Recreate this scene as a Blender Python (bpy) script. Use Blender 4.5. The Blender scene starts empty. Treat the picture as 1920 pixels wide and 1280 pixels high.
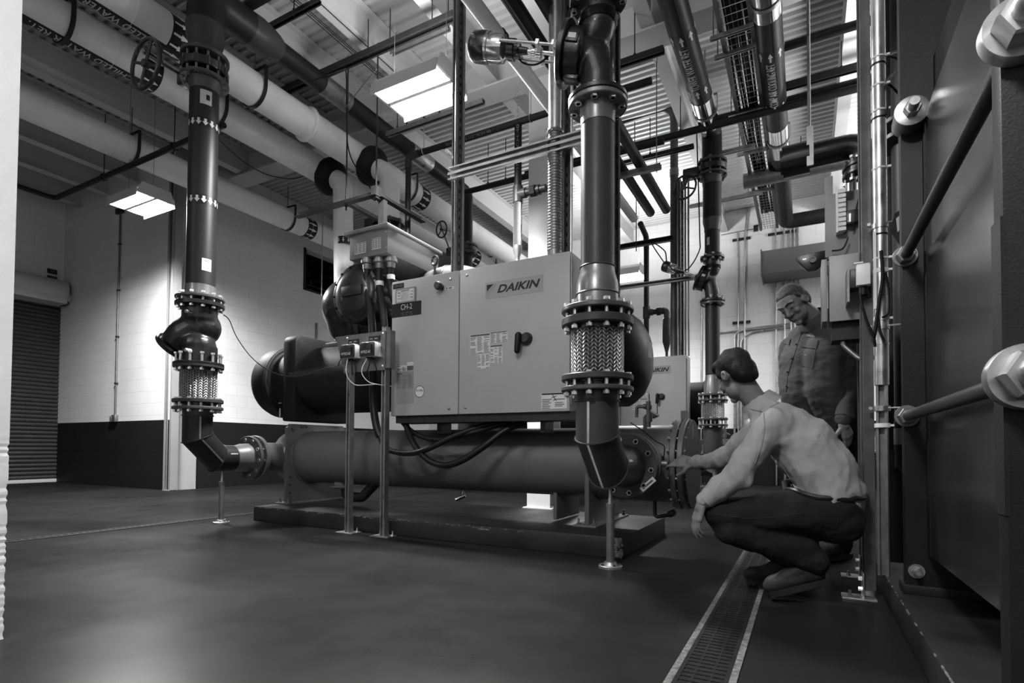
import bpy, bmesh, math, random
from mathutils import Vector, Matrix, noise
PI = math.pi
V = Vector
random.seed(7)
scn = bpy.context.scene
col = scn.collection

# ------------------------------------------------------------------ camera model (1920 x 1280)
FPX, CX, PY, EYE = 1022.0, 960.0, 812.0, 0.73
_yaw, _pit, _rol = math.atan(550/FPX), math.atan(26/FPX), math.radians(.35)
_cy, _sy, _cp, _sp = math.cos(_yaw), math.sin(_yaw), math.cos(_pit), math.sin(_pit)
CF = V((-_sy*_cp, _cy*_cp, _sp)); _r0 = V((_cy, _sy, 0)); _u0 = V((_sy*_sp, -_cy*_sp, _cp))
CR = math.cos(_rol)*_r0 + math.sin(_rol)*_u0
CU = math.cos(_rol)*_u0 - math.sin(_rol)*_r0
def at(u, v, X=None, Y=None, Z=None):
    """world point seen at pixel (u,v) of the survey, on the plane X=, Y= or Z="""
    d = CF + (u-CX)/FPX*CR + (PY-v)/FPX*CU
    t = X/d.x if X is not None else Y/d.y if Y is not None else (Z-EYE)/d.z
    return V((0, 0, EYE)) + d*t
cam = bpy.data.cameras.new('camera')
cam.sensor_width = 36; cam.lens = 36*FPX/1920
cam.shift_y = (PY-640)/1920; cam.clip_start = .02
co = bpy.data.objects.new('camera', cam); col.objects.link(co)
co.matrix_world = Matrix((( CR.x, CU.x, -CF.x, 0), (CR.y, CU.y, -CF.y, 0), (CR.z, CU.z, -CF.z, EYE), (0, 0, 0, 1)))
scn.camera = co

# ------------------------------------------------------------------ materials
def _nt(name):
    m = bpy.data.materials.new(name); m.use_nodes = True
    return m, m.node_tree.nodes, m.node_tree.links, m.node_tree.nodes['Principled BSDF']
def g(v): return (v, v, v, 1)
MATS = {}
def mat(name, val, rough=.5, metal=0., var=.12, scale=8., bump=0., bscale=60., coat=0., spec=None, rvar=.0):
    if spec is None: spec = .22 if val < .06 else .4
    if name in MATS: return MATS[name]
    m, N, L, b = _nt(name)
    tc = N.new('ShaderNodeTexCoord')
    n = N.new('ShaderNodeTexNoise'); n.inputs['Scale'].default_value = scale; n.inputs['Detail'].default_value = 6
    L.new(tc.outputs['Object'], n.inputs['Vector'])
    r = N.new('ShaderNodeValToRGB')
    r.color_ramp.elements[0].position = .3; r.color_ramp.elements[1].position = .7
    r.color_ramp.elements[0].color = g(val*(1-var)); r.color_ramp.elements[1].color = g(min(1, val*(1+var)))
    L.new(n.outputs['Fac'], r.inputs['Fac']); L.new(r.outputs['Color'], b.inputs['Base Color'])
    b.inputs['Roughness'].default_value = rough; b.inputs['Metallic'].default_value = metal
    b.inputs['Coat Weight'].default_value = coat; b.inputs['Specular IOR Level'].default_value = spec
    if rvar:
        mr = N.new('ShaderNodeMapRange'); L.new(n.outputs['Fac'], mr.inputs['Value'])
        mr.inputs['From Min'].default_value = .3; mr.inputs['From Max'].default_value = .7
        mr.inputs['To Min'].default_value = rough-rvar; mr.inputs['To Max'].default_value = rough+rvar
        L.new(mr.outputs['Result'], b.inputs['Roughness'])
    if bump:
        n2 = N.new('ShaderNodeTexNoise'); n2.inputs['Scale'].default_value = bscale; n2.inputs['Detail'].default_value = 4
        L.new(tc.outputs['Object'], n2.inputs['Vector'])
        bp = N.new('ShaderNodeBump'); bp.inputs['Strength'].default_value = bump; bp.inputs['Distance'].default_value = .004
        L.new(n2.outputs['Fac'], bp.inputs['Height']); L.new(bp.outputs['Normal'], b.inputs['Normal'])
    MATS[name] = m
    return m
def wallmat(name, axis, white, dark, zsplit=1.14):
    m, N, L, b = _nt(name)
    tc = N.new('ShaderNodeTexCoord'); sp = N.new('ShaderNodeSeparateXYZ'); L.new(tc.outputs['Object'], sp.inputs[0])
    cb = N.new('ShaderNodeCombineXYZ'); L.new(sp.outputs[axis], cb.inputs[0]); L.new(sp.outputs['Z'], cb.inputs[1])
    br = N.new('ShaderNodeTexBrick'); L.new(cb.outputs[0], br.inputs['Vector'])
    br.inputs['Scale'].default_value = 1; br.inputs['Brick Width'].default_value = .406; br.inputs['Row Height'].default_value = .203
    br.inputs['Mortar Size'].default_value = .004; br.inputs['Mortar Smooth'].default_value = .6
    br.inputs['Color1'].default_value = g(1); br.inputs['Color2'].default_value = g(.97); br.inputs['Mortar'].default_value = g(.8)
    n = N.new('ShaderNodeTexNoise'); n.inputs['Scale'].default_value = 1.2; n.inputs['Detail'].default_value = 8
    L.new(tc.outputs['Object'], n.inputs['Vector'])
    mr = N.new('ShaderNodeMapRange'); L.new(n.outputs['Fac'], mr.inputs['Value'])
    mr.inputs['To Min'].default_value = .86; mr.inputs['To Max'].default_value = 1.08
    gt = N.new('ShaderNodeMath'); gt.operation = 'GREATER_THAN'; L.new(sp.outputs['Z'], gt.inputs[0]); gt.inputs[1].default_value = zsplit
    mv = N.new('ShaderNodeMapRange'); L.new(gt.outputs[0], mv.inputs['Value'])
    mv.inputs['To Min'].default_value = dark; mv.inputs['To Max'].default_value = white
    m1 = N.new('ShaderNodeMath'); m1.operation = 'MULTIPLY'; L.new(mv.outputs[0], m1.inputs[0]); L.new(mr.outputs[0], m1.inputs[1])
    mx = N.new('ShaderNodeVectorMath'); mx.operation = 'SCALE'; L.new(br.outputs['Color'], mx.inputs[0]); L.new(m1.outputs[0], mx.inputs['Scale'])
    L.new(mx.outputs[0], b.inputs['Base Color']); b.inputs['Roughness'].default_value = .55; b.inputs['Specular IOR Level'].default_value = .15
    bp = N.new('ShaderNodeBump'); bp.inputs['Strength'].default_value = .35; bp.inputs['Distance'].default_value = .006
    L.new(br.outputs['Fac'], bp.inputs['Height']); bp.invert = True
    n3 = N.new('ShaderNodeTexNoise'); n3.inputs['Scale'].default_value = 90; L.new(tc.outputs['Object'], n3.inputs['Vector'])
    bp2 = N.new('ShaderNodeBump'); bp2.inputs['Strength'].default_value = .15; bp2.inputs['Distance'].default_value = .003
    L.new(n3.outputs['Fac'], bp2.inputs['Height']); L.new(bp.outputs['Normal'], bp2.inputs['Normal'])
    L.new(bp2.outputs['Normal'], b.inputs['Normal'])
    return m
def floormat():
    m, N, L, b = _nt('painted_concrete')
    tc = N.new('ShaderNodeTexCoord')
    n = N.new('ShaderNodeTexNoise'); n.inputs['Scale'].default_value = .9; n.inputs['Detail'].default_value = 10; n.inputs['Roughness'].default_value = .65
    L.new(tc.outputs['Object'], n.inputs['Vector'])
    r = N.new('ShaderNodeValToRGB'); r.color_ramp.elements[0].position = .3; r.color_ramp.elements[1].position = .72
    r.color_ramp.elements[0].color = g(.009); r.color_ramp.elements[1].color = g(.016)
    L.new(n.outputs['Fac'], r.inputs['Fac'])
    # small dark nicks and pale scuffs
    vo = N.new('ShaderNodeTexVoronoi'); vo.inputs['Scale'].default_value = 1.3; L.new(tc.outputs['Object'], vo.inputs['Vector'])
    sc = N.new('ShaderNodeTexNoise'); sc.inputs['Scale'].default_value = 35; sc.inputs['Detail'].default_value = 5; L.new(tc.outputs['Object'], sc.inputs['Vector'])
    lt = N.new('ShaderNodeMath'); lt.operation = 'LESS_THAN'; lt.inputs[1].default_value = .022; L.new(vo.outputs['Distance'], lt.inputs[0])
    mx = N.new('ShaderNodeMix'); mx.data_type = 'RGBA'; L.new(lt.outputs[0], mx.inputs['Factor'])
    L.new(r.outputs['Color'], mx.inputs['A']); mx.inputs['B'].default_value = g(.008)
    rr = N.new('ShaderNodeMapRange'); L.new(n.outputs['Fac'], rr.inputs['Value']); rr.inputs['From Min'].default_value = .3; rr.inputs['From Max'].default_value = .7
    rr.inputs['To Min'].default_value = .25; rr.inputs['To Max'].default_value = .36
    bp = N.new('ShaderNodeBump'); bp.inputs['Strength'].default_value = .06; bp.inputs['Distance'].default_value = .003
    ad = N.new('ShaderNodeTexNoise'); ad.inputs['Scale'].default_value = 6; ad.inputs['Detail'].default_value = 9; L.new(tc.outputs['Object'], ad.inputs['Vector'])
    L.new(ad.outputs['Fac'], bp.inputs['Height'])
    df = N.new('ShaderNodeBsdfDiffuse'); gl = N.new('ShaderNodeBsdfGlossy'); ms = N.new('ShaderNodeMixShader')
    L.new(mx.outputs['Result'], df.inputs['Color']); gl.inputs['Color'].default_value = g(.9); L.new(rr.outputs[0], gl.inputs['Roughness'])
    L.new(bp.outputs['Normal'], df.inputs['Normal']); L.new(bp.outputs['Normal'], gl.inputs['Normal']); ms.inputs['Fac'].default_value = .05
    L.new(df.outputs[0], ms.inputs[1]); L.new(gl.outputs[0], ms.inputs[2]); N.remove(b)
    L.new(ms.outputs[0], N['Material Output'].inputs['Surface'])
    return m
def braidmat():
    m, N, L, b = _nt('steel_braid')
    def M(op, a, bb=None):
        n = N.new('ShaderNodeMath'); n.operation = op
        for i, x in enumerate((a, bb)):
            if x is None: continue
            if isinstance(x, (int, float)): n.inputs[i].default_value = x
            else: L.new(x, n.inputs[i])
        return n.outputs[0]
    tc = N.new('ShaderNodeTexCoord'); sp = N.new('ShaderNodeSeparateXYZ'); L.new(tc.outputs['Object'], sp.inputs[0])
    at_ = N.new('ShaderNodeAttribute'); at_.attribute_name = 'ang'
    U = M('MULTIPLY', at_.outputs['Fac'], 42.0)
    fu = M('FRACT', U); c2 = M('GREATER_THAN', M('FRACT', M('MULTIPLY', U, .5)), .5)
    sg = M('SUBTRACT', M('MULTIPLY', c2, 2.0), 1.0)
    s = M('FRACT', M('ADD', M('MULTIPLY', sp.outputs['Z'], 44.0), M('MULTIPLY', sg, fu)))
    tri = M('SUBTRACT', 1.0, M('ABSOLUTE', M('SUBTRACT', M('MULTIPLY', s, 2.0), 1.0)))
    tu = M('SUBTRACT', 1.0, M('ABSOLUTE', M('SUBTRACT', M('MULTIPLY', fu, 2.0), 1.0)))
    h = M('MULTIPLY', M('POWER', tri, .5), M('POWER', tu, .35))
    r = N.new('ShaderNodeValToRGB'); r.color_ramp.elements[0].position = .15; r.color_ramp.elements[1].position = .75
    r.color_ramp.elements[0].color = g(.02); r.color_ramp.elements[1].color = g(.62)
    L.new(h, r.inputs['Fac']); L.new(r.outputs['Color'], b.inputs['Base Color'])
    b.inputs['Metallic'].default_value = .85; b.inputs['Roughness'].default_value = .38
    bp = N.new('ShaderNodeBump'); bp.inputs['Strength'].default_value = 1.0; bp.inputs['Distance'].default_value = .02
    L.new(h, bp.inputs['Height']); L.new(bp.outputs['Normal'], b.inputs['Normal'])
    return m
def emit(name, strength):
    m, N, L, b = _nt(name)
    b.inputs['Base Color'].default_value = g(.9); b.inputs['Emission Color'].default_value = g(1)
    n = N.new('ShaderNodeTexNoise'); n.inputs['Scale'].default_value = 3
    mr = N.new('ShaderNodeMapRange'); L.new(n.outputs['Fac'], mr.inputs['Value'])
    mr.inputs['To Min'].default_value = strength*.95; mr.inputs['To Max'].default_value = strength*1.05
    L.new(mr.outputs[0], b.inputs['Emission Strength'])
    return m
K = dict(
 white=mat('white_paint', .5, .5, 0, .04, 3, .05, 80), insul=mat('white_jacket', .78, .55, 0, .06, 4, .25, 25),
 deck=mat('deck_paint', .45, .5, 0, .05, 5), beam=mat('beam_paint', .5, .5, 0, .04, 3),
 grey=mat('cabinet_grey', .30, .45, 0, .03, 5, .04, 300), grey2=mat('vessel_grey', .092, .42, 0, .06, 6, .08, 120),
 black=mat('black_paint', .010, .30, 0, .2, 8, .05, 60, .3, .5), blackm=mat('matte_black', .009, .6, 0, .25, 10, .25, 90),
 rubber=mat('rubber_black', .007, .42, 0, .2, 12, .1, 50), iron=mat('cast_iron_black', .010, .3, 0, .25, 14, .35, 120, .25, .35),
 pipe=mat('pipe_black', .013, .45, 0, .15, 6, .05, 40, .0), pipeg=mat('pipe_dark_grey', .036, .42, 0, .12, 8, .06, 60),
 flange=mat('flange_grey', .06, .35, .2, .15, 10, .05, 60), flangel=mat('flange_light', .16, .32, .5, .12, 10, .05, 60),
 galv=mat('galvanised_steel', .48, .36, .9, .2, 14, .05, 50, rvar=.1), galvd=mat('galvanised_dull', .19, .42, .7, .2, 16, .05, 50),
 zinc=mat('zinc_bolt', .85, .28, .9, .1, 30), chrome=mat('polished_steel', .85, .16, 1, .08, 20), strut=mat('dark_strut', .028, .42, .3, .2, 12),
 copper=mat('painted_pipe', .07, .42, .2, .15, 9), sticker=mat('sticker_white', .50, .5, 0, .04, 12), ink=mat('ink_black', .015, .5, 0, .1, 12), inkg=mat('ink_grey', .07, .5, 0, .1, 12),
 stick_g=mat('sticker_grey', .2, .4, 0, .05, 12), pad=mat('pad_concrete', .017, .45, 0, .25, 4, .3, 30, rvar=.1),
 chip=mat('chipped_concrete', .10, .8, 0, .6, 45, .9, 70), plas=mat('plastic_white', .72, .4, 0, .03, 12), plasd=mat('plastic_dark', .03, .35, 0, .1, 12),
 shroud=mat('brushed_shroud', .09, .24, .85, .06, 2, .0, 20, rvar=.03), frame=mat('frame_paint', .011, .5, 0, .2, 7, .22, 150, .0),
 door=mat('shutter_paint', .045, .45, .2, .1, 5), grate=mat('grate_iron', .012, .5, .4, .4, 40, .3, 80),
 skin=mat('skin', .15, .5, 0, .1, 18, .15, 130), hair=mat('hair_dark', .009, .55, 0, .5, 90, .9, 180), hairg=mat('hair_grey', .05, .6, 0, .75, 120, .9, 220),
 shirt=mat('shirt_light', .26, .85, 0, .08, 14, .35, 220), shirtd=mat('shirt_dark', .045, .85, 0, .14, 14, .35, 220), seam=mat('shirt_seam', .19, .85, 0, .1, 14),
 seamd=mat('shirt_seam_dark', .022, .85, 0, .1, 14),
 jean=mat('denim', .009, .85, 0, .35, 10, .4, 260), boot=mat('boot_leather', .022, .6, 0, .4, 16, .5, 60), sole=mat('boot_sole', .016, .7, 0, .3, 20, .4, 60),
 belt=mat('belt_leather', .012, .4, 0, .2, 20), eye=mat('eye_dark', .02, .2, 0, .1, 10), braid=braidmat(), floor=floormat(),
 lens=emit('lamp_lens', 9.), screen=mat('screen', .5, .2, 0, .3, 20), clear=mat('clear_housing', .5, .12, .75, .35, 30))

# ------------------------------------------------------------------ mesh building
def frame_of(ax):
    ax = V(ax).normalized()
    h = V((0, 0, 1)) if abs(ax.z) < .9 else V((1, 0, 0))
    a = ax.cross(h).normalized(); b = ax.cross(a).normalized()
    return ax, a, b
def smooth_path(pts, n=8):
    pts = [V(p) for p in pts]; out = []
    for i in range(len(pts)-1):
        p0 = pts[max(i-1, 0)]; p1 = pts[i]; p2 = pts[i+1]; p3 = pts[min(i+2, len(pts)-1)]
        for k in range(n):
            t = k/n
            out.append(.5*((2*p1)+(p2-p0)*t+(2*p0-5*p1+4*p2-p3)*t*t+(3*p1-p0-3*p2+p3)*t**3))
    out.append(pts[-1]); return out
def elbow_path(pts, r, n=7):
    """straight legs with filleted corners"""
    pts = [V(p) for p in pts]; out = [pts[0]]
    for i in range(1, len(pts)-1):
        a, b, c = pts[i-1], pts[i], pts[i+1]
        d1 = (a-b).normalized(); d2 = (c-b).normalized()
        th = d1.angle(d2)
        t = min(r/math.tan(th/2), (a-b).length*.49, (c-b).length*.49)
        p, q = b+d1*t, b+d2*t
        for k in range(n+1):
            s = k/n; out.append((1-s)**2*p + 2*s*(1-s)*b + s*s*q)
    out.append(pts[-1]); return out
class MB:
    def __init__(s): s.v = []; s.f = []
    def add(s, vs, fs):
        o = len(s.v); s.v += [V(x) for x in vs]; s.f += [tuple(i+o for i in f) for f in fs]; return s
    def box(s, c, d, rz=0, rot=None):
        c = V(c); M3 = rot if rot else Matrix.Rotation(rz, 3, 'Z')
        vs = [c + M3 @ V((x*d[0]/2, y*d[1]/2, z*d[2]/2)) for x in (-1, 1) for y in (-1, 1) for z in (-1, 1)]
        return s.add(vs, [(0, 1, 3, 2), (4, 6, 7, 5), (0, 4, 5, 1), (2, 3, 7, 6), (0, 2, 6, 4), (1, 5, 7, 3)])
    def bx(s, x0, x1, y0, y1, z0, z1): return s.box(((x0+x1)/2, (y0+y1)/2, (z0+z1)/2), (abs(x1-x0), abs(y1-y0), abs(z1-z0)))
    def lathe(s, p0, ax, prof, seg=28, cap=True):
        p0 = V(p0); ax, a, b = frame_of(ax); vs = []; fs = []
        for t, r in prof:
            for k in range(seg):
                w = 2*PI*k/seg; vs.append(p0+ax*t+(a*math.cos(w)+b*math.sin(w))*r)
        for i in range(len(prof)-1):
            for k in range(seg):
                k2 = (k+1) % seg; fs.append((i*seg+k, i*seg+k2, (i+1)*seg+k2, (i+1)*seg+k))
        if cap:
            fs.append(tuple(range(seg-1, -1, -1))); fs.append(tuple((len(prof)-1)*seg+k for k in range(seg)))
        return s.add(vs, fs)
    def cyl(s, p0, p1, r, r2=None, seg=20):
        p0 = V(p0); p1 = V(p1); return s.lathe(p0, p1-p0, [(0, r), ((p1-p0).length, r if r2 is None else r2)], seg)
    def disc(s, c, ax, R, th, bev=.004, seg=36):
        return s.lathe(V(c)-V(ax).normalized()*th/2, ax, [(0, R-bev), (bev, R), (th-bev, R), (th, R-bev)], seg)
    def ring(s, c, ax, R, ri, th, seg=36):
        ax, a, b = frame_of(ax); c = V(c); pr = [(-th/2, ri), (-th/2, R), (th/2, R), (th/2, ri)]; vs = []; fs = []
        for t, r in pr:
            for k in range(seg): w = 2*PI*k/seg; vs.append(c+ax*t+(a*math.cos(w)+b*math.sin(w))*r)
        for i in range(4):
            for k in range(seg):
                k2 = (k+1) % seg; j = (i+1) % 4; fs.append((i*seg+k, i*seg+k2, j*seg+k2, j*seg+k))
        return s.add(vs, fs)
    def tube(s, pts, r, seg=10, cap=True):
        pts = [V(p) for p in pts]; n = len(pts); vs = []; fs = []
        t0 = (pts[1]-pts[0]).normalized(); _, a, _b = frame_of(t0)
        for i, p in enumerate(pts):
            t = (pts[min(i+1, n-1)]-pts[max(i-1, 0)]).normalized()
            a = (a - t*a.dot(t)).normalized(); b = t.cross(a)
            rr = r[i] if isinstance(r, (list, tuple)) else r
            for k in range(seg): w = 2*PI*k/seg; vs.append(p+(a*math.cos(w)+b*math.sin(w))*rr)
        for i in range(n-1):
            for k in range(seg):
                k2 = (k+1) % seg; fs.append((i*seg+k, i*seg+k2, (i+1)*seg+k2, (i+1)*seg+k))
        if cap: fs.append(tuple(range(seg-1, -1, -1))); fs.append(tuple((n-1)*seg+k for k in range(seg)))
        return s.add(vs, fs)
    def ball(s, c, r, seg=16, rot=None):
        c = V(c); r = (r, r, r) if isinstance(r, (int, float)) else r; R3 = rot or Matrix.Identity(3); vs = []; fs = []; h = seg//2
        for i in range(1, h):
            p = PI*i/h
            for k in range(seg):
                w = 2*PI*k/seg; vs.append(c+R3 @ V((r[0]*math.sin(p)*math.cos(w), r[1]*math.sin(p)*math.sin(w), r[2]*math.cos(p))))
        n = len(vs); vs += [c+R3 @ V((0, 0, r[2])), c-R3 @ V((0, 0, r[2]))]
        for i in range(h-2):
            for k in range(seg):
                k2 = (k+1) % seg; fs.append((i*seg+k, (i+1)*seg+k, (i+1)*seg+k2, i*seg+k2))
        for k in range(seg):
            k2 = (k+1) % seg; fs.append((n, k, k2)); fs.append((n+1, (h-2)*seg+k2, (h-2)*seg+k))
        return s.add(vs, fs)
    def cap(s, p0, r0, p1, r1, seg=16):
        """tapered capsule"""
        p0 = V(p0); p1 = V(p1); L = (p1-p0).length
        if L < 1e-5: return s.ball(p0, r0, seg)
        pr = [(-r0*math.cos(a), max(r0*math.sin(a), 1e-4)) for a in [PI/2*k/5 for k in range(5)]]+[(0, r0), (L, r1)]
        pr += [(L+r1*math.sin(a), max(r1*math.cos(a), 1e-4)) for a in [PI/2*k/5 for k in range(1, 6)]]
        return s.lathe(p0, p1-p0, pr, seg)
    def chain(s, pts, rs, seg=16):
        for i in range(len(pts)-1): s.cap(pts[i], rs[i], pts[i+1], rs[i+1], seg)
        return s
    def prism(s, poly, o, ex, ey, ez, d0, d1):
        o = V(o); ex = V(ex); ey = V(ey); ez = V(ez); n = len(poly)
        vs = [o+ex*x+ey*y+ez*d0 for x, y in poly]+[o+ex*x+ey*y+ez*d1 for x, y in poly]
        fs = [tuple(range(n-1, -1, -1)), tuple(range(n, 2*n))]+[(i, (i+1) % n, n+(i+1) % n, n+i) for i in range(n)]
        return s.add(vs, fs)
    def torus(s, c, ax, R, r, seg=28, s2=8, a0=0, a1=2*PI):
        ax, a, b = frame_of(ax); c = V(c); full = a1-a0 > 2*PI-.01; m = seg if full else seg+1
        pts = [c+(a*math.cos(a0+(a1-a0)*k/seg)+b*math.sin(a0+(a1-a0)*k/seg))*R for k in range(m)]
        if full: pts += [pts[0], pts[1]]
        return s.tube(pts, r, s2, not full)
    def channel(s, p0, p1, w, d, up, th=.003):
        """C strut from p0 to p1, open side toward 'up'; w wide, d deep"""
        p0 = V(p0); p1 = V(p1); t = (p1-p0).normalized(); up = V(up); up = (up-t*up.dot(t)).normalized(); sd = t.cross(up)
        L = (p1-p0).length; o = p0
        poly = [(-w/2, -d/2), (w/2, -d/2), (w/2, d/2), (w*.26, d/2), (w*.26, d/2-.006), (w/2-th, d/2-.006), (w/2-th, -d/2+th), (-w/2+th, -d/2+th), (-w/2+th, d/2-.006), (-w*.26, d/2-.006), (-w*.26, d/2), (-w/2, d/2)]
        return s.prism(poly, o, sd, up, t, 0, L)
    def ibeam(s, p0, p1, w, h, tf=.014, tw=.009):
        p0 = V(p0); p1 = V(p1); t = (p1-p0).normalized(); up = V((0, 0, 1)) if abs(t.z) < .9 else V((0, 1, 0)); sd = t.cross(up)
        a, b, c = w/2, h/2, tw/2
        poly = [(-a, -b), (a, -b), (a, -b+tf), (c, -b+tf), (c, b-tf), (a, b-tf), (a, b), (-a, b), (-a, b-tf), (-c, b-tf), (-c, -b+tf), (-a, -b+tf)]
        return s.prism(poly, p0, sd, up, t, 0, (p1-p0).length)
    def mapped(s, vf, fn): return s.add([fn(*p) for p in vf[0]], vf[1])
def text_vf(body, size, shear=0., bold=0., cuts=None, sx=1., align='LEFT'):
    c = bpy.data.curves.new('t', 'FONT'); c.body = body; c.size = size; c.shear = shear; c.offset = bold; c.fill_mode = 'FRONT'; c.align_x = align; c.resolution_u = 3
    o = bpy.data.objects.new('t', c); me = o.to_mesh(); bm = bmesh.new(); bm.from_mesh(me)
    if cuts:
        for y in cuts: bmesh.ops.bisect_plane(bm, geom=bm.verts[:]+bm.edges[:]+bm.faces[:], plane_co=(0, y, 0), plane_no=(0, 1, 0))
    bm.verts.index_update(); vs = [(v.co.x*sx, v.co.y) for v in bm.verts]; fs = [tuple(v.index for v in f.verts) for f in bm.faces]
    bm.free(); o.to_mesh_clear(); bpy.data.objects.remove(o); bpy.data.curves.remove(c)
    return vs, fs
def rotv(v, p): return p
def root_of(o):
    while o.parent: o = o.parent
    return o
def link(name, me, m, parent):
    o = bpy.data.objects.new(name, me); col.objects.link(o)
    if parent is not None: o.parent = parent
    if m is not None: me.materials.clear(); me.materials.append(m)
    return o
def build(name, mb, m, parent=None, label=None, cat=None, group=None, kind=None, bevel=0, smooth=40, ang=None, base=None):
    me = bpy.data.meshes.new(name)
    if parent is not None: off = root_of(parent).location.copy()
    elif base is not None: off = V(base)
    elif kind == 'structure': off = V((0, 0, 0))
    else:
        xs = [v.x for v in mb.v]; ys = [v.y for v in mb.v]; zs = [v.z for v in mb.v]
        off = V(((min(xs)+max(xs))/2, (min(ys)+max(ys))/2, min(zs)))
    me.from_pydata([v-off for v in mb.v], [], mb.f)
    bm = bmesh.new(); bm.from_mesh(me); bmesh.ops.recalc_face_normals(bm, faces=bm.faces)
    if bevel:
        es = [e for e in bm.edges if len(e.link_faces) == 2 and e.calc_face_angle(0) > .6]
        bmesh.ops.bevel(bm, geom=es, offset=bevel, segments=2, affect='EDGES', clamp_overlap=True, profile=.5)
    bm.to_mesh(me); bm.free()
    if smooth:
        me.polygons.foreach_set('use_smooth', [True]*len(me.polygons)); me.set_sharp_from_angle(angle=math.radians(smooth))
    if ang is not None:   # fraction of a turn round a vertical axis, for woven braid
        at_ = me.attributes.new('ang', 'FLOAT', 'POINT')
        at_.data.foreach_set('value', [(math.atan2(v.co.y+off.y-ang[1], v.co.x+off.x-ang[0])/(2*PI)) % 1 for v in me.vertices])
    o = link(name, me, m, parent)
    if parent is None: o.location = off
    tag(o, label, cat, group, kind)
    return o
def tag(o, label=None, cat=None, group=None, kind=None):
    if label: o['label'] = label
    if cat: o['category'] = cat
    if group: o['group'] = group
    if kind: o['kind'] = kind
    return o
def thing(name, label, cat, loc, group=None):
    o = bpy.data.objects.new(name, None); col.objects.link(o); o.location = loc; o.empty_display_size = .1
    return tag(o, label, cat, group)
def dup(root, loc=None, label=None, group=None, scale=None, rz=None):
    r = root.copy(); col.objects.link(r)
    if loc is not None: r.location = loc
    if scale: r.scale = scale
    if rz is not None: r.rotation_euler = (0, 0, rz)
    if label: r['label'] = label
    if group: r['group'] = group
    for ch in list(root.children):
        c = ch.copy(); col.objects.link(c); c.parent = r
        for gch in list(ch.children):
            d = gch.copy(); col.objects.link(d); d.parent = c
    return r
def instances(name, first, offs, parent):
    """further copies of a part, moved by the vectors in offs"""
    for d in offs:
        o = first.copy(); o.location = first.location+V(d); col.objects.link(o); o.parent = parent
def bolts(parent, c, ax, Rb, n, rad, L, m, a0=0., name='bolt', hexr=1.75):
    """bolts round a flange circle as separate parts: shank + two hex heads"""
    ax, a, b = frame_of(ax); c = V(c)
    for k in range(n):
        w = a0+2*PI*k/n; p = c+(a*math.cos(w)+b*math.sin(w))*Rb
        mb = MB().cyl(p-ax*L/2, p+ax*L/2, rad, seg=8)
        for s in (-1, 1): mb.cyl(p+ax*s*(L/2-rad*1.6), p+ax*s*L/2*1.0, rad*hexr, seg=6)
        build(name, mb, m, parent)
S = 'structure'
# ================================================================== THE ROOM
XA, YB, XC, YD, XR, YF, ZC = -12.7, 5.13, -9.03, 12.0, 3.4, -4.2, 5.65
TW = .2
WX = wallmat('block_wall_x', 'X', .76, .011); WY = wallmat('block_wall_y', 'Y', .76, .011)
build('floor', MB().bx(XA-.3, XR+.3, YF-.3, YD+.3, -.15, 0), K['floor'], kind=S)
m = MB().bx(XA-TW, XA, YF, 2.35, 0, ZC); m.bx(XA-TW, XA, 5.18, YB+TW, 0, ZC); m.bx(XA-TW, XA, 2.35, 5.18, 3.40, ZC)
build('wall_left', m, WY, kind=S)
build('wall_recess', MB().bx(XA-TW, XC-.02, YB, YB+TW, 0, ZC), WX, kind=S)
m = MB().bx(XC-TW, XC, YB+TW, 7.75, 0, ZC); m.bx(XC-TW, XC, 7.75, 9.1, 0, 3.95); m.bx(XC-TW, XC, 7.75, 9.1, 4.78, ZC); m.bx(XC-TW, XC, 9.1, YD, 0, ZC)
build('wall_left_rear', m, WY, kind=S)
build('wall_back', MB().bx(XC-TW, XR+TW, YD, YD+TW, 0, ZC), WX, kind=S)
build('wall_right', MB().bx(XR, XR+TW, YF, YD, 0, ZC), WY, kind=S)
build('wall_front', MB().bx(XA-TW, XR+TW, YF-TW, YF, 0, ZC), WX, kind=S)
# near wall end on the left, with its chipped corner
m = MB(); e = []
y0, y1 = .24, .915
zs = [i*.012 for i in range(70)]+[ZC]
rng = random.Random(3); prev = 0
pr = []
for z in zs:
    c = rng.choice([0, 0, 0, .001, .003, .005]) if z < .75 else 0
    pr.append((-2.65-c*.6, y1-c, z))
vs = []; fs = []
for x, y, z in pr: vs += [(x, y, z), (x-.02, y+.0, z)]
base_ = len(vs)
mm = MB()
for i in range(len(pr)-1):
    (x, y, z), (x2, y2, z2) = pr[i], pr[i+1]
    mm.add([(x, y, z), (x2, y2, z2), (x2, y0, z2), (x, y0, z)], [(0, 1, 2, 3)])          # face towards +x
    mm.add([(x, y, z), (x2, y2, z2), (-2.97, y2, z2), (-2.97, y, z)], [(3, 2, 1, 0)])    # end face
mm.bx(-3.0, -2.68, y0, y1-.03, 0, ZC)
build('wall_near_left', mm, mat('near_wall', .8, .6, 0, .05, 5, .4, 50), kind=S, smooth=0)
# pilaster and steel channel on the corner of the recess
build('trim_1', MB().bx(XC-.02, XC+.03, YB+.02, YB+.42, 0, ZC), mat('trim_paint', .34, .6, 0, .05, 4), kind=S)
build('trim_2', MB().channel((-9.0, YB+.0, 0), (-9.0, YB+.0, ZC), .2, .12, (0, -1, 0), .012).bx(-9.10, -8.90, YB-.07, YB+.05, 0, .01), mat('trim_steel', .24, .5, 0, .05, 4), kind=S)
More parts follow.
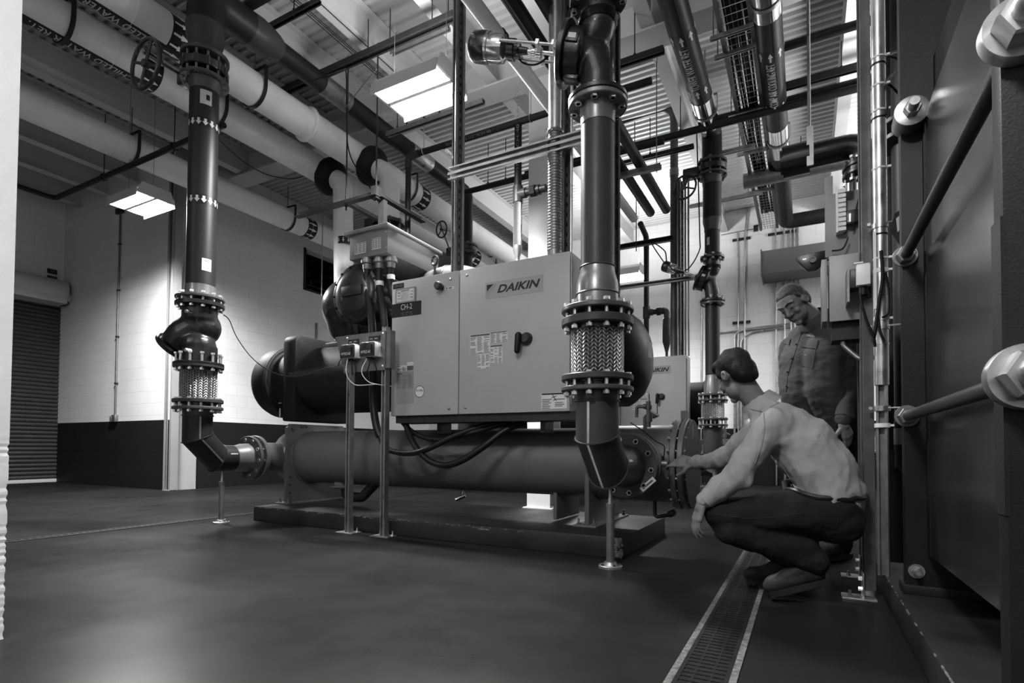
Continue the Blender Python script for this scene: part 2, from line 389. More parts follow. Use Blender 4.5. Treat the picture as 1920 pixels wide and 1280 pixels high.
# louvred opening with the joists of the next bay behind it
m = MB(); m.bx(XC-1.5, XC-1.45, 7.6, 9.3, 3.8, 5.0)
for k in range(5): m.bx(XC-1.4, XC-.25, 7.85+.27*k, 7.90+.27*k, 4.05+.13*k, 4.12+.13*k)
build('window_1', m.bx(XC-.03, XC+.01, 7.72, 7.78, 3.93, 4.80).bx(XC-.03, XC+.01, 7.72, 9.12, 3.93, 3.97).bx(XC-.03, XC+.01, 7.72, 9.12, 4.05, 4.07), K['strut'], kind=S)

# corrugated roof deck (flutes run along x)
m = MB(); P_, D_ = .115, .034; y = YF
vs = []; x0, x1 = XA-.2, XR+.2
while y < YD+.2:
    for dy, dz in ((0, 0), (.045, 0), (.062, D_), (.098, D_)): vs += [(x0, y+dy, ZC+dz), (x1, y+dy, ZC+dz)]
    y += P_
m.add(vs, [(2*i, 2*i+1, 2*i+3, 2*i+2) for i in range(len(vs)//2-1)])
m.bx(x0, x1, YF-.3, YD+.3, ZC+.06, ZC+.12)
build('ceiling', m, K['deck'], kind=S, smooth=0)
GY = 5.86
for k in range(-3, 14):
    xb = .48-.965*k
    if xb > XR: continue
    build('ceiling_beam', MB().ibeam((xb-.0045, YF, 5.445), (xb-.0045, GY-.02, 5.445), .15, .41), K['beam'], kind=S, smooth=0)
for k in range(-2, 10, 2):
    xb = .48-.965*k
    if XC < xb < XR: build('ceiling_beam', MB().ibeam((xb-.0045, GY+.02, 5.445), (xb-.0045, YD, 5.445), .15, .41), K['beam'], kind=S, smooth=0)
build('ceiling_girder', MB().ibeam((XA, GY, 5.42), (XR, GY, 5.42), .34, .46, .022, .012), K['beam'], kind=S, smooth=0)
build('wall_column', MB().ibeam((-2.78, GY+.12, 0), (-2.78, GY+.12, 5.19), .30, .30, .018, .012).bx(-2.97, -2.59, GY-.07, GY+.31, 0, .02), K['white'], kind=S, smooth=0)

# roller shutter in the left wall
t = thing('door_1', 'grey slatted roller shutter in the far left wall', 'door', (XA, 3.8, 0)); t['kind'] = S
m = MB()
for k in range(44):
    z = .07+.0765*k; m.cyl((XA-.10, 2.3, z+.038), (XA-.10, 5.2, z+.038), .036, seg=8); m.bx(XA-.13, XA-.10, 2.3, 5.2, z, z+.076)
build('shutter_curtain', m, K['door'], t)
build('bottom_bar', MB().bx(XA-.13, XA-.06, 2.3, 5.2, .005, .07), K['beam'], t, bevel=.006)
build('guide_rail', MB().bx(XA-.14, XA+.012, 5.16, 5.24, 0, 3.4), K['beam'], t)
build('shutter_barrel', MB().cyl((XA+.24, 2.2, 3.66), (XA+.24, 5.06, 3.66), .185, seg=28).bx(XA, XA+.35, 2.2, 5.06, 3.40, 3.6), K['white'], t)
m = MB().cyl((XA+.22, 4.55, 3.55), (XA+.22, 5.12, 3.55), .12, seg=20)
build('drive_cover', m, K['white'], t)
build('end_bracket', MB().bx(XA, XA+.30, 5.07, 5.10, 3.40, 3.80), K['strut'], t)
for i, v in enumerate((509, 522)):
    p = at(97, v, X=XA)
    o = build('door_control', MB().bx(XA, XA+.03, p.y-.075, p.y+.075, p.z-.045, p.z+.045), K['strut'], bevel=.006, label='upper small dark control plate above the roller shutter' if i == 0 else 'lower small dark control plate above the roller shutter', cat='control plate')
    build('control_face', MB().bx(XA+.03, XA+.034, p.y-.03, p.y+.05, p.z-.02, p.z+.02), K['inkg'], o)

# ------------------------------------------------------------------ floor drains and pads
def drain(name, x0, x1, ya, yb, label, step):
    t = thing(name, label, 'floor drain', ((x0+x1)/2, (ya+yb)/2, 0))
    m = MB().bx(x0-.022, x0, ya, yb, -.05, .004).bx(x1, x1+.022, ya, yb, -.05, .004)
    build('drain_edge', m, K['chip'] if step < .04 else K['grate'], t)
    m = MB(); y = ya; w = x1-x0
    m.bx(x0, x0+.014, ya, yb, -.02, .0035).bx(x1-.014, x1, ya, yb, -.02, .0035).bx(x0+w*.33-.004, x0+w*.33+.004, ya, yb, -.02, .0025).bx(x0+w*.66-.004, x0+w*.66+.004, ya, yb, -.02, .0025)
    while y < yb:
        m.bx(x0, x1, y, y+step*.5, -.02, .003); y += step
    build('grate', m, K['grate'], t)
    build('drain_channel', MB().bx(x0, x1, ya, yb, .0002, .0008), K['rubber'], t)
    return t
drain('trench_drain', -.372, -.215, .9, 5.2, 'iron trench drain grating running toward the crouching man', .034)
drain('trench_drain', -5.30, -5.22, -1.5, 9.5, 'narrow slot drain crossing the floor left of the concrete pad', .05)

def pad(x0, x1, y0, y1, h, label):
    t = thing('concrete_pad', label, 'equipment pad', ((x0+x1)/2, (y0+y1)/2, 0))
    build('slab', MB().bx(x0, x1, y0, y1, 0, h), K['pad'], t, bevel=.008)
    return t
t = pad(-4.74, -1.06, 3.50, 4.74, .14, 'dark painted concrete pad under the front chiller')
m = MB(); rng = random.Random(5)
for i in range(26):
    x = -1.062-rng.random()*.045; z = .01+rng.random()*.12
    m.ball((x, 3.499, z), (.008+.008*rng.random(), .0025, .008+.012*rng.random()), 8)
for i in range(60):
    x = -4.65+rng.random()*2.9
    m.ball((x, 3.501, .134-rng.random()*.012), (.008+.02*rng.random(), .003, .004), 6)
m.ball((-2.12, 3.499, .115), (.055, .003, .008), 8)
build('chipped_paint', m, K['chip'], t, kind='stuff')
pad(-4.74, -1.06, 7.75, 9.0, .14, 'concrete pad under the second chiller at the back')
t = pad(.335, 2.6, .3, 3.6, .12, 'low concrete pad under the plate heat exchanger')
m = MB()
for i in range(30): m.ball((.337, .5+2.9*rng.random(), .117), (.004, .01+.03*rng.random(), .004), 6)
build('chipped_paint', m, K['chip'], t, kind='stuff')

# ------------------------------------------------------------------ lamps
def lamp(x, y, z, label, pw_=1., up_=.0, skirt=True):
    t = thing('ceiling_lamp', label, 'lamp', (x, y, z), 'twin-lens high bay lamps')
    L_, W_ = .74, .46
    m = MB().prism([(-W_/2, 0), (W_/2, 0), (W_/2-.05, .07), (-W_/2+.05, .07)], (x-L_/2, y, z), (0, 1, 0), (0, 0, 1), (1, 0, 0), 0, L_)
    build('housing', m, K['white'], t)
    for s in (-1, 1): build('end_cap', MB().prism([(-W_/2-.012, -.06), (W_/2+.012, -.06), (W_/2-.05, .09), (-W_/2+.05, .09)], (x+s*L_/2, y, z), (0, 1, 0), (0, 0, 1), (1, 0, 0), -.01, .01), K['white'], t)
    for s in (-1, 1): build('lens', MB().prism([(-.075, -.004), (-.055, -.03), (.055, -.03), (.075, -.004)], (x-L_/2+.02, y+s*W_*.27, z), (0, 1, 0), (0, 0, 1), (1, 0, 0), 0, L_-.04), K['lens'], t)
    if skirt:
        for s in (-1, 1): build('reflector', MB().prism([(s*W_/2-.006, .01), (s*W_/2+.006, .01), (s*(W_/2+.012)+.003, -.10), (s*(W_/2+.012)-.003, -.10)], (x-L_/2, y, z), (0, 1, 0), (0, 0, 1), (1, 0, 0), 0, L_), K['white'], t)
        build('centre_spine', MB().prism([(-.05, 0), (.05, 0), (.02, -.06), (-.02, -.06)], (x-L_/2, y, z), (0, 1, 0), (0, 0, 1), (1, 0, 0), 0, L_), K['white'], t)
    m = MB()
    for s in (-1, 1):
        m.cyl((x+s*.3, y, z+.07), (x+s*.3, y, z+.35), .003, seg=6); m.cyl((x+s*.3, y, z+.35), (x+s*.3, y, ZC), .003, seg=6)
    build('hanging_cable', m, K['galvd'], t)
    for nm, zz, yy, wy, rx, pw, sp in (('down', z-.034, -.27*W_, .11, 0, .5*pw_, 170), ('down', z-.034, .27*W_, .11, 0, .5*pw_, 170), ('up', z+.10, 0, .3, PI, up_, 175)):
        if not pw: continue
        ld = bpy.data.lights.new('lamp_'+nm, 'AREA'); ld.shape = 'RECTANGLE'; ld.size = L_-.06; ld.size_y = wy
        ld.energy = LAMP_W*pw; ld.spread = math.radians(sp)
        lo = bpy.data.objects.new('lamp_'+nm, ld); col.objects.link(lo); lo.parent = t; lo.location = (0, yy, zz-z); lo.rotation_euler = (rx, 0, 0)
    return t
LAMP_W = 470
lamp(-3.13, 3.96, 4.06, 'big bright twin-lens lamp hanging above the chiller', 1., .09)
lamp(-7.80, 3.98, 4.0, 'twin-lens lamp hanging by the left wall above the conduit', .92)
lamp(-2.95, 9.75, 3.95, 'small far twin-lens lamp seen right of the big pipe reducer', .40, .30)
for x, y, pw_, up_ in ((2.6, 9.75, .2, .6), (-.75, -1.2, .46, .75), (-5.2, -1.6, .14, .30), (1.7, 6.9, .004, .3)):  # unseen lamps added as fill, mostly uplight for deck, pipes and girder
    lamp(x, y, 4.0, 'unseen twin-lens lamp added out of the picture for fill light', pw_, up_, y > 5)
scn.world = bpy.data.worlds.new('world'); scn.world.use_nodes = True
scn.world.node_tree.nodes['Background'].inputs['Color'].default_value = g(1)
scn.world.node_tree.nodes['Background'].inputs['Strength'].default_value = .0
scn.view_settings.view_transform = 'Standard'; scn.view_settings.look = 'None'
scn.view_settings.exposure = 0; scn.view_settings.gamma = 1
# ================================================================== PIPEWORK: THE TWO FRONT RISERS
def pipe_part(name, p0, p1, r, m, parent, seg=32): return build(name, MB().cyl(p0, p1, r, seg=seg), m, parent)
def flange_set(parent, c, ax, R, th, m, n, Rb, rad, L, bm, ri=None, bc=None, a0=.13):
    f = build('flange', MB().disc(c, ax, R, th, .005), m, parent)
    if n: bolts(f, bc if bc is not None else c, ax, Rb, n, rad, L, bm, a0)
    return f
YR = 2.985
def riser(x, y, side):
    """mitred elbow, stand, braided connector below; returns nothing"""
    r = .122
    lab = 'right' if side > 0 else 'left'
    # --- mitred elbow from the chiller nozzle up to the connector
    zc = .61; yN = y+(.60 if side > 0 else .565); hs = (yN-y-(.44 if side > 0 else .36))/.24
    t = thing('pipe_elbow', 'dark mitred elbow under the %s riser, %s' % (lab, 'beside the crouching man' if side > 0 else 'in front of the white pilaster'), 'pipe elbow', (x, y, zc))
    def ringpts(c, n1, rr):   # ellipse where the pipe is cut
        return c
    def mitre(p0, n0, p1, n1, ax, name, mm):
        ax, a, b = frame_of(ax); seg = 36; vs = []
        for p, n in ((V(p0), V(n0)), (V(p1), V(n1))):
            for k in range(seg):
                w = 2*PI*k/seg; q = V(p0)+(a*math.cos(w)+b*math.sin(w))*r
                tt = (p-q).dot(n)/ax.dot(n); vs.append(q+ax*tt)
        fs = [(k, (k+1) % seg, seg+(k+1) % seg, seg+k) for k in range(seg)]+[tuple(range(seg-1, -1, -1)), tuple(range(seg, 2*seg))]
        return build(name, MB().add(vs, fs), mm, t)
    A = V((x, y, 1.0)); B = V((x, y, .80)); C_ = V((x, y+.19, zc)); D = V((x, y+(.42 if side > 0 else .34), zc))
    d1 = (C_-B).normalized(); n_ab = ((B-A).normalized()+d1).normalized(); n_bc = (d1+V((0, 1, 0))).normalized()
    mp = K['pipeg'] if side > 0 else K['pipe']
    s1 = mitre(A, (0, 0, 1), B, n_ab, (0, 0, -1), 'pipe_section', mp)
    s2 = mitre(B, n_ab, C_, n_bc, d1, 'pipe_section', mp)
    s3 = mitre(C_, n_bc, D, (0, 1, 0), (0, 1, 0), 'pipe_section', mp)
    for p, n in ((B, n_ab), (C_, n_bc)):
        ax_, a_, b_ = frame_of(n); q = []
        dax = (B-A).normalized() if p == B else V((0, 1, 0))
        _, a2, b2 = frame_of(dax); ring = []
        for k in range(37):
            w = 2*PI*k/36; qq = p+(a2*math.cos(w)+b2*math.sin(w))*(r+.002); ring.append(qq+dax*((p-qq).dot(n)/dax.dot(n)))
        build('weld_bead', MB().tube(ring, .006, 6), mp, t)
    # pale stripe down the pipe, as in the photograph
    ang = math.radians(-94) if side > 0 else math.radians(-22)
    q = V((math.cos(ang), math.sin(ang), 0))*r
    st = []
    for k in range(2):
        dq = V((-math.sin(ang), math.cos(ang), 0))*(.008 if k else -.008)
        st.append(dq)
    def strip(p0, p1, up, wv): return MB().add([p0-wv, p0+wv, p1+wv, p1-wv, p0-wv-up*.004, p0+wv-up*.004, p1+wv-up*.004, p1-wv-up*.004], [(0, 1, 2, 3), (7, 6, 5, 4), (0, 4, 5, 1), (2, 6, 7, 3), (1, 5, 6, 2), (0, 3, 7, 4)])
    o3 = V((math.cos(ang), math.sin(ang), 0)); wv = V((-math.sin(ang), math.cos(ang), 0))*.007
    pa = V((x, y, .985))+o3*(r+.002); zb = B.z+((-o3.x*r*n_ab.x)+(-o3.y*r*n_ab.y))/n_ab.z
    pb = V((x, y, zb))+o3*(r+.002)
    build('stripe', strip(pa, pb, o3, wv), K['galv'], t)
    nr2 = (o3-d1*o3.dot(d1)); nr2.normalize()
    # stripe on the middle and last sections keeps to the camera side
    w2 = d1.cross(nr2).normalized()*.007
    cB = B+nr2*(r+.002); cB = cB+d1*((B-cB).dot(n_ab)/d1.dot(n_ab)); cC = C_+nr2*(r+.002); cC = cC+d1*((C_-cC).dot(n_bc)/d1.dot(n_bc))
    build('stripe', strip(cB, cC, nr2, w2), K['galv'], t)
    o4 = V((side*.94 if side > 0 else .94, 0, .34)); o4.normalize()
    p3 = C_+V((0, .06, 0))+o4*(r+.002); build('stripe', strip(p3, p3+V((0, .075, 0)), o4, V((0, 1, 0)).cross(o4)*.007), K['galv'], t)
    # --- nozzle flange on the chiller side, with visible hub
    build('hub', MB().lathe(D-V((0, .01, 0)), (0, 1, 0), [(0, r*.98), (.05*hs, r*1.0), (.13*hs, r*1.12), (.20*hs, r*1.16), (.24*hs, r*1.16)], 36), K['flange' if side > 0 else 'flangel'], t)
    flange_set(t, V((x, yN-.045, zc)), (0, 1, 0), .215, .032, K['flange'], 10, .178, .011, .10, K['zinc' if side < 0 else 'galv'], bc=V((x, yN-.02, zc)))
    p = V((x, yN-.064, zc))+V((.155, 0, -.115)) if side > 0 else V((x, yN-.064, zc))+V((-.17, 0, 0))
    R3 = Matrix.Rotation(math.radians(-42), 3, 'Y') if side > 0 else Matrix.Rotation(PI/2, 3, 'Y')
    stk = build('tag', MB().box(p, (.115, .003, .034), rot=R3), K['sticker'], t)
    build('printing', MB().box(p+V((0, -.002, 0)), (.085, .002, .012), rot=R3), K['inkg'], stk)
    # --- stand
    sp = thing('pipe_stand', 'galvanised pipe stand on a round floor flange under the %s elbow' % lab, 'pipe stand', (x, y+.245, 0))
    X, Y = x, y+.245
    b_ = build('floor_flange', MB().lathe((X, Y, 0), (0, 0, 1), [(0, .072), (.014, .072), (.017, .068), (.018, .042), (.036, .036), (.036, .024)], 28), K['galv'], sp)
    for k in range(4):
        w = PI/4+k*PI/2; build('anchor_bolt', MB().cyl((X+.053*math.cos(w), Y+.053*math.sin(w), .014), (X+.053*math.cos(w), Y+.053*math.sin(w), .024), .009, seg=6), K['strut'], b_)
    build('post', MB().cyl((X, Y, .03), (X, Y, .375), .024, seg=20), K['galvd'], sp)
    build('post_cap', MB().cyl((X, Y, .365), (X, Y, .39), .027, seg=20), K['galvd'], sp)
    build('screw_jack', MB().lathe((X, Y, .38), (0, 0, 1), [(0, .018), (.05, .012), (.11, .010)], 12), K['galv'], sp)
    # --- braided connector
    t = thing('flexible_connector', 'braided stainless steel pipe connector between bolted flanges in the %s riser' % lab, 'pipe connector', (x, y, 1.0))
    build('braid_sleeve', MB().lathe((x, y, 1.14), (0, 0, 1), [(0, .146), (.02, .150), (.14, .152), (.26, .150), (.285, .145)], 48), K['braid'], t, ang=(x, y))
    for s_ in (-1, 1): build('end_collar', MB().cyl((x, y, 1.10 if s_ < 0 else 1.40), (x, y, 1.145 if s_ < 0 else 1.45), .153, seg=40), K['black'], t)
    build('spool', MB().cyl((x, y, .99), (x, y, 1.08), r+.002, seg=36), K['flange'], t)
    build('gasket_neck', MB().cyl((x, y, 1.07), (x, y, 1.12), .13, seg=32), K['black'], t)
    bm_ = K['zinc']
    flange_set(t, V((x, y, 1.126)), (0, 0, 1), .205, .034, K['pipeg'], 12, .178, .0105, .13, bm_, bc=V((x, y, 1.09)), a0=.1)
    flange_set(t, V((x, y, 1.062)), (0, 0, 1), .206, .026, K['flange'], 0, 0, 0, 0, None)
    flange_set(t, V((x, y, 1.445)), (0, 0, 1), .205, .046, K['pipeg'], 12, .178, .0105, .16, bm_, bc=V((x, y, 1.475)), a0=.1)
    build('weld_bead', MB().torus((x, y, .997), (0, 0, 1), r+.003, .006, 36, 6), K['flange'], t)
    return t
XRI, XLE = -1.052, -4.83
t = riser(XRI, YR, 1)
# upper flange + reducer + pipe of the right riser
x, y = XRI, YR
t = thing('riser_pipe', 'tall dark grey riser pipe with pale reducer rising past the cabinet', 'pipe', (x, y, 1.5))
flange_set(t, V((x, y, 1.517)), (0, 0, 1), .206, .028, K['flange'], 0, 0, 0, 0, None)
build('gasket_neck', MB().cyl((x, y, 1.46), (x, y, 1.51), .13, seg=32), K['black'], t)
build('reducer', MB().lathe((x, y, 1.525), (0, 0, 1), [(0, .122), (.085, .122), (.15, .119), (.19, .108), (.215, .1), (.245, .098)], 40), K['flangel'], t)
build('weld_bead', MB().torus((x, y, 1.61), (0, 0, 1), .123, .005, 40, 6), K['flangel'], t)
build('pipe', MB().cyl((x, y, 1.765), (x, y, 2.62), .096, seg=40), K['pipeg'], t)
build('weld_bead', MB().torus((x, y, 1.768), (0, 0, 1), .099, .005, 40, 6), K['flange'], t)
build('weld_neck', MB().lathe((x, y, 2.60), (0, 0, 1), [(0, .099), (.06, .1), (.11, .115), (.125, .118)], 40), K['flangel'], t)
flange_set(t, V((x, y, 2.715)), (0, 0, 1), .17, .03, K['flangel'], 8, .138, .012, .085, K['zinc'], bc=V((x, y, 2.73)), a0=.2)

# balancing valve at the top of the right riser: Y body with its own actuator
def remesh(name, mb, vox, m, parent, smooth_it=6, kind=None, label=None, disp=None):
    tmp = bpy.data.meshes.new('tmp'); off = root_of(parent).location.copy() if parent is not None else V((0, 0, 0))
    tmp.from_pydata([v-off for v in mb.v], [], mb.f)
    bm = bmesh.new(); bm.from_mesh(tmp); bmesh.ops.recalc_face_normals(bm, faces=bm.faces); bm.to_mesh(tmp); bm.free()
    o = bpy.data.objects.new('tmp', tmp); col.objects.link(o)
    md = o.modifiers.new('r', 'REMESH'); md.mode = 'VOXEL'; md.voxel_size = vox
    if smooth_it: ms = o.modifiers.new('s', 'SMOOTH'); ms.iterations = smooth_it; ms.factor = .5
    dg = bpy.context.evaluated_depsgraph_get(); me = bpy.data.meshes.new_from_object(o.evaluated_get(dg)); bpy.data.objects.remove(o); bpy.data.meshes.remove(tmp)
    me.name = name
    if disp:
        ns = [v.normal.copy() for v in me.vertices]
        for v, n in zip(me.vertices, ns): v.co += n*disp(v.co+off, n)
    me.polygons.foreach_set('use_smooth', [True]*len(me.polygons))
    o = link(name, me, m, parent)
    return tag(o, label)
def y_valve(x, y, z0, z1, R, axd, name, label, rf):
    """Y body between flanges at z0 and z1, big bonnet along axd"""
    t = thing(name, label, 'valve', (x, y, z0)); c = V((x, y, (z0+z1)/2)); ax = V(axd).normalized(); h = z1-z0
    bc = c+V((0, 0, -h*.06)); up = V((x, y, z1)); lo = V((x, y, z0)); k = R/.105
    m = MB().cyl(lo, lo+V((0, 0, h*.24)), R*.95, seg=28).cyl(up-V((0, 0, h*.30)), up, R*.95, seg=28)
    m.cap(lo+V((0, 0, h*.24)), R*.95, bc+ax*.03*k+V((0, 0, -h*.04)), R*.92).cap(up-V((0, 0, h*.30)), R*.9, bc+ax*.10*k, R*.82)
    m.cap(bc+ax*.02*k, R*.85, bc+ax*.12*k, R*1.25).cyl(bc+ax*.08*k, bc+ax*.19*k, R*1.38, seg=36)
    remesh('valve_body', m, R*.085, K['iron'], t, 5)
    build('bonnet', MB().lathe(bc+ax*.175*k, ax, [(0, R*1.6), (R*.06, R*1.68), (R*.30, R*1.68), (R*.36, R*1.6), (R*.42, R*1.0), (R*.5, R*.5)], 44), K['iron'], t)
    flange_set(t, V((x, y, z0+.016)), (0, 0, 1), rf, .03, K['iron'], 0, 0, 0, 0, None)
    build('groove_collar', MB().lathe((x, y, z1-.22*h-.03), (0, 0, 1), [(0, R*.98), (.012, R*1.09), (.024, R*1.0), (.036, R*1.1), (.05, R*1.05)], 36), K['iron'], t)
    flange_set(t, V((x, y, z1-.016)), (0, 0, 1), rf*.97, .032, K['iron'], 8, rf*.82, .011, .08, K['galv'], a0=.2)
    nd = (V((.25, -1, .05))-ax*ax.dot(V((.25, -1, .05)))).normalized(); ty = ax.cross(nd); R3 = Matrix((ax, nd, ty)).transposed()
    pl = build('name_plate', MB().box(bc+ax*.135*k+nd*R*1.38, (.072*k, .02, .06*k), rot=R3), K['iron'], t, bevel=.004)
    build('plate_label', MB().box(bc+ax*.135*k+nd*(R*1.38+.011), (.045*k, .003, .03*k), rot=R3), K['sticker'], pl)
    build('drain_boss', MB().box(bc+ax*.12*k-ty*R*1.3*(1 if ty.z > 0 else -1), (.09*k, .07*k, .05*k), rot=R3), K['iron'], t, bevel=.008)
    return t, bc+ax*.05*k, ax
def actuator(bc, ax, R, label, k=1.):
    """clear-housed electric actuator on its yoke"""
    p = lambda d: bc+ax*(R*1.6+d*k)
    t = thing('valve_actuator', label, 'actuator', p(0)); _, a, b = frame_of(ax)
    build('yoke_base', MB().cyl(p(-.02), p(.035), .035*k, seg=20), K['galv'], t)
    build('yoke_plate', MB().cyl(p(.035), p(.05), .018*k, seg=20).box(p(.042), (.014*k, .03*k, .20*k), rot=Matrix((ax, b, a)).transposed()), K['galv'], t)
    for s in (-1, 1): build('yoke_rod', MB().cyl(p(.04)+a*s*.078*k, p(.38)+a*s*.078*k, .009*k, seg=10), K['galv'], t)
    for s in (-1, 1): build('yoke_nut', MB().cyl(p(.02)+a*s*.085*k, p(.035)+a*s*.085*k, .017*k, seg=6), K['zinc'], t)
    build('stem', MB().cyl(p(.04), p(.30), .012*k, seg=12).cyl(p(.13), p(.16), .028*k, seg=16).cyl(p(.17), p(.19), .02*k, seg=12), K['chrome'], t)
    build('coupling_bar', MB().box(p(.14), (.02*k, .03*k, .19*k), rot=Matrix((ax, b, a)).transposed()), K['galv'], t)
    build('motor_boss', MB().lathe(p(.22), ax, [(0, .02*k), (.05*k, .024*k), (.055*k, .045*k), (.075*k, .05*k), (.08*k, .06*k), (.12*k, .06*k)], 20), K['black'], t)
    build('clear_cover', MB().lathe(p(.36), ax, [(0, .05*k), (.012*k, .076*k), (.04*k, .082*k), (.10*k, .082*k), (.105*k, .088*k), (.12*k, .088*k)], 32), K['clear'], t)
    build('housing', MB().lathe(p(.475), ax, [(0, .086*k), (.02*k, .09*k), (.08*k, .088*k), (.105*k, .078*k), (.12*k, .055*k)], 32), K['black'], t)
    build('housing_label', MB().box(p(.515)+(a*.25+V((0, -1, 0))).normalized()*.0885*k, (.02*k, .004, .075*k), rot=Matrix((ax, b, a)).transposed()), K['sticker'], t)
    build('cable_gland', MB().cyl(p(.50)+a*.08*k, p(.50)+a*.13*k, .016*k, seg=12), K['plas'], t)
    return t, p, a
tv, bc, ax = y_valve(XRI, YR, 2.73, 3.36, .105, (-.93, -.22, .26), 'balancing_valve', 'big black Y-pattern valve on top of the right riser', .172)
ta, pa, aa = actuator(bc, ax, .105, 'electric valve actuator with clear cover high above the cabinet')
pp = pa(.5)+aa*.12
build('control_cable', MB().tube(smooth_path([pp, pp+V((.05, .02, .07)), pp+V((.16, .02, .04)), pp+V((.22, .0, -.08)), pp+V((.34, 0, -.13)), pp+V((.46, .0, -.05)), pp+V((.55, 0, .15)), pp+V((.60, 0, .5))]), .006, 8), K['rubber'], label='looped black cable running up from the high valve actuator', cat='cable')
t = thing('riser_pipe', 'pipe rising out of the picture above the big Y valve', 'pipe', (XRI, YR, 3.36))
build('flange', MB().disc((XRI, YR, 3.375), (0, 0, 1), .165, .03), K['iron'], t)
build('pipe', MB().cyl((XRI, YR, 3.38), (XRI, YR, 4.62), .098, seg=32), K['pipe'], t)
build('elbow', MB().tube(elbow_path([(XRI, YR, 4.6), (XRI, YR, 4.86), (XRI, YR+.25, 4.86)], .2), .098, 24), K['pipe'], t)

# ------------------------------------------------------------------ left riser
riser(XLE, YR, -1)
x, y = XLE, YR
t = thing('check_valve', 'black cast valve body with angled cover in the left riser', 'valve', (x, y, 1.44))
m = MB().cyl((x, y, 1.44), (x, y, 1.62), .15).ball((x, y-.01, 1.63), (.15, .15, .125)).cyl((x, y, 1.86), (x, y, 2.0), .145).cap((x, y, 1.9), .145, (x-.03, y+.02, 1.80), .16)
q = V((x-.13, y-.03, 1.72)); qa = V((-.62, -.2, -.75)).normalized()
m.cap((x-.02, y+.03, 1.80), .165, q, .17).cyl(q, q+qa*.11, .17)
remesh('valve_body', m, .011, K['iron'], t, 5)
build('valve_cover', MB().disc(q+qa*.14, qa, .20, .05, .012), K['iron'], t)
build('lower_flange', MB().disc((x, y, 1.455), (0, 0, 1), .205, .03), K['iron'], t)
f = build('upper_flange', MB().disc((x, y, 1.995), (0, 0, 1), .20, .036), K['iron'], t)
bolts(f, (x, y, 2.025), (0, 0, 1), .172, 12, .0105, .14, K['zinc'], .1)
for z, yy in ((1.56, y-.14), (1.90, y-.14)): build('plug', MB().cyl((x+.075, yy+.02, z), (x+.08, yy-.035, z), .016, seg=6), K['zinc'], t)
t = thing('riser_pipe', 'tall black riser pipe with white arrow bands at the left', 'pipe', (x, y, 2.04))
flange_set(t, V((x, y, 2.055)), (0, 0, 1), .20, .026, K['flange'], 0, 0, 0, 0, None)
build('weld_neck', MB().lathe((x, y, 2.06), (0, 0, 1), [(0, .130), (.03, .126), (.11, .124)], 36), K['flangel'], t)
build('pipe', MB().cyl((x, y, 2.165), (x, y, 3.97), .121, seg=40), K['pipe'], t)
def patch(x, y, r, a0, a1, z0, z1, n=10):
    vs = []
    for k in range(n+1):
        w = a0+(a1-a0)*k/n
        for rr, z in ((r, z0), (r, z1)): vs.append((x+rr*math.cos(w), y+rr*math.sin(w), z))
    return MB().add(vs, [(2*k, 2*k+2, 2*k+3, 2*k+1) for k in range(n)])
for zz in (3.63, 2.93):
    m = MB(); ar = [(-.011, .03), (.011, .03), (.011, 0), (.024, 0), (0, -.034), (-.024, 0), (-.011, 0)]
    bd = build('arrow_band', MB().lathe((x, y, zz-.045), (0, 0, 1), [(0, .1215), (.0, .1222), (.09, .1222), (.09, .1215)], 40), K['rubber'], t)
    for k in range(14):
        w0 = 2*PI*k/14
        m.add([(x+.1232*math.cos(w0+px/.123), y+.1232*math.sin(w0+px/.123), zz+pz*.95) for px, pz in ar], [tuple(range(7))])
    build('arrow', m, K['sticker'], bd)
p0 = at(385, 195, X=x); wv_ = math.atan2(-y, -x)
s_ = build('sticker', patch(x, y, .1228, wv_-.28, wv_+.5, 3.79, 3.92), K['sticker'], t)
build('printing', patch(x, y, .1236, wv_+.12, wv_+.36, 3.83, 3.88), K['ink'], s_)
s_ = build('sticker', patch(x, y, .1228, wv_+.05, wv_+.72, 2.29, 2.40), K['sticker'], t)
build('printing', patch(x, y, .1236, wv_+.2, wv_+.55, 2.375, 2.38), K['inkg'], s_)
t = thing('butterfly_valve', 'lug butterfly valve with handwheel at the top of the left riser', 'valve', (x, y, 4.0))
build('lower_neck', MB().lathe((x, y, 3.95), (0, 0, 1), [(0, .124), (.05, .128), (.09, .15)], 36), K['flange'], t)
f = build('lower_flange', MB().disc((x, y, 4.055), (0, 0, 1), .20, .03), K['flange'], t)
build('wafer_body', MB().disc((x, y, 4.16), (0, 0, 1), .19, .075, .006), K['black'], t)
f2 = build('upper_flange', MB().disc((x, y, 4.27), (0, 0, 1), .20, .035), K['flange'], t)
bolts(f, (x, y, 4.165), (0, 0, 1), .172, 12, .011, .26, K['galvd'], .1)
for k in range(12):
    w = .1+2*PI*k/12; 
    build('lug', MB().cyl((x+.172*math.cos(w), y+.172*math.sin(w), 4.12), (x+.172*math.cos(w), y+.172*math.sin(w), 4.20), .026, seg=10), K['black'], t)
build('gear_box', MB().bx(x-.33, x-.18, y-.07, y+.07, 4.10, 4.22), K['black'], t, bevel=.015)
hw = at(273, 120, X=x-.26)
build('valve_shaft', MB().cyl((x-.26, y, 4.17), (x-.26, hw.y-.02, 4.17), .014, seg=12), K['galvd'], t)
def handwheel(c, ax, R, parent, rim=.016, spokes=3):
    ax_, a, b = frame_of(ax); c = V(c); m = MB().torus(c, ax, R, rim, 36, 8).cyl(c-ax_*.025, c+ax_*.025, R*.16, seg=14)
    for k in range(spokes):
        w = 2*PI*k/spokes+.4; d = a*math.cos(w)+b*math.sin(w); m.tube([c, c+d*R], rim*.75, 8)
    return build('handwheel', m, K['black'], parent)
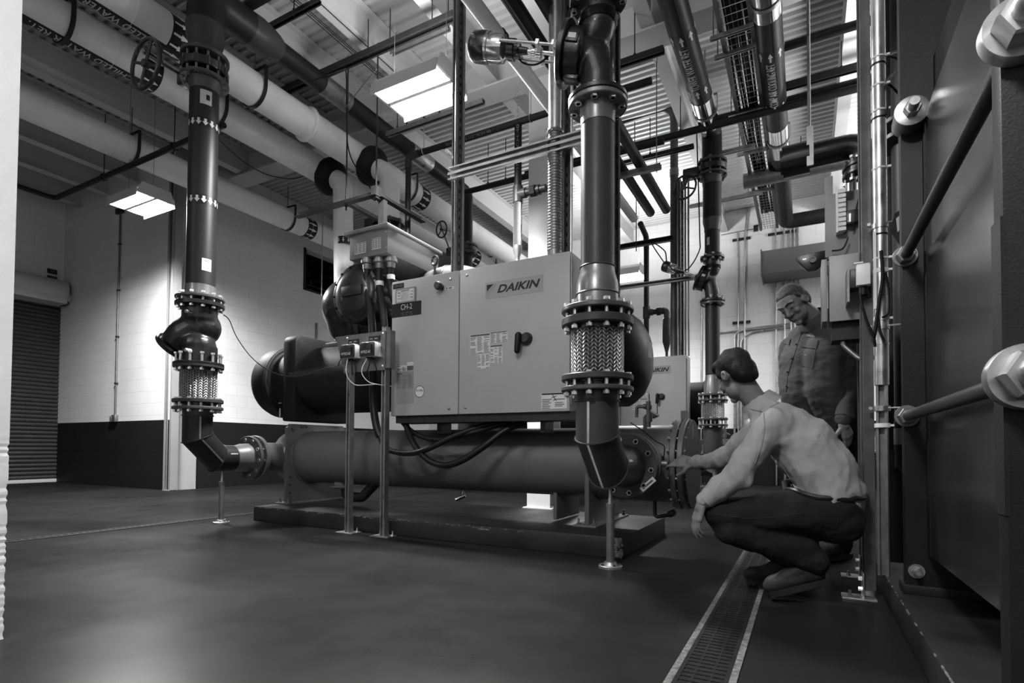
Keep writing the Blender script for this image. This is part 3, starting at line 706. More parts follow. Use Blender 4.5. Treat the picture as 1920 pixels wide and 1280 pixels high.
handwheel((x-.26, hw.y, hw.z), (0, 1, 0), .215, t, .018, 4)
t = thing('pipe_reducer', 'dark grey flared reducer above the handwheel valve on the left', 'pipe', (x, y, 4.28))
build('reducer_cone', MB().lathe((x, y, 4.285), (0, 0, 1), [(0, .128), (.04, .128), (.10, .14), (.18, .158), (.28, .165)], 40), K['pipeg'], t)
build('weld_bead', MB().torus((x, y, 4.30), (0, 0, 1), .131, .006, 36, 6), K['pipeg'], t)
# header pipe that runs back from the left riser
ZH = 4.86
t = thing('header_pipe', 'long black overhead pipe running back from the left riser', 'pipe', (x, y, ZH))
build('elbow', MB().tube(elbow_path([(x, y, 4.5), (x, y, ZH), (x, y+.42, ZH)], .3), .158, 28), K['pipe'], t)
build('reducer_cone', MB().lathe((x, y+.42, ZH), (0, 1, 0), [(0, .16), (.10, .165), (.2, .155), (.3, .135), (.36, .11)], 36), K['pipeg'], t)
build('pipe', MB().cyl((x, y+.7, ZH), (x, 7.15, ZH), .105, seg=32), K['pipe'], t)
build('saddle', MB().cyl((x, y+1.35, ZH), (x, y+1.75, ZH), .112, seg=32), K['galvd'], t)
build('saddle', MB().cyl((x, 5.9, ZH), (x, 6.35, ZH), .112, seg=32), K['galv'], t)
t2 = thing('pipe', 'black pipe dropping behind the cabinet from the long overhead header', 'pipe', (x, 7.3, .12))
build('drop', MB().tube(elbow_path([(x, 7.14, ZH), (x, 7.36, ZH), (x, 7.36, .12)], .2), .105, 24), K['pipe'], t2)
f = build('flange', MB().disc((x, 7.36, 3.98), (0, 0, 1), .19, .03), K['flange'], t2); bolts(f, (x, 7.36, 3.92), (0, 0, 1), .16, 8, .011, .18, K['galvd'])
build('flange', MB().disc((x, 7.36, 3.86), (0, 0, 1), .19, .03), K['flange'], t2)
build('wafer', MB().disc((x, 7.36, 3.92), (0, 0, 1), .18, .07), K['black'], t2)
build('sticker', patch(x, 7.36, .107, wv_-.1+.35, wv_+.55+.35, 3.4, 3.52), K['sticker'], t2)
# ================================================================== THE CHILLER
ch = thing('chiller', 'front water chiller with grey control cabinet, black compressor and long grey barrel', 'chiller', (-2.9, 4.12, .14))
CYc, CZc, CRc = 4.12, .615, .272
cb = build('condenser_barrel', MB().cyl((-4.64, CYc, CZc), (-1.40, CYc, CZc), CRc, seg=56), K['grey2'], ch)
build('weld_ring', MB().torus((-4.63, CYc, CZc), (1, 0, 0), CRc+.004, .012, 48, 8), K['grey2'], cb)
build('drain_cap', MB().cyl((-4.15, CYc-.05, .30), (-4.15, CYc-.05, .37), .075, seg=24).cyl((-4.15, CYc-.05, .315), (-4.15, CYc-.05, .33), .11, seg=24), K['grey2'], cb)
build('sight_elbow', MB().tube(elbow_path([(-4.12, CYc-.02, .34), (-4.12, CYc-.02, .22), (-3.9, CYc-.02, .22), (-3.75, CYc, .36)], .07), .05, 14), K['black'], cb)
build('data_label', MB().lathe((-3.02, CYc, CZc), (1, 0, 0), [(0, .2725), (0, .2732), (.1, .2732), (.1, .2725)], 56, False) if False else MB().box((-2.95, 3.92, .797), (.09, .002, .05), rot=Matrix.Rotation(math.radians(-43), 3, 'X')), K['stick_g'], cb)
build('service_valve', MB().tube([(-2.62, 3.98, .345), (-2.62, 3.95, .29)], .012, 8).tube([(-2.66, 3.93, .275), (-2.58, 3.955, .31)], .016, 8), K['black'], cb)
def plate_support(xp, ya, yb, zt, name='tube_sheet', th=.035, foot=True):
    poly = [(ya, .155), (yb, .155), (yb, zt-.06), (yb-.06, zt), (ya+.04, zt), (ya, zt-.04)]
    o = build(name, MB().prism(poly, (xp, 0, 0), (0, 1, 0), (0, 0, 1), (1, 0, 0), -th/2, th/2), K['grey2'], ch, bevel=.004)
    if foot:
        build('foot_plate', MB().bx(xp-.09, xp+.09, ya-.05, yb+.03, .14, .156), K['grey2'], o, bevel=.003)
        for yy in (ya-.01, yb-.02):
            for dx in (-.06, .06): build('anchor_bolt', MB().cyl((xp+dx, yy, .155), (xp+dx, yy, .20), .008, seg=8).cyl((xp+dx, yy, .155), (xp+dx, yy, .17), .015, seg=6), K['galvd'], o)
    return o
ts = plate_support(-4.66, 3.80, 4.62, .955)
for z in (.25, .33, .41): build('bolt_hole', MB().cyl((-4.645, 3.845, z), (-4.6405, 3.845, z), .010, seg=12), K['rubber'], ts)
for yy, z in ((3.86, .90), (3.98, .93), (4.04, .93)): build('sheet_bolt', MB().cyl((-4.645, yy, z), (-4.63, yy, z), .014, seg=6), K['black'], ts)
t2_ = plate_support(-1.44, 3.86, 4.62, .9)
plate_support(-1.76, 4.0, 4.5, .55, 'saddle_plate', .03, False)
# waterboxes
wb = build('waterbox', MB().cyl((-1.42, CYc, CZc), (-.83, CYc, CZc), .285, seg=56), K['grey2'], ch)
fl = build('end_cover', MB().disc((-.805, CYc, CZc), (1, 0, 0), .33, .04, .006, 56).disc((-.755, CYc, CZc), (1, 0, 0), .33, .04, .006, 56), K['grey2'], ch)
build('cover_plate', MB().disc((-.725, CYc, CZc), (1, 0, 0), .322, .022, .004, 56), mat('shaded_cover_grey', .028, .6, 0, .06, 6), fl)  # shade of the outward face is put into this darker grey
bolts(fl, (-.78, CYc, CZc), (1, 0, 0), .308, 20, .009, .13, K['galvd'])
build('cover_label', MB().bx(-.716, -.713, 4.05, 4.10, .80, .90), K['plasd'], fl)
build('lifting_lug', MB().box((-.78, CYc, .97), (.05, .02, .07)), K['grey2'], fl)
nz = build('inlet_nozzle', MB().cyl((XRI, 3.60, .61), (XRI, 4.0, .61), .15, seg=36).disc((XRI, 3.606, .61), (0, 1, 0), .22, .04, .005, 40), K['grey2'], ch)
wl = build('waterbox', MB().lathe((-4.68, CYc, CZc), (-1, 0, 0), [(0, .285), (.12, .285), (.25, .27), (.36, .2), (.42, .1), (.43, .02)], 48), K['grey2'], ch)
build('cover_flange', MB().disc((-4.71, CYc, CZc), (1, 0, 0), .325, .05, .006, 48), K['flangel'], wl)
build('outlet_nozzle', MB().cyl((XLE, 3.57, .61), (XLE, 4.0, .61), .15, seg=36).disc((XLE, 3.572, .61), (0, 1, 0), .22, .04, .005, 40), K['grey2'], ch)
# evaporator: black insulated vessel above
EY, EZ, ER = 4.2, 1.43, .355
ev = build('evaporator_barrel', MB().cyl((-4.7, EY, EZ), (-1.25, EY, EZ), ER, seg=48), K['blackm'], ch)
poly = []
for (cx_, cz_, a0) in ((4.52, 1.80, 0), (3.93, 1.80, 90)):
    for k in range(7): w = math.radians(a0+k*15); poly.append((cx_+.08*math.cos(w), cz_+.08*math.sin(w)))
poly += [(3.85, .985), (4.60, .985)]
ins = build('insulated_tube_sheet', MB().prism(poly, (-4.70, 0, 0), (0, 1, 0), (0, 0, 1), (1, 0, 0), -.09, .10), K['blackm'], ch, bevel=.02)
build('drain_pin', MB().cyl((-4.83, 3.86, 1.03), (-4.83, 3.86, 1.12), .010, seg=10).cyl((-4.83, 3.86, 1.17), (-4.83, 3.86, 1.18), .016, seg=8), K['galv'], ins)
hd = build('insulated_head', MB().lathe((-4.76, EY, EZ), (-1, 0, 0), [(0, .345), (.22, .345), (.25, .375), (.29, .39), (.46, .385), (.52, .36), (.56, .30), (.575, .2), (.58, .02)], 48), K['blackm'], ch)
build('head_flange', MB().torus((-5.02, EY, EZ), (1, 0, 0), .375, .025, 48, 10), K['blackm'], hd)
# right-hand insulated head: dished cover with a flat rim
rh = build('insulated_head', MB().lathe((-1.30, EY, EZ), (1, 0, 0), [(0, .36), (.0, .375), (.07, .375), (.11, .350), (.17, .30), (.225, .2), (.25, .1), (.255, .02)], 48), K['rubber'], ch)
hp = at(1222, 671, X=-1.06)
build('warning_label', MB().box((-1.05, EY-.07, EZ+.05), (.004, .10, .12), rot=Matrix.Rotation(math.radians(-22), 3, 'Z')), K['sticker'], rh)
for dz in (.31, -.31): build('clip', MB().box((-1.20, EY-.06, EZ+dz), (.02, .05, .02)), K['galv'], rh)
# compressor: motor end bell facing the room, volute behind
CX_, CZ_ = -3.61, 2.12
m = MB().cyl((CX_, 3.74, CZ_), (CX_, 4.2, CZ_), .25, seg=36).cap((CX_, 4.1, CZ_), .25, (CX_, 4.55, CZ_), .28).cap((CX_-.22, 4.15, CZ_-.05), .36, (CX_-.15, 4.45, CZ_-.05), .36)
m.cap((-4.02, 4.05, 2.12), .30, (-4.05, 4.5, 2.10), .34).cap((-4.05, 4.1, 2.0), .27, (-3.75, 4.15, 1.78), .2).cap((CX_-.25, 4.1, CZ_-.1), .30, (CX_+.1, 4.2, CZ_-.35), .2).cap((CX_, 4.2, 1.7), .2, (CX_, 4.2, 1.95), .25).bx(CX_-.2, CX_+.25, 3.9, 4.5, 1.72, 2.0)
cp = remesh('compressor', m, .022, K['black'], ch, 6)
eb = build('motor_end_bell', MB().lathe((CX_, 3.70, CZ_), (0, -1, 0), [(-.08, .25), (-.02, .25), (-.02, .272), (.03, .272), (.035, .262), (.036, .238), (.05, .228), (.065, .205), (.075, .16), (.08, .02)], 48), K['black'], ch)
for k in range(14):
    w = 2*PI*k/14; build('bell_bolt', MB().cyl((CX_+.255*math.cos(w), 3.70, CZ_+.255*math.sin(w)), (CX_+.255*math.cos(w), 3.655, CZ_+.255*math.sin(w)), .011, seg=6), K['black'], eb)
build('name_plate', MB().bx(CX_-.11, CX_+.13, 3.606, 3.63, CZ_-.03, CZ_+.06), K['plasd'], eb, bevel=.004)
build('suction_flange', MB().disc((CX_-.30, 4.05, 1.95), V((-.8, -.5, -.1)), .26, .06, .01, 40), K['black'], cp)
build('discharge_elbow', MB().tube(elbow_path([(-4.05, 4.25, 1.62), (-4.38, 4.25, 1.80), (-4.1, 4.35, 2.1)], .15), .08, 14), K['blackm'], ch)
build('oil_cooler', MB().bx(-4.40, -3.80, 4.05, 4.3, 1.69, 1.80).bx(-4.40, -4.05, 4.02, 4.3, 1.60, 1.70), K['black'], ch, bevel=.01)
for i, (dx, dz, hh) in enumerate(((-.12, .25, .16), (.0, .27, .12), (.1, .26, .08))):
    build('sensor_lead', MB().tube(smooth_path([(CX_+dx-.05, 3.9, CZ_+dz-.04), (CX_+dx-.06, 3.9, CZ_+dz+hh*.6), (CX_+dx+.01, 3.9, CZ_+dz+hh), (CX_+dx+.1, 3.95, CZ_+dz+hh*.9)]), .014, 8), K['rubber'], cp)
# terminal box on top of the motor
bxr, bxl, by0 = -3.18, -3.655, 3.6; by1 = at(826, 477, X=bxr).y
zb, zt = 2.415, 2.645
tb = build('terminal_box', MB().bx(bxl+.02, bxr-.01, by0+.02, by1-.02, zb, zt), mat('terminal_grey', .15, .5, 0, .03, 5), ch, bevel=.004)
build('box_lid', MB().bx(bxl-.03, bxr+.012, by0-.01, by1+.02, zt-.01, zt+.025), mat('terminal_grey', .15), tb, bevel=.006)
for u0, v0, u1, v1 in ((665, 458, 686, 469), (697.5, 448, 714, 461)):
    p, q = at(u0, v0, Y=by0+.018), at(u1, v1, Y=by0+.018)
    build('warning_sticker', MB().bx(p.x, q.x, by0+.0165, by0+.0195, q.z-.02, p.z), K['sticker'], tb)
    m = MB()
    for i in range(6):
        for j in range(3): m.bx(p.x+(q.x-p.x)*(j+.1)/3, p.x+(q.x-p.x)*(j+.85)/3, by0+.0155, by0+.0165, p.z-(p.z-q.z+.02)*(i+.4)/6.6-.006, p.z-(p.z-q.z+.02)*(i+.4)/6.6)
    build('sticker_print', m, K['inkg'], tb)
for z in (2.46, 2.53, 2.60): build('box_screw', MB().cyl((bxr-.02, by0+.02, z), (bxr-.02, by0+.012, z), .006, seg=8), K['galv'], tb)
# suction line in grey jacket
sl = build('suction_line', MB().tube(smooth_path([(-3.55, 4.40, 1.95), (-3.50, 4.36, 2.12), (-3.36, 4.30, 2.25), (-3.1, 4.26, 2.31), (-2.85, 4.25, 2.30), (-2.66, 4.25, 2.21), (-2.56, 4.25, 2.02), (-2.52, 4.25, 1.7)]), .135, 24), mat('grey_jacket', .04, .55, 0, .1, 5, .6, 8), ch)
for x_ in (-2.98,): build('strap', MB().torus((x_, 4.255, 2.308), (1, .0, 0), .137, .014, 32, 6), K['rubber'], sl)
build('lifting_eye', MB().torus((-3.05, 4.12, 2.475), (.3, 1, 0), .042, .012, 24, 8).cyl((-3.05, 4.12, 2.34), (-3.05, 4.12, 2.44), .012, seg=10), K['black'], ch)
# control cabinet
FY = 3.55
cx0, cx1, cz0, cz1 = -3.07, -1.452, .985, 2.118
xs = at(860.5, 640, Y=FY).x
bd = build('control_cabinet', MB().bx(cx0+.012, cx1, FY+.02, FY+.30, cz0, cz1), K['grey'], ch, bevel=.003)
build('base_rail', MB().bx(cx0+.03, cx1+.05, FY+.03, FY+.26, cz0-.06, cz0+.001), K['strut'], bd)
dl = build('left_cabinet_door', MB().bx(cx0, xs-.004, FY, FY+.03, cz0+.0, cz1), K['grey'], ch, bevel=.004)
dr = build('right_cabinet_door', MB().bx(xs+.004, cx1-.002, FY, FY+.03, cz0+.0, cz1), K['grey'], ch, bevel=.004)
build('hinge', MB().cyl((cx1+.004, FY+.012, cz0+.05), (cx1+.004, FY+.012, cz1-.05), .007, seg=8), K['galvd'], dr)
for u, v, par in ((845, 523.4, dl), (842.3, 766, dl), (876, 516.4, dr), (873, 764, dr)):
    p = at(u, v, Y=FY); build('door_latch', MB().lathe((p.x, FY+.001, p.z), (0, -1, 0), [(0, .014), (.006, .013), (.012, .008), (.013, .001)], 14), K['chrome'], par)
def dec(name, u0, v0, u1, v1, m, par, y=FY, d=.002, lift=0):
    p, q = at(u0, v0, Y=y), at(u1, v1, Y=y)
    build(name, MB().bx(p.x, q.x, y-d-lift, y-lift+.0005, q.z, p.z), m, par); return p, q
def lines(name, p, q, rows, cols, m, par, y=FY-.0025, seed=1, hgt=.45, headband=False):
    r_ = random.Random(seed); mb = MB(); W = q.x-p.x; H_ = p.z-q.z
    if headband: mb.bx(p.x+W*.02, q.x-W*.02, y-.0006, y, p.z-H_*.11, p.z-H_*.02)
    z0_ = p.z-(H_*.14 if headband else H_*.05); hh = (z0_-q.z)/rows
    for i in range(rows):
        for j in range(cols):
            a = p.x+W*(j+.07)/cols; b = a+W*(.5+.38*r_.random())/cols
            if r_.random() < .88: mb.bx(a, b, y-.0006, y, z0_-hh*(i+hgt+.2), z0_-hh*(i+.2))
    build(name, mb, m, par)
for i, (u0, v0, u1, v1, rr, cc) in enumerate(((882, 628, 919.2, 660.5, 15, 3), (919.8, 622.8, 951.8, 640, 8, 3), (919.8, 647, 942, 680.5, 15, 3), (895.4, 664.8, 918.4, 690, 10, 3))):
    p, q = dec('instruction_sticker', u0, v0, u1, v1, K['sticker'], dr); lines('sticker_print', p, q, rr, cc, K['inkg'], dr, seed=i, headband=(i != 3))
p, q = dec('warning_sticker', 1015.2, 737, 1063, 765.4, K['sticker'], dr); lines('sticker_print', p, V((q.x, 0, q.z)), 9, 2, K['inkg'], dr, seed=9)
W = q.x-p.x; H_ = p.z-q.z
mb = MB().bx(p.x+W*.02, q.x-W*.02, FY-.0032, FY-.002, p.z-H_*.12, p.z-H_*.02).bx(p.x+W*.02, q.x-W*.02, FY-.003, FY-.0029, p.z-H_*.4, p.z-H_*.13)
build('warning_band', MB().bx(p.x+W*.02, q.x-W*.02, FY-.0032, FY-.002, p.z-H_*.12, p.z-H_*.02), K['ink'], dr)
build('sticker_blank', MB().bx(p.x+W*.02, q.x-W*.02, FY-.0034, FY-.0024, p.z-H_*.38, p.z-H_*.13), K['sticker'], dr)
c_ = V((p.x+W*.5, FY-.0036, p.z-H_*.27)); mb = MB()
for a, b in (((-.02, .03), (.015, -.02)), ((.015, -.02), (-.005, -.045)), ((.0, .0), (.035, .012)), ((.0, .0), (-.03, -.005)), ((.015, -.02), (.03, -.045))): mb.tube([c_+V((a[0]*.6, 0, a[1]*.6)), c_+V((b[0]*.6, 0, b[1]*.6))], .0026, 6)
build('pictogram', mb, K['ink'], dr)
# maker's plate, triangle mark and lettering
p, q = at(910.5, 531, Y=FY), at(1018, 545.5, Y=FY)
build('logo_plate', MB().bx(p.x, q.x, FY-.0018, FY+.0005, q.z, p.z), mat('logo_plate', .23, .35, 0, .03, 5), dr)
def word(body, x0, z0, x1, h, y, m, par, name='lettering', shear=0., bold=0.):
    vf = text_vf(body, 1., shear, bold); xs_ = [v[0] for v in vf[0]]; ys_ = [v[1] for v in vf[0]]
    a, b, c, d = min(xs_), max(xs_), min(ys_), max(ys_); kx = (x1-x0)/(b-a); ky = h/(d-c)
    return build(name, MB().mapped(vf, lambda x, y_: V((x0+(x-a)*kx, y, z0+(y_-c)*ky))), m, par, smooth=0)
a_, b_ = at(932.5, 549.5, Y=FY), at(1013.5, 536, Y=FY)
hl = at(933, 534.5, Y=FY).z-at(933, 549.5, Y=FY).z
word('DAIKIN', a_.x, a_.z, b_.x, hl, FY-.0025, mat('logo_ink', .012, .4), dr, 'maker_lettering', .32, .035)
t1_, t2v, t3v = at(913, 534.5, Y=FY), at(925.5, 532.6, Y=FY), at(913, 547, Y=FY)
build('maker_mark', MB().add([V((t1_.x, FY-.0025, t1_.z)), V((t2v.x, FY-.0025, t1_.z)), V((t3v.x, FY-.0025, t3v.z))], [(0, 2, 1)]), K['ink'], dr)
build('maker_mark', MB().add([V((t3v.x, FY-.0025, t3v.z-.002)), V((t2v.x+.005, FY-.0025, t1_.z)), V((t2v.x+.03, FY-.0025, t1_.z)), V((t3v.x, FY-.0025, t3v.z-.04))], [(0, 3, 2, 1)]), K['stick_g'], dr)
# main switch
c = at(988, 635, Y=FY)
sw = build('switch_rosette', MB().lathe((c.x, FY, c.z), (0, -1, 0), [(0, .046), (.02, .046), (.03, .04), (.045, .03)], 28), K['plasd'], dr)
l0, l1 = at(977, 627, Y=FY-.04), at(974.5, 655, Y=FY-.04)
build('switch_handle', MB().cap((c.x-.045, FY-.05, c.z+.02), .026, (c.x-.055, FY-.05, c.z-.09), .022), K['rubber'], dr)
# left door fittings
dec('id_tag', 737.3, 533.4, 757.4, 539.2, K['ink'], dl)
p, q = at(739.5, 539.6, Y=FY), at(755.5, 536.5, Y=FY); word('CH-02', p.x, p.z, q.x, .022, FY-.0025, K['stick_g'], dl)
p, q = dec('operator_panel', 743.4, 543.5, 780.4, 565, K['stick_g'], dl, d=.012)
sc_ = build('operator_screen', MB().bx(p.x+.012, q.x-.012, FY-.0135, FY-.011, q.z+.012, p.z-.012), K['screen'], dl)
mb = MB(); W = q.x-p.x; H_ = p.z-q.z
for i in range(3):
    for s_ in (.12, .76): mb.bx(p.x+W*s_, p.x+W*(s_+.12), FY-.0145, FY-.0135, p.z-H_*(.3+.2*i), p.z-H_*(.26+.2*i))
mb.bx(p.x+W*.3, p.x+W*.7, FY-.0145, FY-.0135, p.z-H_*.2, p.z-H_*.16)
build('screen_buttons', mb, K['inkg'], dl)
dec('unit_plate', 735.8, 571.2, 789.8, 588.8, K['ink'], dl, d=.003)
p, q = at(752, 581.6, Y=FY), at(773, 570.5, Y=FY); word('CH-2', p.x, p.z, q.x, .047, FY-.0036, K['sticker'], dl, bold=.002)
p, q = at(753, 590.4, Y=FY), at(775, 584, Y=FY)
lines('plate_print', V((p.x, 0, p.z+.022)), V((q.x, 0, p.z-.012)), 2, 3, K['inkg'], dl, y=FY-.0032, hgt=.5)
p, q = dec('nameplate', 743.9, 698, 775, 755.6, mat('nameplate', .21, .4, 0, .03), dl); lines('nameplate_print', V((p.x, 0, p.z-.02)), V((q.x, 0, q.z+.12)), 11, 3, K['inkg'], dl, seed=4, hgt=.3)
p2, q2 = at(744.5, 701.5, Y=FY), at(755, 699.2, Y=FY); word('DAIKIN', p2.x, p2.z-.006, q2.x, .012, FY-.0026, K['ink'], dl, shear=.3, bold=.03)
p, q = dec('rating_sticker', 743.9, 686, 763, 694.4, K['sticker'], dl); lines('rating_print', p, q, 4, 2, K['ink'], dl, seed=5)
p, q = dec('rating_sticker', 763.6, 679, 775, 685.2, K['sticker'], dl)
dec('rating_sticker', 763.6, 685.8, 775, 693.2, K['inkg'], dl)
c = at(787, 734, Y=FY)
rb_ = build('refrigerant_label', MB().disc((c.x, FY-.001, c.z), (0, 1, 0), .049, .002, .0005, 40), K['sticker'], dl)
build('label_ring', MB().ring((c.x, FY-.002, c.z), (0, 1, 0), .049, .0445, .001, 40), K['ink'], dl)
word('R134a', c.x-.032, c.z+.0, c.x+.033, .020, FY-.003, K['ink'], dl, bold=.01)
lines('label_print', V((c.x-.03, 0, c.z+.034)), V((c.x+.03, 0, c.z-.034)), 5, 1, K['inkg'], dl, seed=2, hgt=.0) if False else None
c = at(823, 539.5, Y=FY)
build('stop_button', MB().cyl((c.x+.03, FY, c.z), (c.x+.03, FY-.03, c.z), .02, seg=16).lathe((c.x+.03, FY-.03, c.z), (0, -1, 0), [(0, .02), (.004, .032), (.03, .034), (.045, .026)], 20), mat('button_grey', .045, .4), dl)
p, q = dec('arrow_label', 834.5, 539, 851.5, 541.2, K['sticker'], dl); lines('arrow_print', V((p.x+.035, 0, p.z)), q, 1, 1, K['inkg'], dl)
build('arrow_print', MB().add([V((p.x+.006, FY-.0026, (p.z+q.z)/2)), V((p.x+.025, FY-.0026, p.z-.003)), V((p.x+.025, FY-.0026, q.z+.003))], [(0, 2, 1)]), K['ink'], dl)
# brackets and wiring under the cabinet
build('cabinet_bracket', MB().bx(-2.7, -2.66, 3.7, 3.85, .84, .93).bx(-1.75, -1.71, 3.7, 3.85, .84, .93), K['strut'], ch)
build('gauge_manifold', MB().tube([(-1.0, 3.95, .88), (-1.0, 3.95, 1.07)], .016, 10).cyl((-1.0, 3.95, .92), (-1.0, 3.95, .97), .028, seg=12).cyl((-1.0, 3.95, 1.01), (-1.0, 3.95, 1.04), .024, seg=10).tube([(-1.0, 3.95, 1.0), (-.93, 3.95, .96)], .010, 8), K['galvd'], ch)
for i, (px_, pz_, py_) in enumerate(((at(1199, 762, Y=4.0).x, at(1199, 762, Y=4.0).z, 4.0), (at(1214, 780, Y=4.05).x, at(1214, 780, Y=4.05).z, 4.05))):
    vv = build('ball_valve', MB().tube(elbow_path([(px_-.02, py_, pz_-.08), (px_-.02, py_, pz_), (px_+.07, py_, pz_)], .025), .013, 10).cyl((px_+.03, py_, pz_), (px_+.055, py_, pz_), .019, seg=12), K['galvd'], ch)
    build('valve_lever', MB().box((px_+.075, py_-.01, pz_+.045), (.006, .006, .10)), K['strut'], vv)
build('drain_cock', MB().tube(elbow_path([(-.98, 4.05, .36), (-.98, 4.05, .22), (-.86, 4.02, .25)], .03), .014, 10).cyl((-.87, 4.02, .25), (-.83, 4.01, .27), .024, seg=10), K['black'], ch)
# second chiller of the same make behind
c2 = dup(ch, (-2.9, 8.37, .14), 'second grey chiller behind, its cabinet showing right of the black vessel', None, (1, 1, .955))
# ================================================================== OVERHEAD
IR = .18
def under_text(par, body, xc, zc, r, ystart, yend, h, nm='lettering', band=True, mtxt=None, width=None):
    """printed strip on the underside of a pipe; reads from ystart toward yend (smaller y)"""
    vf = text_vf(body, 1., 0, .012, [i*.12 for i in range(-2, 9)]); xs_ = [v[0] for v in vf[0]]; ys_ = [v[1] for v in vf[0]]
    a, b = min(xs_), max(xs_); kx = (ystart-yend)/(b-a); c, d = min(ys_), max(ys_); ky = h/(d-c); R2 = r+.0035
    f = lambda x, y: (lambda ph: V((xc-R2*math.sin(ph), ystart-(x-a)*kx, zc-R2*math.cos(ph))))(((y-c)*ky-h/2)/R2)
    bd = None
    if band:
        w = h*.78/r; m = MB(); vs = []
        for k in range(13):
            ph = -w+2*w*k/12
            for yy in (ystart+.06, yend-.06): vs.append((xc-(r+.0015)*math.sin(ph), yy, zc-(r+.0015)*math.cos(ph)))
        bd = build('label_strip', m.add(vs, [(2*k, 2*k+1, 2*k+3, 2*k+2) for k in range(12)]), K['ink'], par)
    build(nm, MB().mapped(vf, f), mtxt or K['sticker'], bd or par, smooth=0)
def arrow_ring(par, xc, zc, r, y, w, sgn, n, mring, marr, ang=None):
    bd = build('arrow_band', MB().lathe((xc, y-w/2, zc), (0, 1, 0), [(0, r), (0, r+.0015), (w, r+.0015), (w, r)], 44, False), mring, par)
    m = MB(); R2 = r+.004; aw = PI*r/n*.62
    ar = [(-.3, -.42), (.3, -.42), (.3, .0), (.8, .0), (0, .45), (-.8, .0), (-.3, .0)]
    for k in range(n):
        w0 = 2*PI*k/n
        if ang and not (ang[0] <= w0 <= ang[1]): continue
        m.add([V((xc-R2*math.sin(w0+px*aw/r), y+py*w*sgn, zc-R2*math.cos(w0+px*aw/r))) for px, py in ar], [tuple(range(7))])
    build('arrow', m, marr, bd, smooth=0)
def hanger(par, xc, y, zc, r, ztop=5.24, name='pipe_hanger', m=None):
    m = m or K['strut']; rr = r+.012
    mb = MB(); vs = []
    for k in range(17):
        w = PI+PI*k/16
        for yy, q in ((y-.02, rr), (y+.02, rr), (y+.02, rr+.006), (y-.02, rr+.006)): vs.append((xc+q*math.cos(w), yy, zc+q*math.sin(w)))
    fs = []
    for k in range(16):
        for j in range(4): j2 = (j+1) % 4; fs.append((k*4+j, k*4+j2, k*4+4+j2, k*4+4+j))
    mb.add(vs, fs)
    zt = zc+r+.08
    for s in (-1, 1): mb.box((xc+s*(rr+.003), y, (zc+zt)/2-.02), (.006, .04, zt-zc-.04))
    mb.box((xc, y, zt-.045), (2*rr+.01, .035, .008)).cyl((xc-rr, y, zt-.05), (xc+rr, y, zt-.05), .008, seg=8)
    h = build(name, mb, m, par); build('hanger_rod', MB().cyl((xc, y, zt-.05), (xc, y, ztop), .008, seg=8), K['galvd'], h)
PX = ((-5.37, 4.68, 'upper'), (-6.10, 4.68, 'middle'), (-7.90, 4.66, 'lower'))
insp = []
for i, (xc, zc, nm) in enumerate(PX):
    t = thing('insulated_pipe', ('white jacketed overhead pipe lettered CHILLED WATER SUP, uppermost of three', 'white jacketed overhead pipe lettered CHILLED WATER RET, middle of three', 'unlettered white jacketed overhead pipe near the left wall, lowest in view')[i], 'pipe', (xc, 4, zc-IR), 'chilled water pipes under the ceiling')
    build('pipe_jacket', MB().cyl((xc, -2.5, zc), (xc, YD, zc), IR, seg=40), K['insul'], t); insp.append(t)
    for k in range(7):
        yy = -1.2+1.9*k+.2*i
        build('jacket_seam', MB().torus((xc, yy, zc), (0, 1, 0), IR+.0005, .0025, 36, 6), K['insul'], t)
xc, zc = PX[1][:2]
a, b = at(246, 151, Z=zc-IR).y, at(62, 60, Z=zc-IR).y
under_text(insp[1], 'CHILLED WATER RET.', xc, zc, IR, a, b-(a-b)*.10, .088)
arrow_ring(insp[1], xc, zc, IR, at(283, 150, X=xc+.1).y, .17, 1, 11, K['ink'], K['insul'])
xc, zc = PX[0][:2]
a, b = at(303, 88, Z=zc-IR).y, at(148, -12, Z=zc-IR).y
under_text(insp[0], 'CHILLED WATER SUP.', xc, zc, IR, a, b-(a-b)*.2, .088)
arrow_ring(insp[0], xc, zc, IR, at(333, 80, X=xc+.1).y, .17, 1, 11, K['ink'], K['insul'])
for i, (u, v) in ((2, (583, 437)), (0, (795, 385)), (1, (893, 462))):
    xc, zc = PX[i][:2]; arrow_ring(insp[i], xc, zc, IR, at(u, v, X=xc+.12).y, .20, 1, 11, K['ink'], K['insul'])
build('joint_cover', MB().torus((PX[0][0], at(590, 250, X=PX[0][0]+.14).y, PX[0][1]), (0, 1, 0), IR+.004, .03, 40, 8), K['insul'], insp[0])
for i, u, v in ((0, 490, 180), (1, 418, 215), (2, 255, 295), (2, 548, 420), (0, 775, 360), (1, 925, 450), (1, 130, 60)):
    xc, zc = PX[i][:2]; hanger(insp[i], xc, at(u, v, X=xc+.12).y, zc, IR)
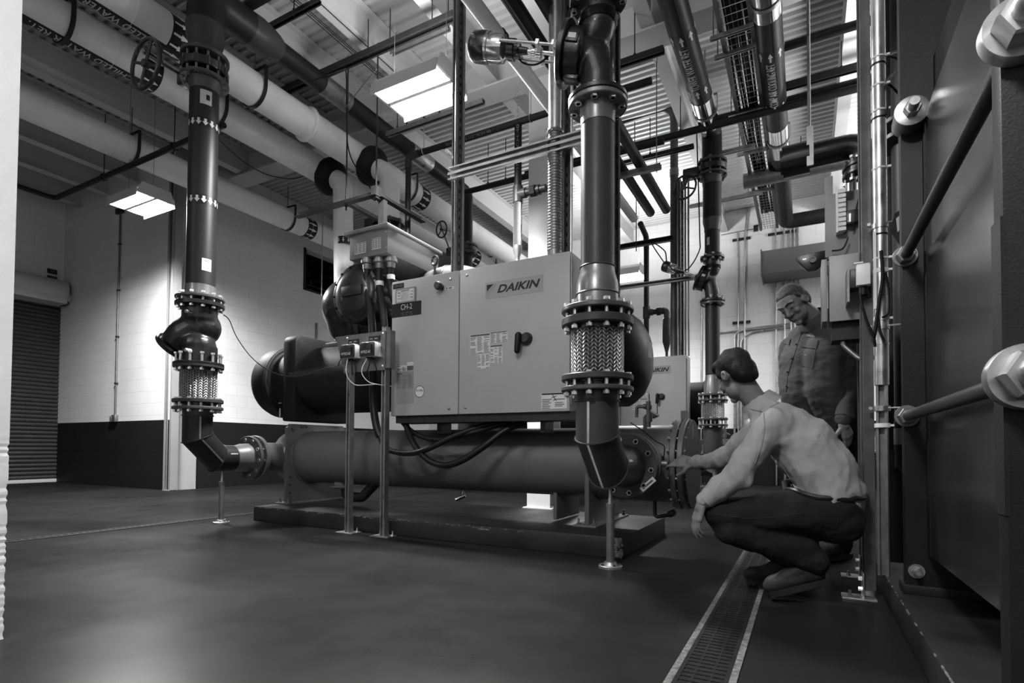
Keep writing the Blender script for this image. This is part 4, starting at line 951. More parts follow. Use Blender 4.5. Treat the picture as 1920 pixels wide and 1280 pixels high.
# branches that drop from the two upper pipes
for i, (u, v, dx, lab) in enumerate(((700, 333, .52, 'white elbow dropping from the uppermost pipe through a black collar'), (622, 352, .46, 'white elbow and drop pipe with arrow band behind the terminal box'))):
    xc, zc = PX[i][:2]; p = at(u, v, X=xc+.19)
    t = thing('branch_pipe', lab, 'pipe', (xc, p.y, 2.2))
    ax = V((.86, .1, -.5)).normalized(); c0 = V((xc, p.y, zc-.02))
    build('black_collar', MB().lathe(c0+ax*.13, ax, [(0, .255), (.05, .26), (.10, .245), (.14, .20), (.16, .15)], 36), K['matte_black'] if 'matte_black' in K else K['blackm'], t)
    build('collar_tag', MB().box(c0+ax*.27+V((-.05, -.1, .13)), (.02, .09, .016), rot=Matrix.Rotation(.3, 3, 'Z')), K['galv'], t)
    e = c0+ax*.5; zb_ = 2.2 if i else 3.75
    build('elbow_jacket', MB().tube(elbow_path([c0+ax*.2, c0+ax*(.42+.1*(1-i)), V((e.x+.0, e.y, zb_))], .28, 9), .135, 28), K['insul'], t)
    if i:
        bz = at(648, 455, X=e.x).z
        bd = build('arrow_band', MB().lathe((e.x, e.y, bz-.05), (0, 0, 1), [(0, .136), (.0, .1375), (.10, .1375), (.10, .136)], 36, False), K['ink'], t)
        m = MB()
        for k in range(12):
            w0 = 2*PI*k/12; m.add([V((e.x+.139*math.cos(w0+a_*.02/.139), e.y+.139*math.sin(w0+a_*.02/.139), bz+b_*.04)) for a_, b_ in ((-.4, .8), (.4, .8), (.4, 0), (.9, 0), (0, -.9), (-.9, 0), (-.4, 0))], [tuple(range(7))])
        build('arrow', m, K['sticker'], bd, smooth=0)
    else:
        f = build('valve_flange', MB().disc((e.x, e.y, 3.73), (0, 0, 1), .22, .05).disc((e.x, e.y, 3.60), (0, 0, 1), .22, .05).cyl((e.x, e.y, 3.58), (e.x, e.y, 3.75), .15, seg=28), K['black'], t)
        bolts(f, (e.x, e.y, 3.665), (0, 0, 1), .185, 8, .012, .22, K['galvd'])
        build('drop_pipe', MB().cyl((e.x, e.y, 2.2), (e.x, e.y, 3.58), .135, seg=28), K['black'], t)
        build('gear_operator', MB().bx(e.x-.30, e.x-.12, e.y-.16, e.y+.0, 3.50, 3.80).cyl((e.x-.2, e.y-.16, 3.58), (e.x-.2, e.y-.28, 3.58), .04, seg=12), K['black'], t, bevel=.015)
# angle iron hanging frame round that valve
FYr = 4.55
p, q = at(561, 404, Y=FYr), at(706, 377, Y=FYr); r_ = at(760, 412, X=q.x)
t = thing('pipe_support', 'grey angle iron frame hung on rods behind the terminal box', 'pipe support', (q.x, FYr, p.z))
def angle_bar(p0, p1, w=.06): return MB().prism([(0, 0), (w, 0), (w, .006), (.006, .006), (.006, w), (0, w)], p0, (V(p1)-V(p0)).normalized().cross(V((0, 0, 1))), (0, 0, 1), (V(p1)-V(p0)).normalized(), 0, (V(p1)-V(p0)).length)
za = (p.z+q.z)/2
build('frame_bar', angle_bar((p.x, FYr, za), (q.x+.04, FYr, za), .075), K['strut'], t)
build('frame_bar', angle_bar((q.x, FYr, za), (q.x, r_.y+.3, za), .075), K['strut'], t)
build('frame_bar', angle_bar((at(650, 400, Y=FYr).x, FYr, za), (at(650, 400, Y=FYr).x, r_.y+.3, za), .06), K['strut'], t)
for u in (649, 705):
    xx = at(u, 385, Y=FYr).x; build('hanger_rod', MB().cyl((xx, FYr, za-.05), (xx, FYr, 5.24), .009, seg=8).cyl((xx, FYr, za-.01), (xx, FYr, za+.03), .018, seg=6), K['strut'], t)
build('clamp_block', MB().bx(q.x-.05, q.x+.03, FYr-.04, FYr+.05, za-.02, za+.12), K['strut'], t)
build('bracket_leg', MB().bx(q.x-.02, q.x+.06, FYr+.05, FYr+.11, za-.42, za), K['strut'], t)
for u, v0, v1 in ((605, 412, 521), (633, 408, 508)):
    p = at(u, v0, Y=6.6); q = at(u, v1, Y=6.6)
    build('hanger_rod', MB().cyl((p.x, 6.6, q.z-.3), (p.x, 6.6, 5.2), .008, seg=8), K['galv'], label='bright thin rod hanging %s above the compressor' % ('left of another' if u == 605 else 'right of another'), cat='hanger rod')
# struts, rods and sprinkler pipes across the ceiling
def xbar(name, mbf, z, u0, v0, u1, v1, lab, cat, m, rods=(), zr=5.24, rr=.006, extra=(0, 0)):
    a, b = at(u0, v0, Z=z), at(u1, v1, Z=z); y = (a.y+b.y)/2
    t = thing(name, lab, cat, ((a.x+b.x)/2, y, z)); build({'sprinkler_pipe': 'pipe', 'strut_rail': 'rail'}.get(name, 'bar'), mbf(V((a.x-extra[0], y, z)), V((b.x+extra[1], y, z))), m, t)
    for u in rods:
        f = (u-u0)/(u1-u0); x = at(u, v0+(v1-v0)*f, Y=y).x
        build('hanger_rod', MB().cyl((x, y, z-.02), (x, y, zr), rr, seg=8).cyl((x, y, z+.02), (x, y, z+.06), rr*2.4, seg=6), K['strut'], t)
    return t, y
pipe_f = lambda r: (lambda a, b: MB().cyl(a, b, r, seg=20))
ch_f = lambda w, d: (lambda a, b: MB().channel(a, b, w, d, (0, 0, -1)))
xbar('sprinkler_pipe', pipe_f(.05), 5.06, 437, 26, 490, -2, 'thick dark sprinkler pipe crossing above the left header pipe', 'pipe', K['pipe'], (428,), extra=(.3, 1.2))
xbar('strut_rail', ch_f(.06, .045), 5.15, 485, 60, 600, 4, 'dark strut rail with two rods hung under the ceiling above the header', 'strut rail', K['strut'], (483, 551), .0 or 5.3)
xbar('strut_rail', ch_f(.085, .06), 4.92, 585, 149, 858, 26, 'long dark strut rail hung on rods above the brightest lamp', 'strut rail', K['strut'], (690, 731, 810), 5.3, extra=(.5, 0))
xbar('strut_rail', ch_f(.05, .04), 5.0, 725, 92, 850, 62, 'thin strut rail just above the brightest lamp', 'strut rail', K['galvd'], (840,), 5.3)
xbar('strut_rail', ch_f(.06, .05), 4.6, 727, 254, 850, 208, 'strut rail behind the brightest lamp and its rods', 'strut rail', K['galvd'], (745, 763, 795, 824), 5.3, extra=(0, .4))
xbar('sprinkler_pipe', pipe_f(.04), 4.6, 880, 363, 1024, 316, 'dark sprinkler pipe low behind the black vertical relief pipe', 'pipe', K['pipe'], (915, 948), extra=(.1, 1.6))
xbar('sprinkler_pipe', pipe_f(.045), 4.75, 1186, 274, 1310, 243, 'dark sprinkler pipe crossing behind the bent pipe at mid height', 'pipe', K['pipe'], (1276,), extra=(1.6, 2.4))
xbar('strut_rail', ch_f(.06, .05), 4.7, 1186, 304, 1300, 272, 'strut rail below the sprinkler pipe behind the bent pipe', 'strut rail', K['strut'], (1190, 1219), extra=(.4, 0))
xbar('strut_rail', ch_f(.07, .06), 4.75, 1155, 122, 1245, 94, 'dark strut rail ending left of the lettered tower water pipe', 'strut rail', K['strut'], (1190,), extra=(.6, 0))
xbar('sprinkler_pipe', pipe_f(.045), 5.0, 1468, 92, 1600, 45, 'dark sprinkler pipe crossing right of the comp air cooling pipe', 'pipe', K['pipe'], (), extra=(.0, 1.2))
xbar('strut_rail', ch_f(.06, .08), 4.9, 1474, 168, 1625, 115, 'dark double strut rail below the right sprinkler pipe', 'strut rail', K['strut'], (1578,), extra=(.2, 1.2))
xbar('sprinkler_pipe', pipe_f(.05), 4.85, 1476, 192, 1625, 148, 'lower dark sprinkler pipe right of the comp air cooling pipe', 'pipe', K['pipe'], (), extra=(1.0, 1.2))
xbar('duct_pipe', pipe_f(.11), 4.75, 1478, 322, 1606, 298, 'pale grey round pipe crossing low under the ceiling at the back right', 'pipe', K['galvd'], (1502,), extra=(.6, .8))
xbar('strut_rail', ch_f(.05, .05), 4.45, 1345, 378, 1430, 360, 'bright strut rail under the tray end at the back wall', 'strut rail', K['galv'], (), extra=(.4, 0))
xbar('strut_rail', ch_f(.05, .05), 4.6, 1355, 290, 1400, 274, 'bright rod rail crossing under the cable tray', 'strut rail', K['galv'], (), extra=(.2, .1))
# sprinkler branch low at the far left
a, b = at(103, 372, Z=4.36), at(352, 256, Z=4.36)
t = thing('sprinkler_pipe', 'dark sprinkler branch with an elbow under the lowest white pipe', 'pipe', (a.x, a.y, 4.36))
build('pipe', MB().tube(elbow_path([(b.x+.6, a.y, 4.36), (a.x, a.y, 4.36), (a.x, a.y-1.6, 4.36)], .1), .035, 14), K['pipe'], t)
for u, v in ((195, 325), (327, 264)):
    x_ = at(u, v, Y=a.y).x; build('hanger_rod', MB().cyl((x_, a.y, 4.3), (x_, a.y, 5.24), .006, seg=8).torus((x_, a.y, 4.36), (1, 0, 0), .042, .006, 16, 6), K['strut'], t)
# black branch pipe with elbow (SCH 40 print) over the terminal box
Yb = 5.25
a, b = at(766, 290, Y=Yb), at(1026, 212, Y=Yb)
t = thing('branch_pipe', 'thin black printed pipe turning down behind the terminal box', 'pipe', (a.x, Yb, 2.5))
zz = b.z
build('pipe', MB().tube(elbow_path([(-1.3, Yb, zz), (a.x, Yb, zz), (a.x, Yb, 2.5)], .09), .036, 18), K['pipe'], t)
build('elbow_fitting', MB().tube(elbow_path([(a.x+.16, Yb, zz), (a.x, Yb, zz), (a.x, Yb, zz-.16)], .09), .044, 18), K['pipeg'], t)
def pipe_print(par, body, p, du, dv, nrm, h, L):
    """small stencilled pipe marking lying along du"""
    vf = text_vf(body, 1.); xs_ = [v[0] for v in vf[0]]; k = L/(max(xs_)-min(xs_)); du = V(du).normalized(); dv = V(dv).normalized()
    build('pipe_print', MB().mapped(vf, lambda x, y: V(p)+du*(x*k)+dv*(y*h/.7-h/2)+V(nrm)), K['galvd'], par, smooth=0)
pipe_print(t, 'SEAMLESS 2.1/2" SCH 40', at(835, 272, Y=Yb-.037), (1, 0, 0), (0, -.5, .8), (0, -.004, .0), .028, .62)
for u in (795, 995):
    x_ = at(u, 262, Y=Yb).x; build('pipe_clip', MB().torus((x_, Yb, zz), (1, 0, 0), .042, .005, 20, 6).cyl((x_, Yb, zz+.04), (x_, Yb, 5.2), .005, seg=6), K['galv'], t)
# refrigerant relief pipe with braided hose behind the cabinet
Yv = 5.25
def relief(u, vtop, vtee, vb, uu, vu, label, y, r, ztop, drop):
    p = at(u, vtee, Y=y); zt_ = p.z; x_ = p.x
    t = thing('relief_pipe', label, 'pipe', (x_, y, drop))
    build('pipe', MB().cyl((x_, y, zt_), (x_, y, ztop), r, seg=18), K['pipe'], t)
    q = at(uu, vu, Y=y)
    build('tee', MB().cyl((x_, y, zt_-.09), (x_, y, zt_+.09), r*1.35, seg=18).cyl((x_, y, zt_), (x_+.10, y, zt_), r*1.3, seg=18), K['pipeg'], t)
    build('union', MB().cyl((x_+.10, y, zt_), (q.x, y, zt_), r*1.0, seg=18).cyl((x_+.16, y, zt_), (x_+.22, y, zt_), r*1.55, seg=8).cyl((x_+.24, y, zt_), (x_+.27, y, zt_), r*1.3, seg=18), K['pipe'], t)
    return t, x_, zt_, q
t, x_, zt_, q = relief(971, 130, 365, 480, 1024, 352, 'thin black printed vertical pipe with a tee above the cabinet', Yv, .041, 4.3, 2.4)
zb_ = at(968, 462, Y=Yv).z
build('braided_hose', MB().cyl((x_, Yv, zb_), (x_, Yv, zt_-.09), .048, seg=20), K['braid'], t, ang=(x_, Yv))
build('hose_cone', MB().lathe((x_, Yv, zb_), (0, 0, -1), [(0, .052), (.05, .05), (.12, .026), (.16, .024)], 18), K['galvd'], t)
build('relief_valve', MB().cyl((x_, Yv, 1.78), (x_, Yv, zb_-.15), .026, seg=12), K['galvd'], t)
pipe_print(t, '1/2"  SCH 40   UNFATI', (x_+.015, Yv-.042, zt_+.25), (0, 0, 1), (-1, 0, 0), (0, 0, 0), .03, .9)
# galvanised flexible conduit into the cabinet top, and the strut posts beside it
Yc = 3.70
p = at(1040, 470, Y=Yc)
t = thing('conduit', 'wide galvanised conduit entering the cabinet top beside the white column', 'conduit', (p.x, Yc, 2.12))
zq = at(1040, 245, Y=Yc).z
build('flexible_conduit', MB().cyl((p.x, Yc, 2.12), (p.x, Yc, zq), .054, seg=28), K['galvd'], t)
m = MB()
for k in range(int((zq-2.2)/.022)): m.torus((p.x, Yc, 2.2+.022*k), (0, 0, 1), .0535, .0035, 24, 5)
build('conduit_ribs', m, K['galvd'], t)
build('rigid_conduit', MB().cyl((p.x, Yc, zq), (p.x, Yc, ZC), .050, seg=28), K['galv'], t)
build('strap', MB().torus((p.x, Yc, zq-.02), (0, 0, 1), .056, .012, 24, 6).bx(p.x-.07, p.x-.05, Yc-.03, Yc-.01, zq-.05, zq+.02), K['galv'], t)
def strut_post(x, y, z0, z1, label, w=.082):
    t = thing('strut_post', label, 'strut', (x, y, z0))
    build('channel', MB().channel((x, y, z0), (x, y, z1), w, .05, (.75, -.66, 0)).bx(x-w/2-.012, x-w/2, y-.03, y+.02, z0, z1), K['galvd'], t)
    m = MB(); z = z0+.05
    R3 = Matrix.Rotation(math.atan2(.75, .66), 3, 'Z')
    while z < z1: m.box(V((x, y, z))+R3 @ V((0, -.0262, 0)), (.014, .0015, .030), rot=R3); z += .075
    build('slots', m, K['rubber'], t, kind='stuff'); return t
xs1 = at(859, 500, Y=3.74).x; xs2 = at(1058, 460, Y=3.74).x
strut_post(xs1, 3.74, 2.12, 5.2, 'tall slotted strut post rising from the joint of the cabinet doors')
strut_post(xs2, 3.76, 2.12, 5.2, 'tall slotted strut post rising at the cabinet right end')
strut_post(at(1153, 450, Y=3.9).x, 3.9, 1.75, 5.2, 'dark slotted strut post just right of the tall riser pipe', .06)['kind'] = 'mounted'
xq = at(1071, 400, Y=3.72).x
build('conduit', MB().cyl((xq, 3.72, 2.12), (xq, 3.72, 5.2), .0125, seg=12), K['galv'], label='slim bright conduit standing right of the cabinet strut post', cat='conduit')
p, q = at(842, 320, Y=3.66), at(1092, 252, Y=3.66); za = (p.z+q.z)/2
t = thing('strut_crossbar', 'double bright strut crossbar fixed across the posts above the cabinet', 'strut', ((p.x+q.x)/2, 3.66, za))
for dz, nm in ((.0, 0), (-.05, 1)): build('channel', MB().channel((p.x, 3.66, za+dz), (q.x+.15, 3.66, za+dz), .05, .042, (0, -1, -.2)), K['galv'], t)
build('channel_nut', MB().cyl((xs1-.05, 3.62, za+.16), (xs1-.05, 3.69, za+.16), .014, seg=6), K['zinc'], t)
# white diagonal pipe and two black pipes along the room behind the riser
def ypipe(name, x, z, y0, y1, r, m, lab, cat='pipe', saddle=None):
    t = thing(name, lab, cat, (x, (y0+y1)/2, z-r)); build('pipe', MB().cyl((x, y0, z), (x, y1, z), r, seg=24), m, t); return t
t = ypipe('overhead_pipe', -2.02, 3.83, 1.2, 7.2, .055, K['white'], 'slim white overhead pipe slanting across behind the valve actuator')
build('pipe_strap', MB().torus((-2.02, at(935, 52, X=-2.02).y, 3.83), (0, 1, 0), .058, .008, 24, 6).torus((-2.02, at(940, 62, X=-2.02).y, 3.83), (0, 1, 0), .058, .008, 24, 6), K['rubber'], t)
t = ypipe('overhead_pipe', -1.92, 4.08, 1.2, 7.7, .06, K['pipe'], 'left of two black overhead pipes running side by side to the back')
build('stripe', MB().bx(-1.925, -1.915, 1.2, 7.7, 4.016, 4.021), K['galvd'], t)
t = ypipe('overhead_pipe', -1.70, 4.08, 1.2, 7.7, .06, K['pipe'], 'right of two black overhead pipes running side by side to the back')
build('stripe', MB().bx(-1.645, -1.638, 1.2, 7.7, 4.06, 4.065), K['galvd'], t)
Yt = at(1170, 328, Z=3.99).y
t = thing('strut_trapeze', 'short strut trapeze carrying the two black pipes, hung on rods', 'strut', (-1.8, Yt, 3.98))
build('channel', MB().channel((-2.15, Yt, 3.99), (-1.45, Yt, 3.99), .06, .06, (0, 0, 1)), K['galvd'], t)
for x_ in (-2.1, -1.5): build('hanger_rod', MB().cyl((x_, Yt, 3.93), (x_, Yt, 5.6), .006, seg=8), K['galvd'], t)
# bent pipe feeding the second chiller, and its posts
Yk = 7.95
a, b = at(1176, 219, Y=Yk), at(1264, 300, Y=Yk); zz = at(1225, 209, Y=Yk).z
t = thing('bent_pipe', 'thick grey pipe bent like a cane into the second chiller cabinet', 'pipe', (b.x, Yk, 2.03))
build('pipe', MB().tube(elbow_path([(a.x-.5, Yk, zz-.05), (a.x+.25, Yk, zz), (b.x, Yk, zz), (b.x, Yk, 2.03)], .42, 12), .056, 22), K['copper'], t)
build('coupling', MB().cyl((b.x, Yk, at(1260, 326, Y=Yk).z-.04), (b.x, Yk, at(1260, 326, Y=Yk).z+.06), .064, seg=22), K['galvd'], t)
strut_post(at(1277, 500, Y=7.9).x, 7.9, 2.03, 4.55, 'slotted strut post standing on the second chiller cabinet', .06)
for u, lab in ((1285, 'slim conduit left of two on the second cabinet top'), (1291, 'slim conduit right of two on the second cabinet top')):
    x_ = at(u, 500, Y=7.92).x; build('conduit', MB().cyl((x_, 7.92, 2.03), (x_, 7.92, 4.7), .014, seg=10), K['galvd'], label=lab, cat='conduit')
p, q = at(1135, 545, Y=7.8), at(1318, 516, Y=7.8); za = (p.z+q.z)/2
t = thing('strut_crossbar', 'low strut crossbar behind the riser at the second chiller', 'strut', ((p.x+q.x)/2, 7.8, za))
build('channel', MB().channel((p.x-.2, 7.8, za), (q.x, 7.8, za), .06, .05, (0, -1, 0)), K['galvd'], t)
p, q = at(1150, 468, Y=7.8), at(1262, 444, Y=7.8); za2 = (p.z+q.z)/2
t = thing('strut_crossbar', 'upper dark strut crossbar left of the bent pipe', 'strut', ((p.x+q.x)/2, 7.8, za2))
build('channel', MB().channel((p.x, 7.8, za2), (q.x, 7.8, za2), .07, .06, (0, -1, 0)), K['strut'], t)
build('hanger_rod', MB().cyl((at(1193, 460, Y=7.8).x, 7.8, za2-.1), (at(1193, 460, Y=7.8).x, 7.8, 4.6), .008, seg=8), K['galvd'], t)
t, x_, zt_, q = relief(1212, 390, 586, 690, 1240, 581, 'thin black pipe with side branch and dropper behind the second cabinet', 8.35, .04, 3.9, 1.9)
build('lower_pipe', MB().cyl((x_, 8.35, 1.85), (x_, 8.35, zt_-.05), .04, seg=16), K['pipe'], t)
build('dropper', MB().tube(elbow_path([(q.x, 8.35, zt_), (q.x+.08, 8.35, zt_), (q.x+.08, 8.35, zt_-.15)], .05), .042, 14).lathe((q.x+.08, 8.35, zt_-.12), (0, 0, -1), [(0, .05), (.02, .062), (.36, .062), (.40, .05), (.52, .02), (.62, .02)], 18), K['pipeg'], t)
build('upper_elbow', MB().tube(elbow_path([(x_, 8.35, 3.8), (x_, 8.35, 4.0), (x_, 8.0, 4.08)], .1), .042, 14), K['pipe'], t)

# ------------------------------------------------------------------ lettered tower water and comp air pipes
ZT = 4.86
def lettered(x, r, y0, y1, body, s0, s1, lab, arr, sadd, name):
    t = thing('overhead_pipe', lab, 'pipe', (x, (y0+y1)/2, ZT-r))
    build('pipe', MB().cyl((x, y0, ZT), (x, y1, ZT), r, seg=36), K['pipe'], t)
    a, b = at(s0[0], s0[1], Z=ZT-r).y, at(s1[0], s1[1], Z=ZT-r).y
    under_text(t, body, x-.0, ZT, r, a, b, .10)
    for u, v in arr: arrow_ring(t, x, ZT, r, at(u, v, Z=ZT-r).y, .16, -1, 8, K['ink'], K['sticker'])
    for (u0, v0, u1, v1) in sadd:
        ya, yb = at(u0, v0, Z=ZT-r).y, at(u1, v1, Z=ZT-r).y
        s_ = build('saddle', MB().cyl((x, ya, ZT), (x, yb, ZT), r+.006, seg=36), K['chrome'], t)
        hanger(t, x, (ya+yb)/2, ZT, r, 5.6, m=K['galvd'])
    build('seam_stripe', MB().bx(x+r*.30, x+r*.30+.012, y0, y1, ZT-r*.955-.006, ZT-r*.955), K['pipeg'], t)
    return t
YQ = 7.42
t = lettered(-1.05, .125, YR+.55, YQ-.2, 'TOWER WATER RET.', (1301, 172), (1277, 93), 'black overhead pipe lettered TOWER WATER RET', ((1310, 178), (1276, 80)), ((1312, 198, 1327, 250),), 0)
build('elbow', MB().tube(elbow_path([(-1.05, YR+.2, ZT), (-1.05, YR+.6, ZT)], .1), .115, 24), K['pipe'], t)
t = lettered(-.29, .125, 1.0, at(1466, 418, Z=ZT-.1).y, 'COMP AIR COOLING RET.', (1456, 200), (1450, 118), 'black overhead pipe lettered COMP AIR COOLING RET', ((1455, 206), (1449, 108)), ((1429, -8, 1441, 45), (1458, 248, 1462, 300)), 0)
ye = at(1466, 418, Z=ZT-.1).y
build('end_elbow', MB().tube(elbow_path([(-.29, ye-.05, ZT), (-.29, ye+.25, ZT), (.9, ye+.25, ZT)], .2), .125, 24), K['pipe'], t)
# cable tray
zt_ = 4.86; xl, xr = at(1344, 20, Z=zt_).x, at(1412, 60, Z=zt_).x
t = thing('cable_tray', 'long ladder cable tray full of cables between the two lettered pipes', 'cable tray', ((xl+xr)/2, 6, zt_))
ye = 11.2
for x_ in (xl, xr): build('side_rail', MB().bx(x_-.018, x_+.018, 1.5, ye, zt_-.02, zt_+.1), K['galvd'], t)
m = MB(); y = 1.6
while y < ye: m.cyl((xl, y, zt_), (xr, y, zt_), .004, seg=6); y += .11
for i in range(6): x_ = xl+(xr-xl)*(i+.5)/6; m.cyl((x_, 1.5, zt_+.006), (x_, ye, zt_+.006), .003, seg=6)
build('wire_mesh', m, K['galv'], t)
for u, v in ((1356, 64), (1364, 100), (1388, 215), (1398, 286), (1410, 360)):
    y = at(u, v, Z=zt_-.04).y; sb = build('support_bar', MB().channel((xl-.10, y, zt_-.05), (xr+.02, y, zt_-.05), .04, .04, (0, 0, -1)), K['galv'], t)
    for x_ in (xl-.07, xr+.0): build('hanger_rod', MB().cyl((x_, y, zt_-.08), (x_, y, ZC), .006, seg=8), K['galvd'], sb)
rng = random.Random(11)
for i in range(12):
    x_ = xl+.05+(xr-xl-.1)*i/11; pts = [(x_+.02*rng.uniform(-1, 1), 1.5+k*1.0, zt_+.03+.02*rng.random()) for k in range(10)]
    build('cable', MB().tube(smooth_path(pts, 3), .010+.006*rng.random(), 7), K['rubber'], label='cable lying in the ladder tray between the lettered pipes', cat='cable', group='cables in the ceiling tray')
# ------------------------------------------------------------------ second right-hand riser
x, y = -1.05, YQ
z_ = lambda v: at(1335, v, Y=y).z
t = thing('riser_pipe', 'black riser pipe at the back left of the standing man, its upper run', 'pipe', (x, y, z_(470)))
build('elbow', MB().tube(elbow_path([(x, y-.25, ZT), (x, y, ZT), (x, y, ZT-.5)], .16), .125, 28), K['pipe'], t)
build('pipe', MB().cyl((x, y, z_(300)), (x, y, ZT-.45), .122, seg=32), K['pipe'], t)
build('pipe', MB().cyl((x, y, z_(415)), (x, y, z_(347)), .115, seg=32), K['pipe'], t)
build('reducer', MB().lathe((x, y, z_(434)), (0, 0, 1), [(0, .098), (.05, .10), (.12, .115), (.16, .117)], 32), K['flange'], t)
build('pipe', MB().cyl((x, y, z_(476)), (x, y, z_(430)), .093, seg=32), K['pipe'], t)
build('sticker', patch(x, y, .0945, math.atan2(-y, -x)-.75, math.atan2(-y, -x)-.35, z_(462), z_(448)), K['sticker'], t)
t = thing('butterfly_valve', 'lug valve with black handwheel high on the back riser', 'valve', (x, y, z_(345)))
zc_ = z_(318)
f = build('flange', MB().disc((x, y, z_(330)), (0, 0, 1), .185, .03).lathe((x, y, z_(347)), (0, 0, 1), [(0, .12), (.08, .125), (.12, .14)], 32), K['flange'], t)
bolts(f, (x, y, zc_), (0, 0, 1), .16, 8, .011, .24, K['galvd'])
build('flange', MB().disc((x, y, z_(306)), (0, 0, 1), .185, .03), K['flange'], t)
build('wafer_body', MB().disc((x, y, zc_), (0, 0, 1), .18, .075), K['black'], t)
build('gear_box', MB().bx(x-.36, x-.17, y-.07, y+.07, zc_-.06, zc_+.06), K['black'], t, bevel=.015)
hw = at(1297, 374, Y=y-.25)
handwheel((x-.30, y-.27, zc_-.28), (.15, 1, .0), .15, t, .014, 3)
build('wheel_shaft', MB().tube([(x-.29, y-.05, zc_), (x-.29, y-.2, zc_-.2), (x-.30, y-.26, zc_-.28)], .012, 8), K['strut'], t)
tv, bc, ax = y_valve(x, y, z_(567), z_(482), .098, (-.9, -.15, .42), 'balancing_valve', 'smaller black Y-pattern valve on the back riser', .155)
ta, pa, aa = actuator(bc, ax, .098, 'smaller valve actuator slung left of the back riser, black end up', .82)
pp = pa(.48)+aa*.1
build('control_cable', MB().tube(smooth_path([pp, at(1222, 456, Y=y-.1), at(1246, 470, Y=y-.1), at(1251, 492, Y=y-.15), at(1268, 509, Y=y-.15), at(1291, 503, Y=y-.1), at(1311, 470, Y=y-.1), at(1312, 440, Y=y-.1), at(1308, 300, Y=y-.2), at(1306, 240, Y=y-.2)]), .008, 8), K['rubber'], label='black cable looping below the smaller actuator and up the back riser', cat='cable')
t = thing('riser_pipe', 'black lower riser pipe behind the crouching man with pale reducer', 'pipe', (x, y, z_(740)))
f = build('flange', MB().disc((x, y, z_(570)), (0, 0, 1), .15, .03), K['flange'], t); bolts(f, (x, y, z_(565)), (0, 0, 1), .125, 8, .010, .12, K['galv'])
build('pipe', MB().cyl((x, y, z_(702)), (x, y, z_(572)), .09, seg=32), K['pipe'], t)
build('reducer', MB().lathe((x, y, z_(738)), (0, 0, 1), [(0, .11), (.12, .108), (.18, .094), (.24, .09)], 32), K['flangel'], t)
t = thing('flexible_connector', 'braided steel connector behind the crouching man at the back riser', 'pipe connector', (x, y, z_(812)))
build('braid_sleeve', MB().cyl((x, y, z_(785)), (x, y, z_(750)), .142, seg=40), K['braid'], t, ang=(x, y))
for v in (741, 751, 786, 797):
    f = build('flange', MB().disc((x, y, z_(v)), (0, 0, 1), .185, .022), K['flange'] if v in (741, 797) else K['pipeg'], t)
    if v in (741, 797): bolts(f, (x, y, z_(v+(5 if v == 741 else -5))), (0, 0, 1), .165, 10, .010, .13, K['zinc'])
t = thing('pipe_elbow', 'dark mitred elbow low at the back riser behind the crouching man', 'pipe elbow', (x, y, 0))
build('pipe_section', MB().tube(elbow_path([(x, y, z_(800)), (x, y, .58), (x, y+.5, .58)], .2), .12, 28), K['pipeg'], t)
build('post', MB().cyl((x, y+.15, .02), (x, y+.15, .48), .026, seg=16).cyl((x, y+.15, 0), (x, y+.15, .02), .07, seg=20), K['galvd'], t)

# ------------------------------------------------------------------ back wall fittings
yb = YD-.03
def wall_conduit(us, lab, r=.014):
    pts = [at(u, v, Y=yb) for u, v in us]
    if us[-1][1] > 730: pts[-1].z = .01
    build('conduit', MB().tube(elbow_path(pts, .25, 6), r, 10), K['galv'], label=lab, cat='conduit')
wall_conduit(((1408, 340), (1397, 440), (1396, 700), (1396, 800)), 'kinked bright conduit coming down the back wall from the tray', .022)
wall_conduit(((1383, 436), (1384, 600), (1384, 800)), 'thin conduit left of the kinked conduit on the back wall', .016)
wall_conduit(((1480, 607), (1400, 616), (1377, 625), (1377, 800)), 'conduit curving down off the upper horizontal run on the back wall', .022)
wall_conduit(((1480, 613), (1411, 622), (1389, 636), (1389, 800)), 'conduit curving down off the lower horizontal run on the back wall', .022)
wall_conduit(((1346, 624), (1480, 610)), 'straight horizontal conduit along the back wall behind the standing man', .02)
wall_conduit(((1335, 450), (1315, 560), (1314, 740)), 'thin conduit left of the back riser on the back wall', .016)
for u, lab in ((1454, 'first'), (1470, 'second'), (1482, 'third'), (1489, 'fourth'), (1497, 'fifth')):
    wall_conduit(((u, 420), (u+1, 560), (u+1, 760)), '%s from the left of five conduits above the standing man' % lab, .022 if u == 1470 else .016)
for u, v, lab in ((1390, 448, 'upper short strut bar clamping two conduits on the back wall'), (1390, 604, 'lower short strut bar clamping two conduits on the back wall'), (1466, 436, 'short strut bar clamping the conduits above the standing man')):
    p = at(u, v, Y=yb); build('strut_bar', MB().box((p.x, YD-.02, p.z), (.34 if u < 1400 else .5, .03, .05)), K['strut'], label=lab, cat='strut')
p, q = at(1429, 474, Y=11.4), at(1546, 500, Y=11.4)
t = thing('wireway', 'pale grey box duct on the back wall above the standing man', 'duct', (p.x, 11.5, q.z))
build('duct_body', MB().bx(p.x, q.x+.9, 11.3, 11.96, q.z-.02, p.z), mat('wireway', .16, .5, 0, .05, 4), t, bevel=.005)
build('duct_flange', MB().bx(p.x-.02, p.x+.0, 11.28, 11.97, q.z-.05, p.z+.03), K['galvd'], t)
a, b = at(1335, 452, Y=yb), at(1425, 440, Y=yb)
t = thing('junction_box', 'small box at the bend of the thin wire on the back wall', 'junction box', (b.x, YD, b.z))
p = at(1417, 428, Y=yb); build('box_body', MB().box((p.x, YD-.03, p.z), (.08, .06, .12)), K['strut'], t, bevel=.005)
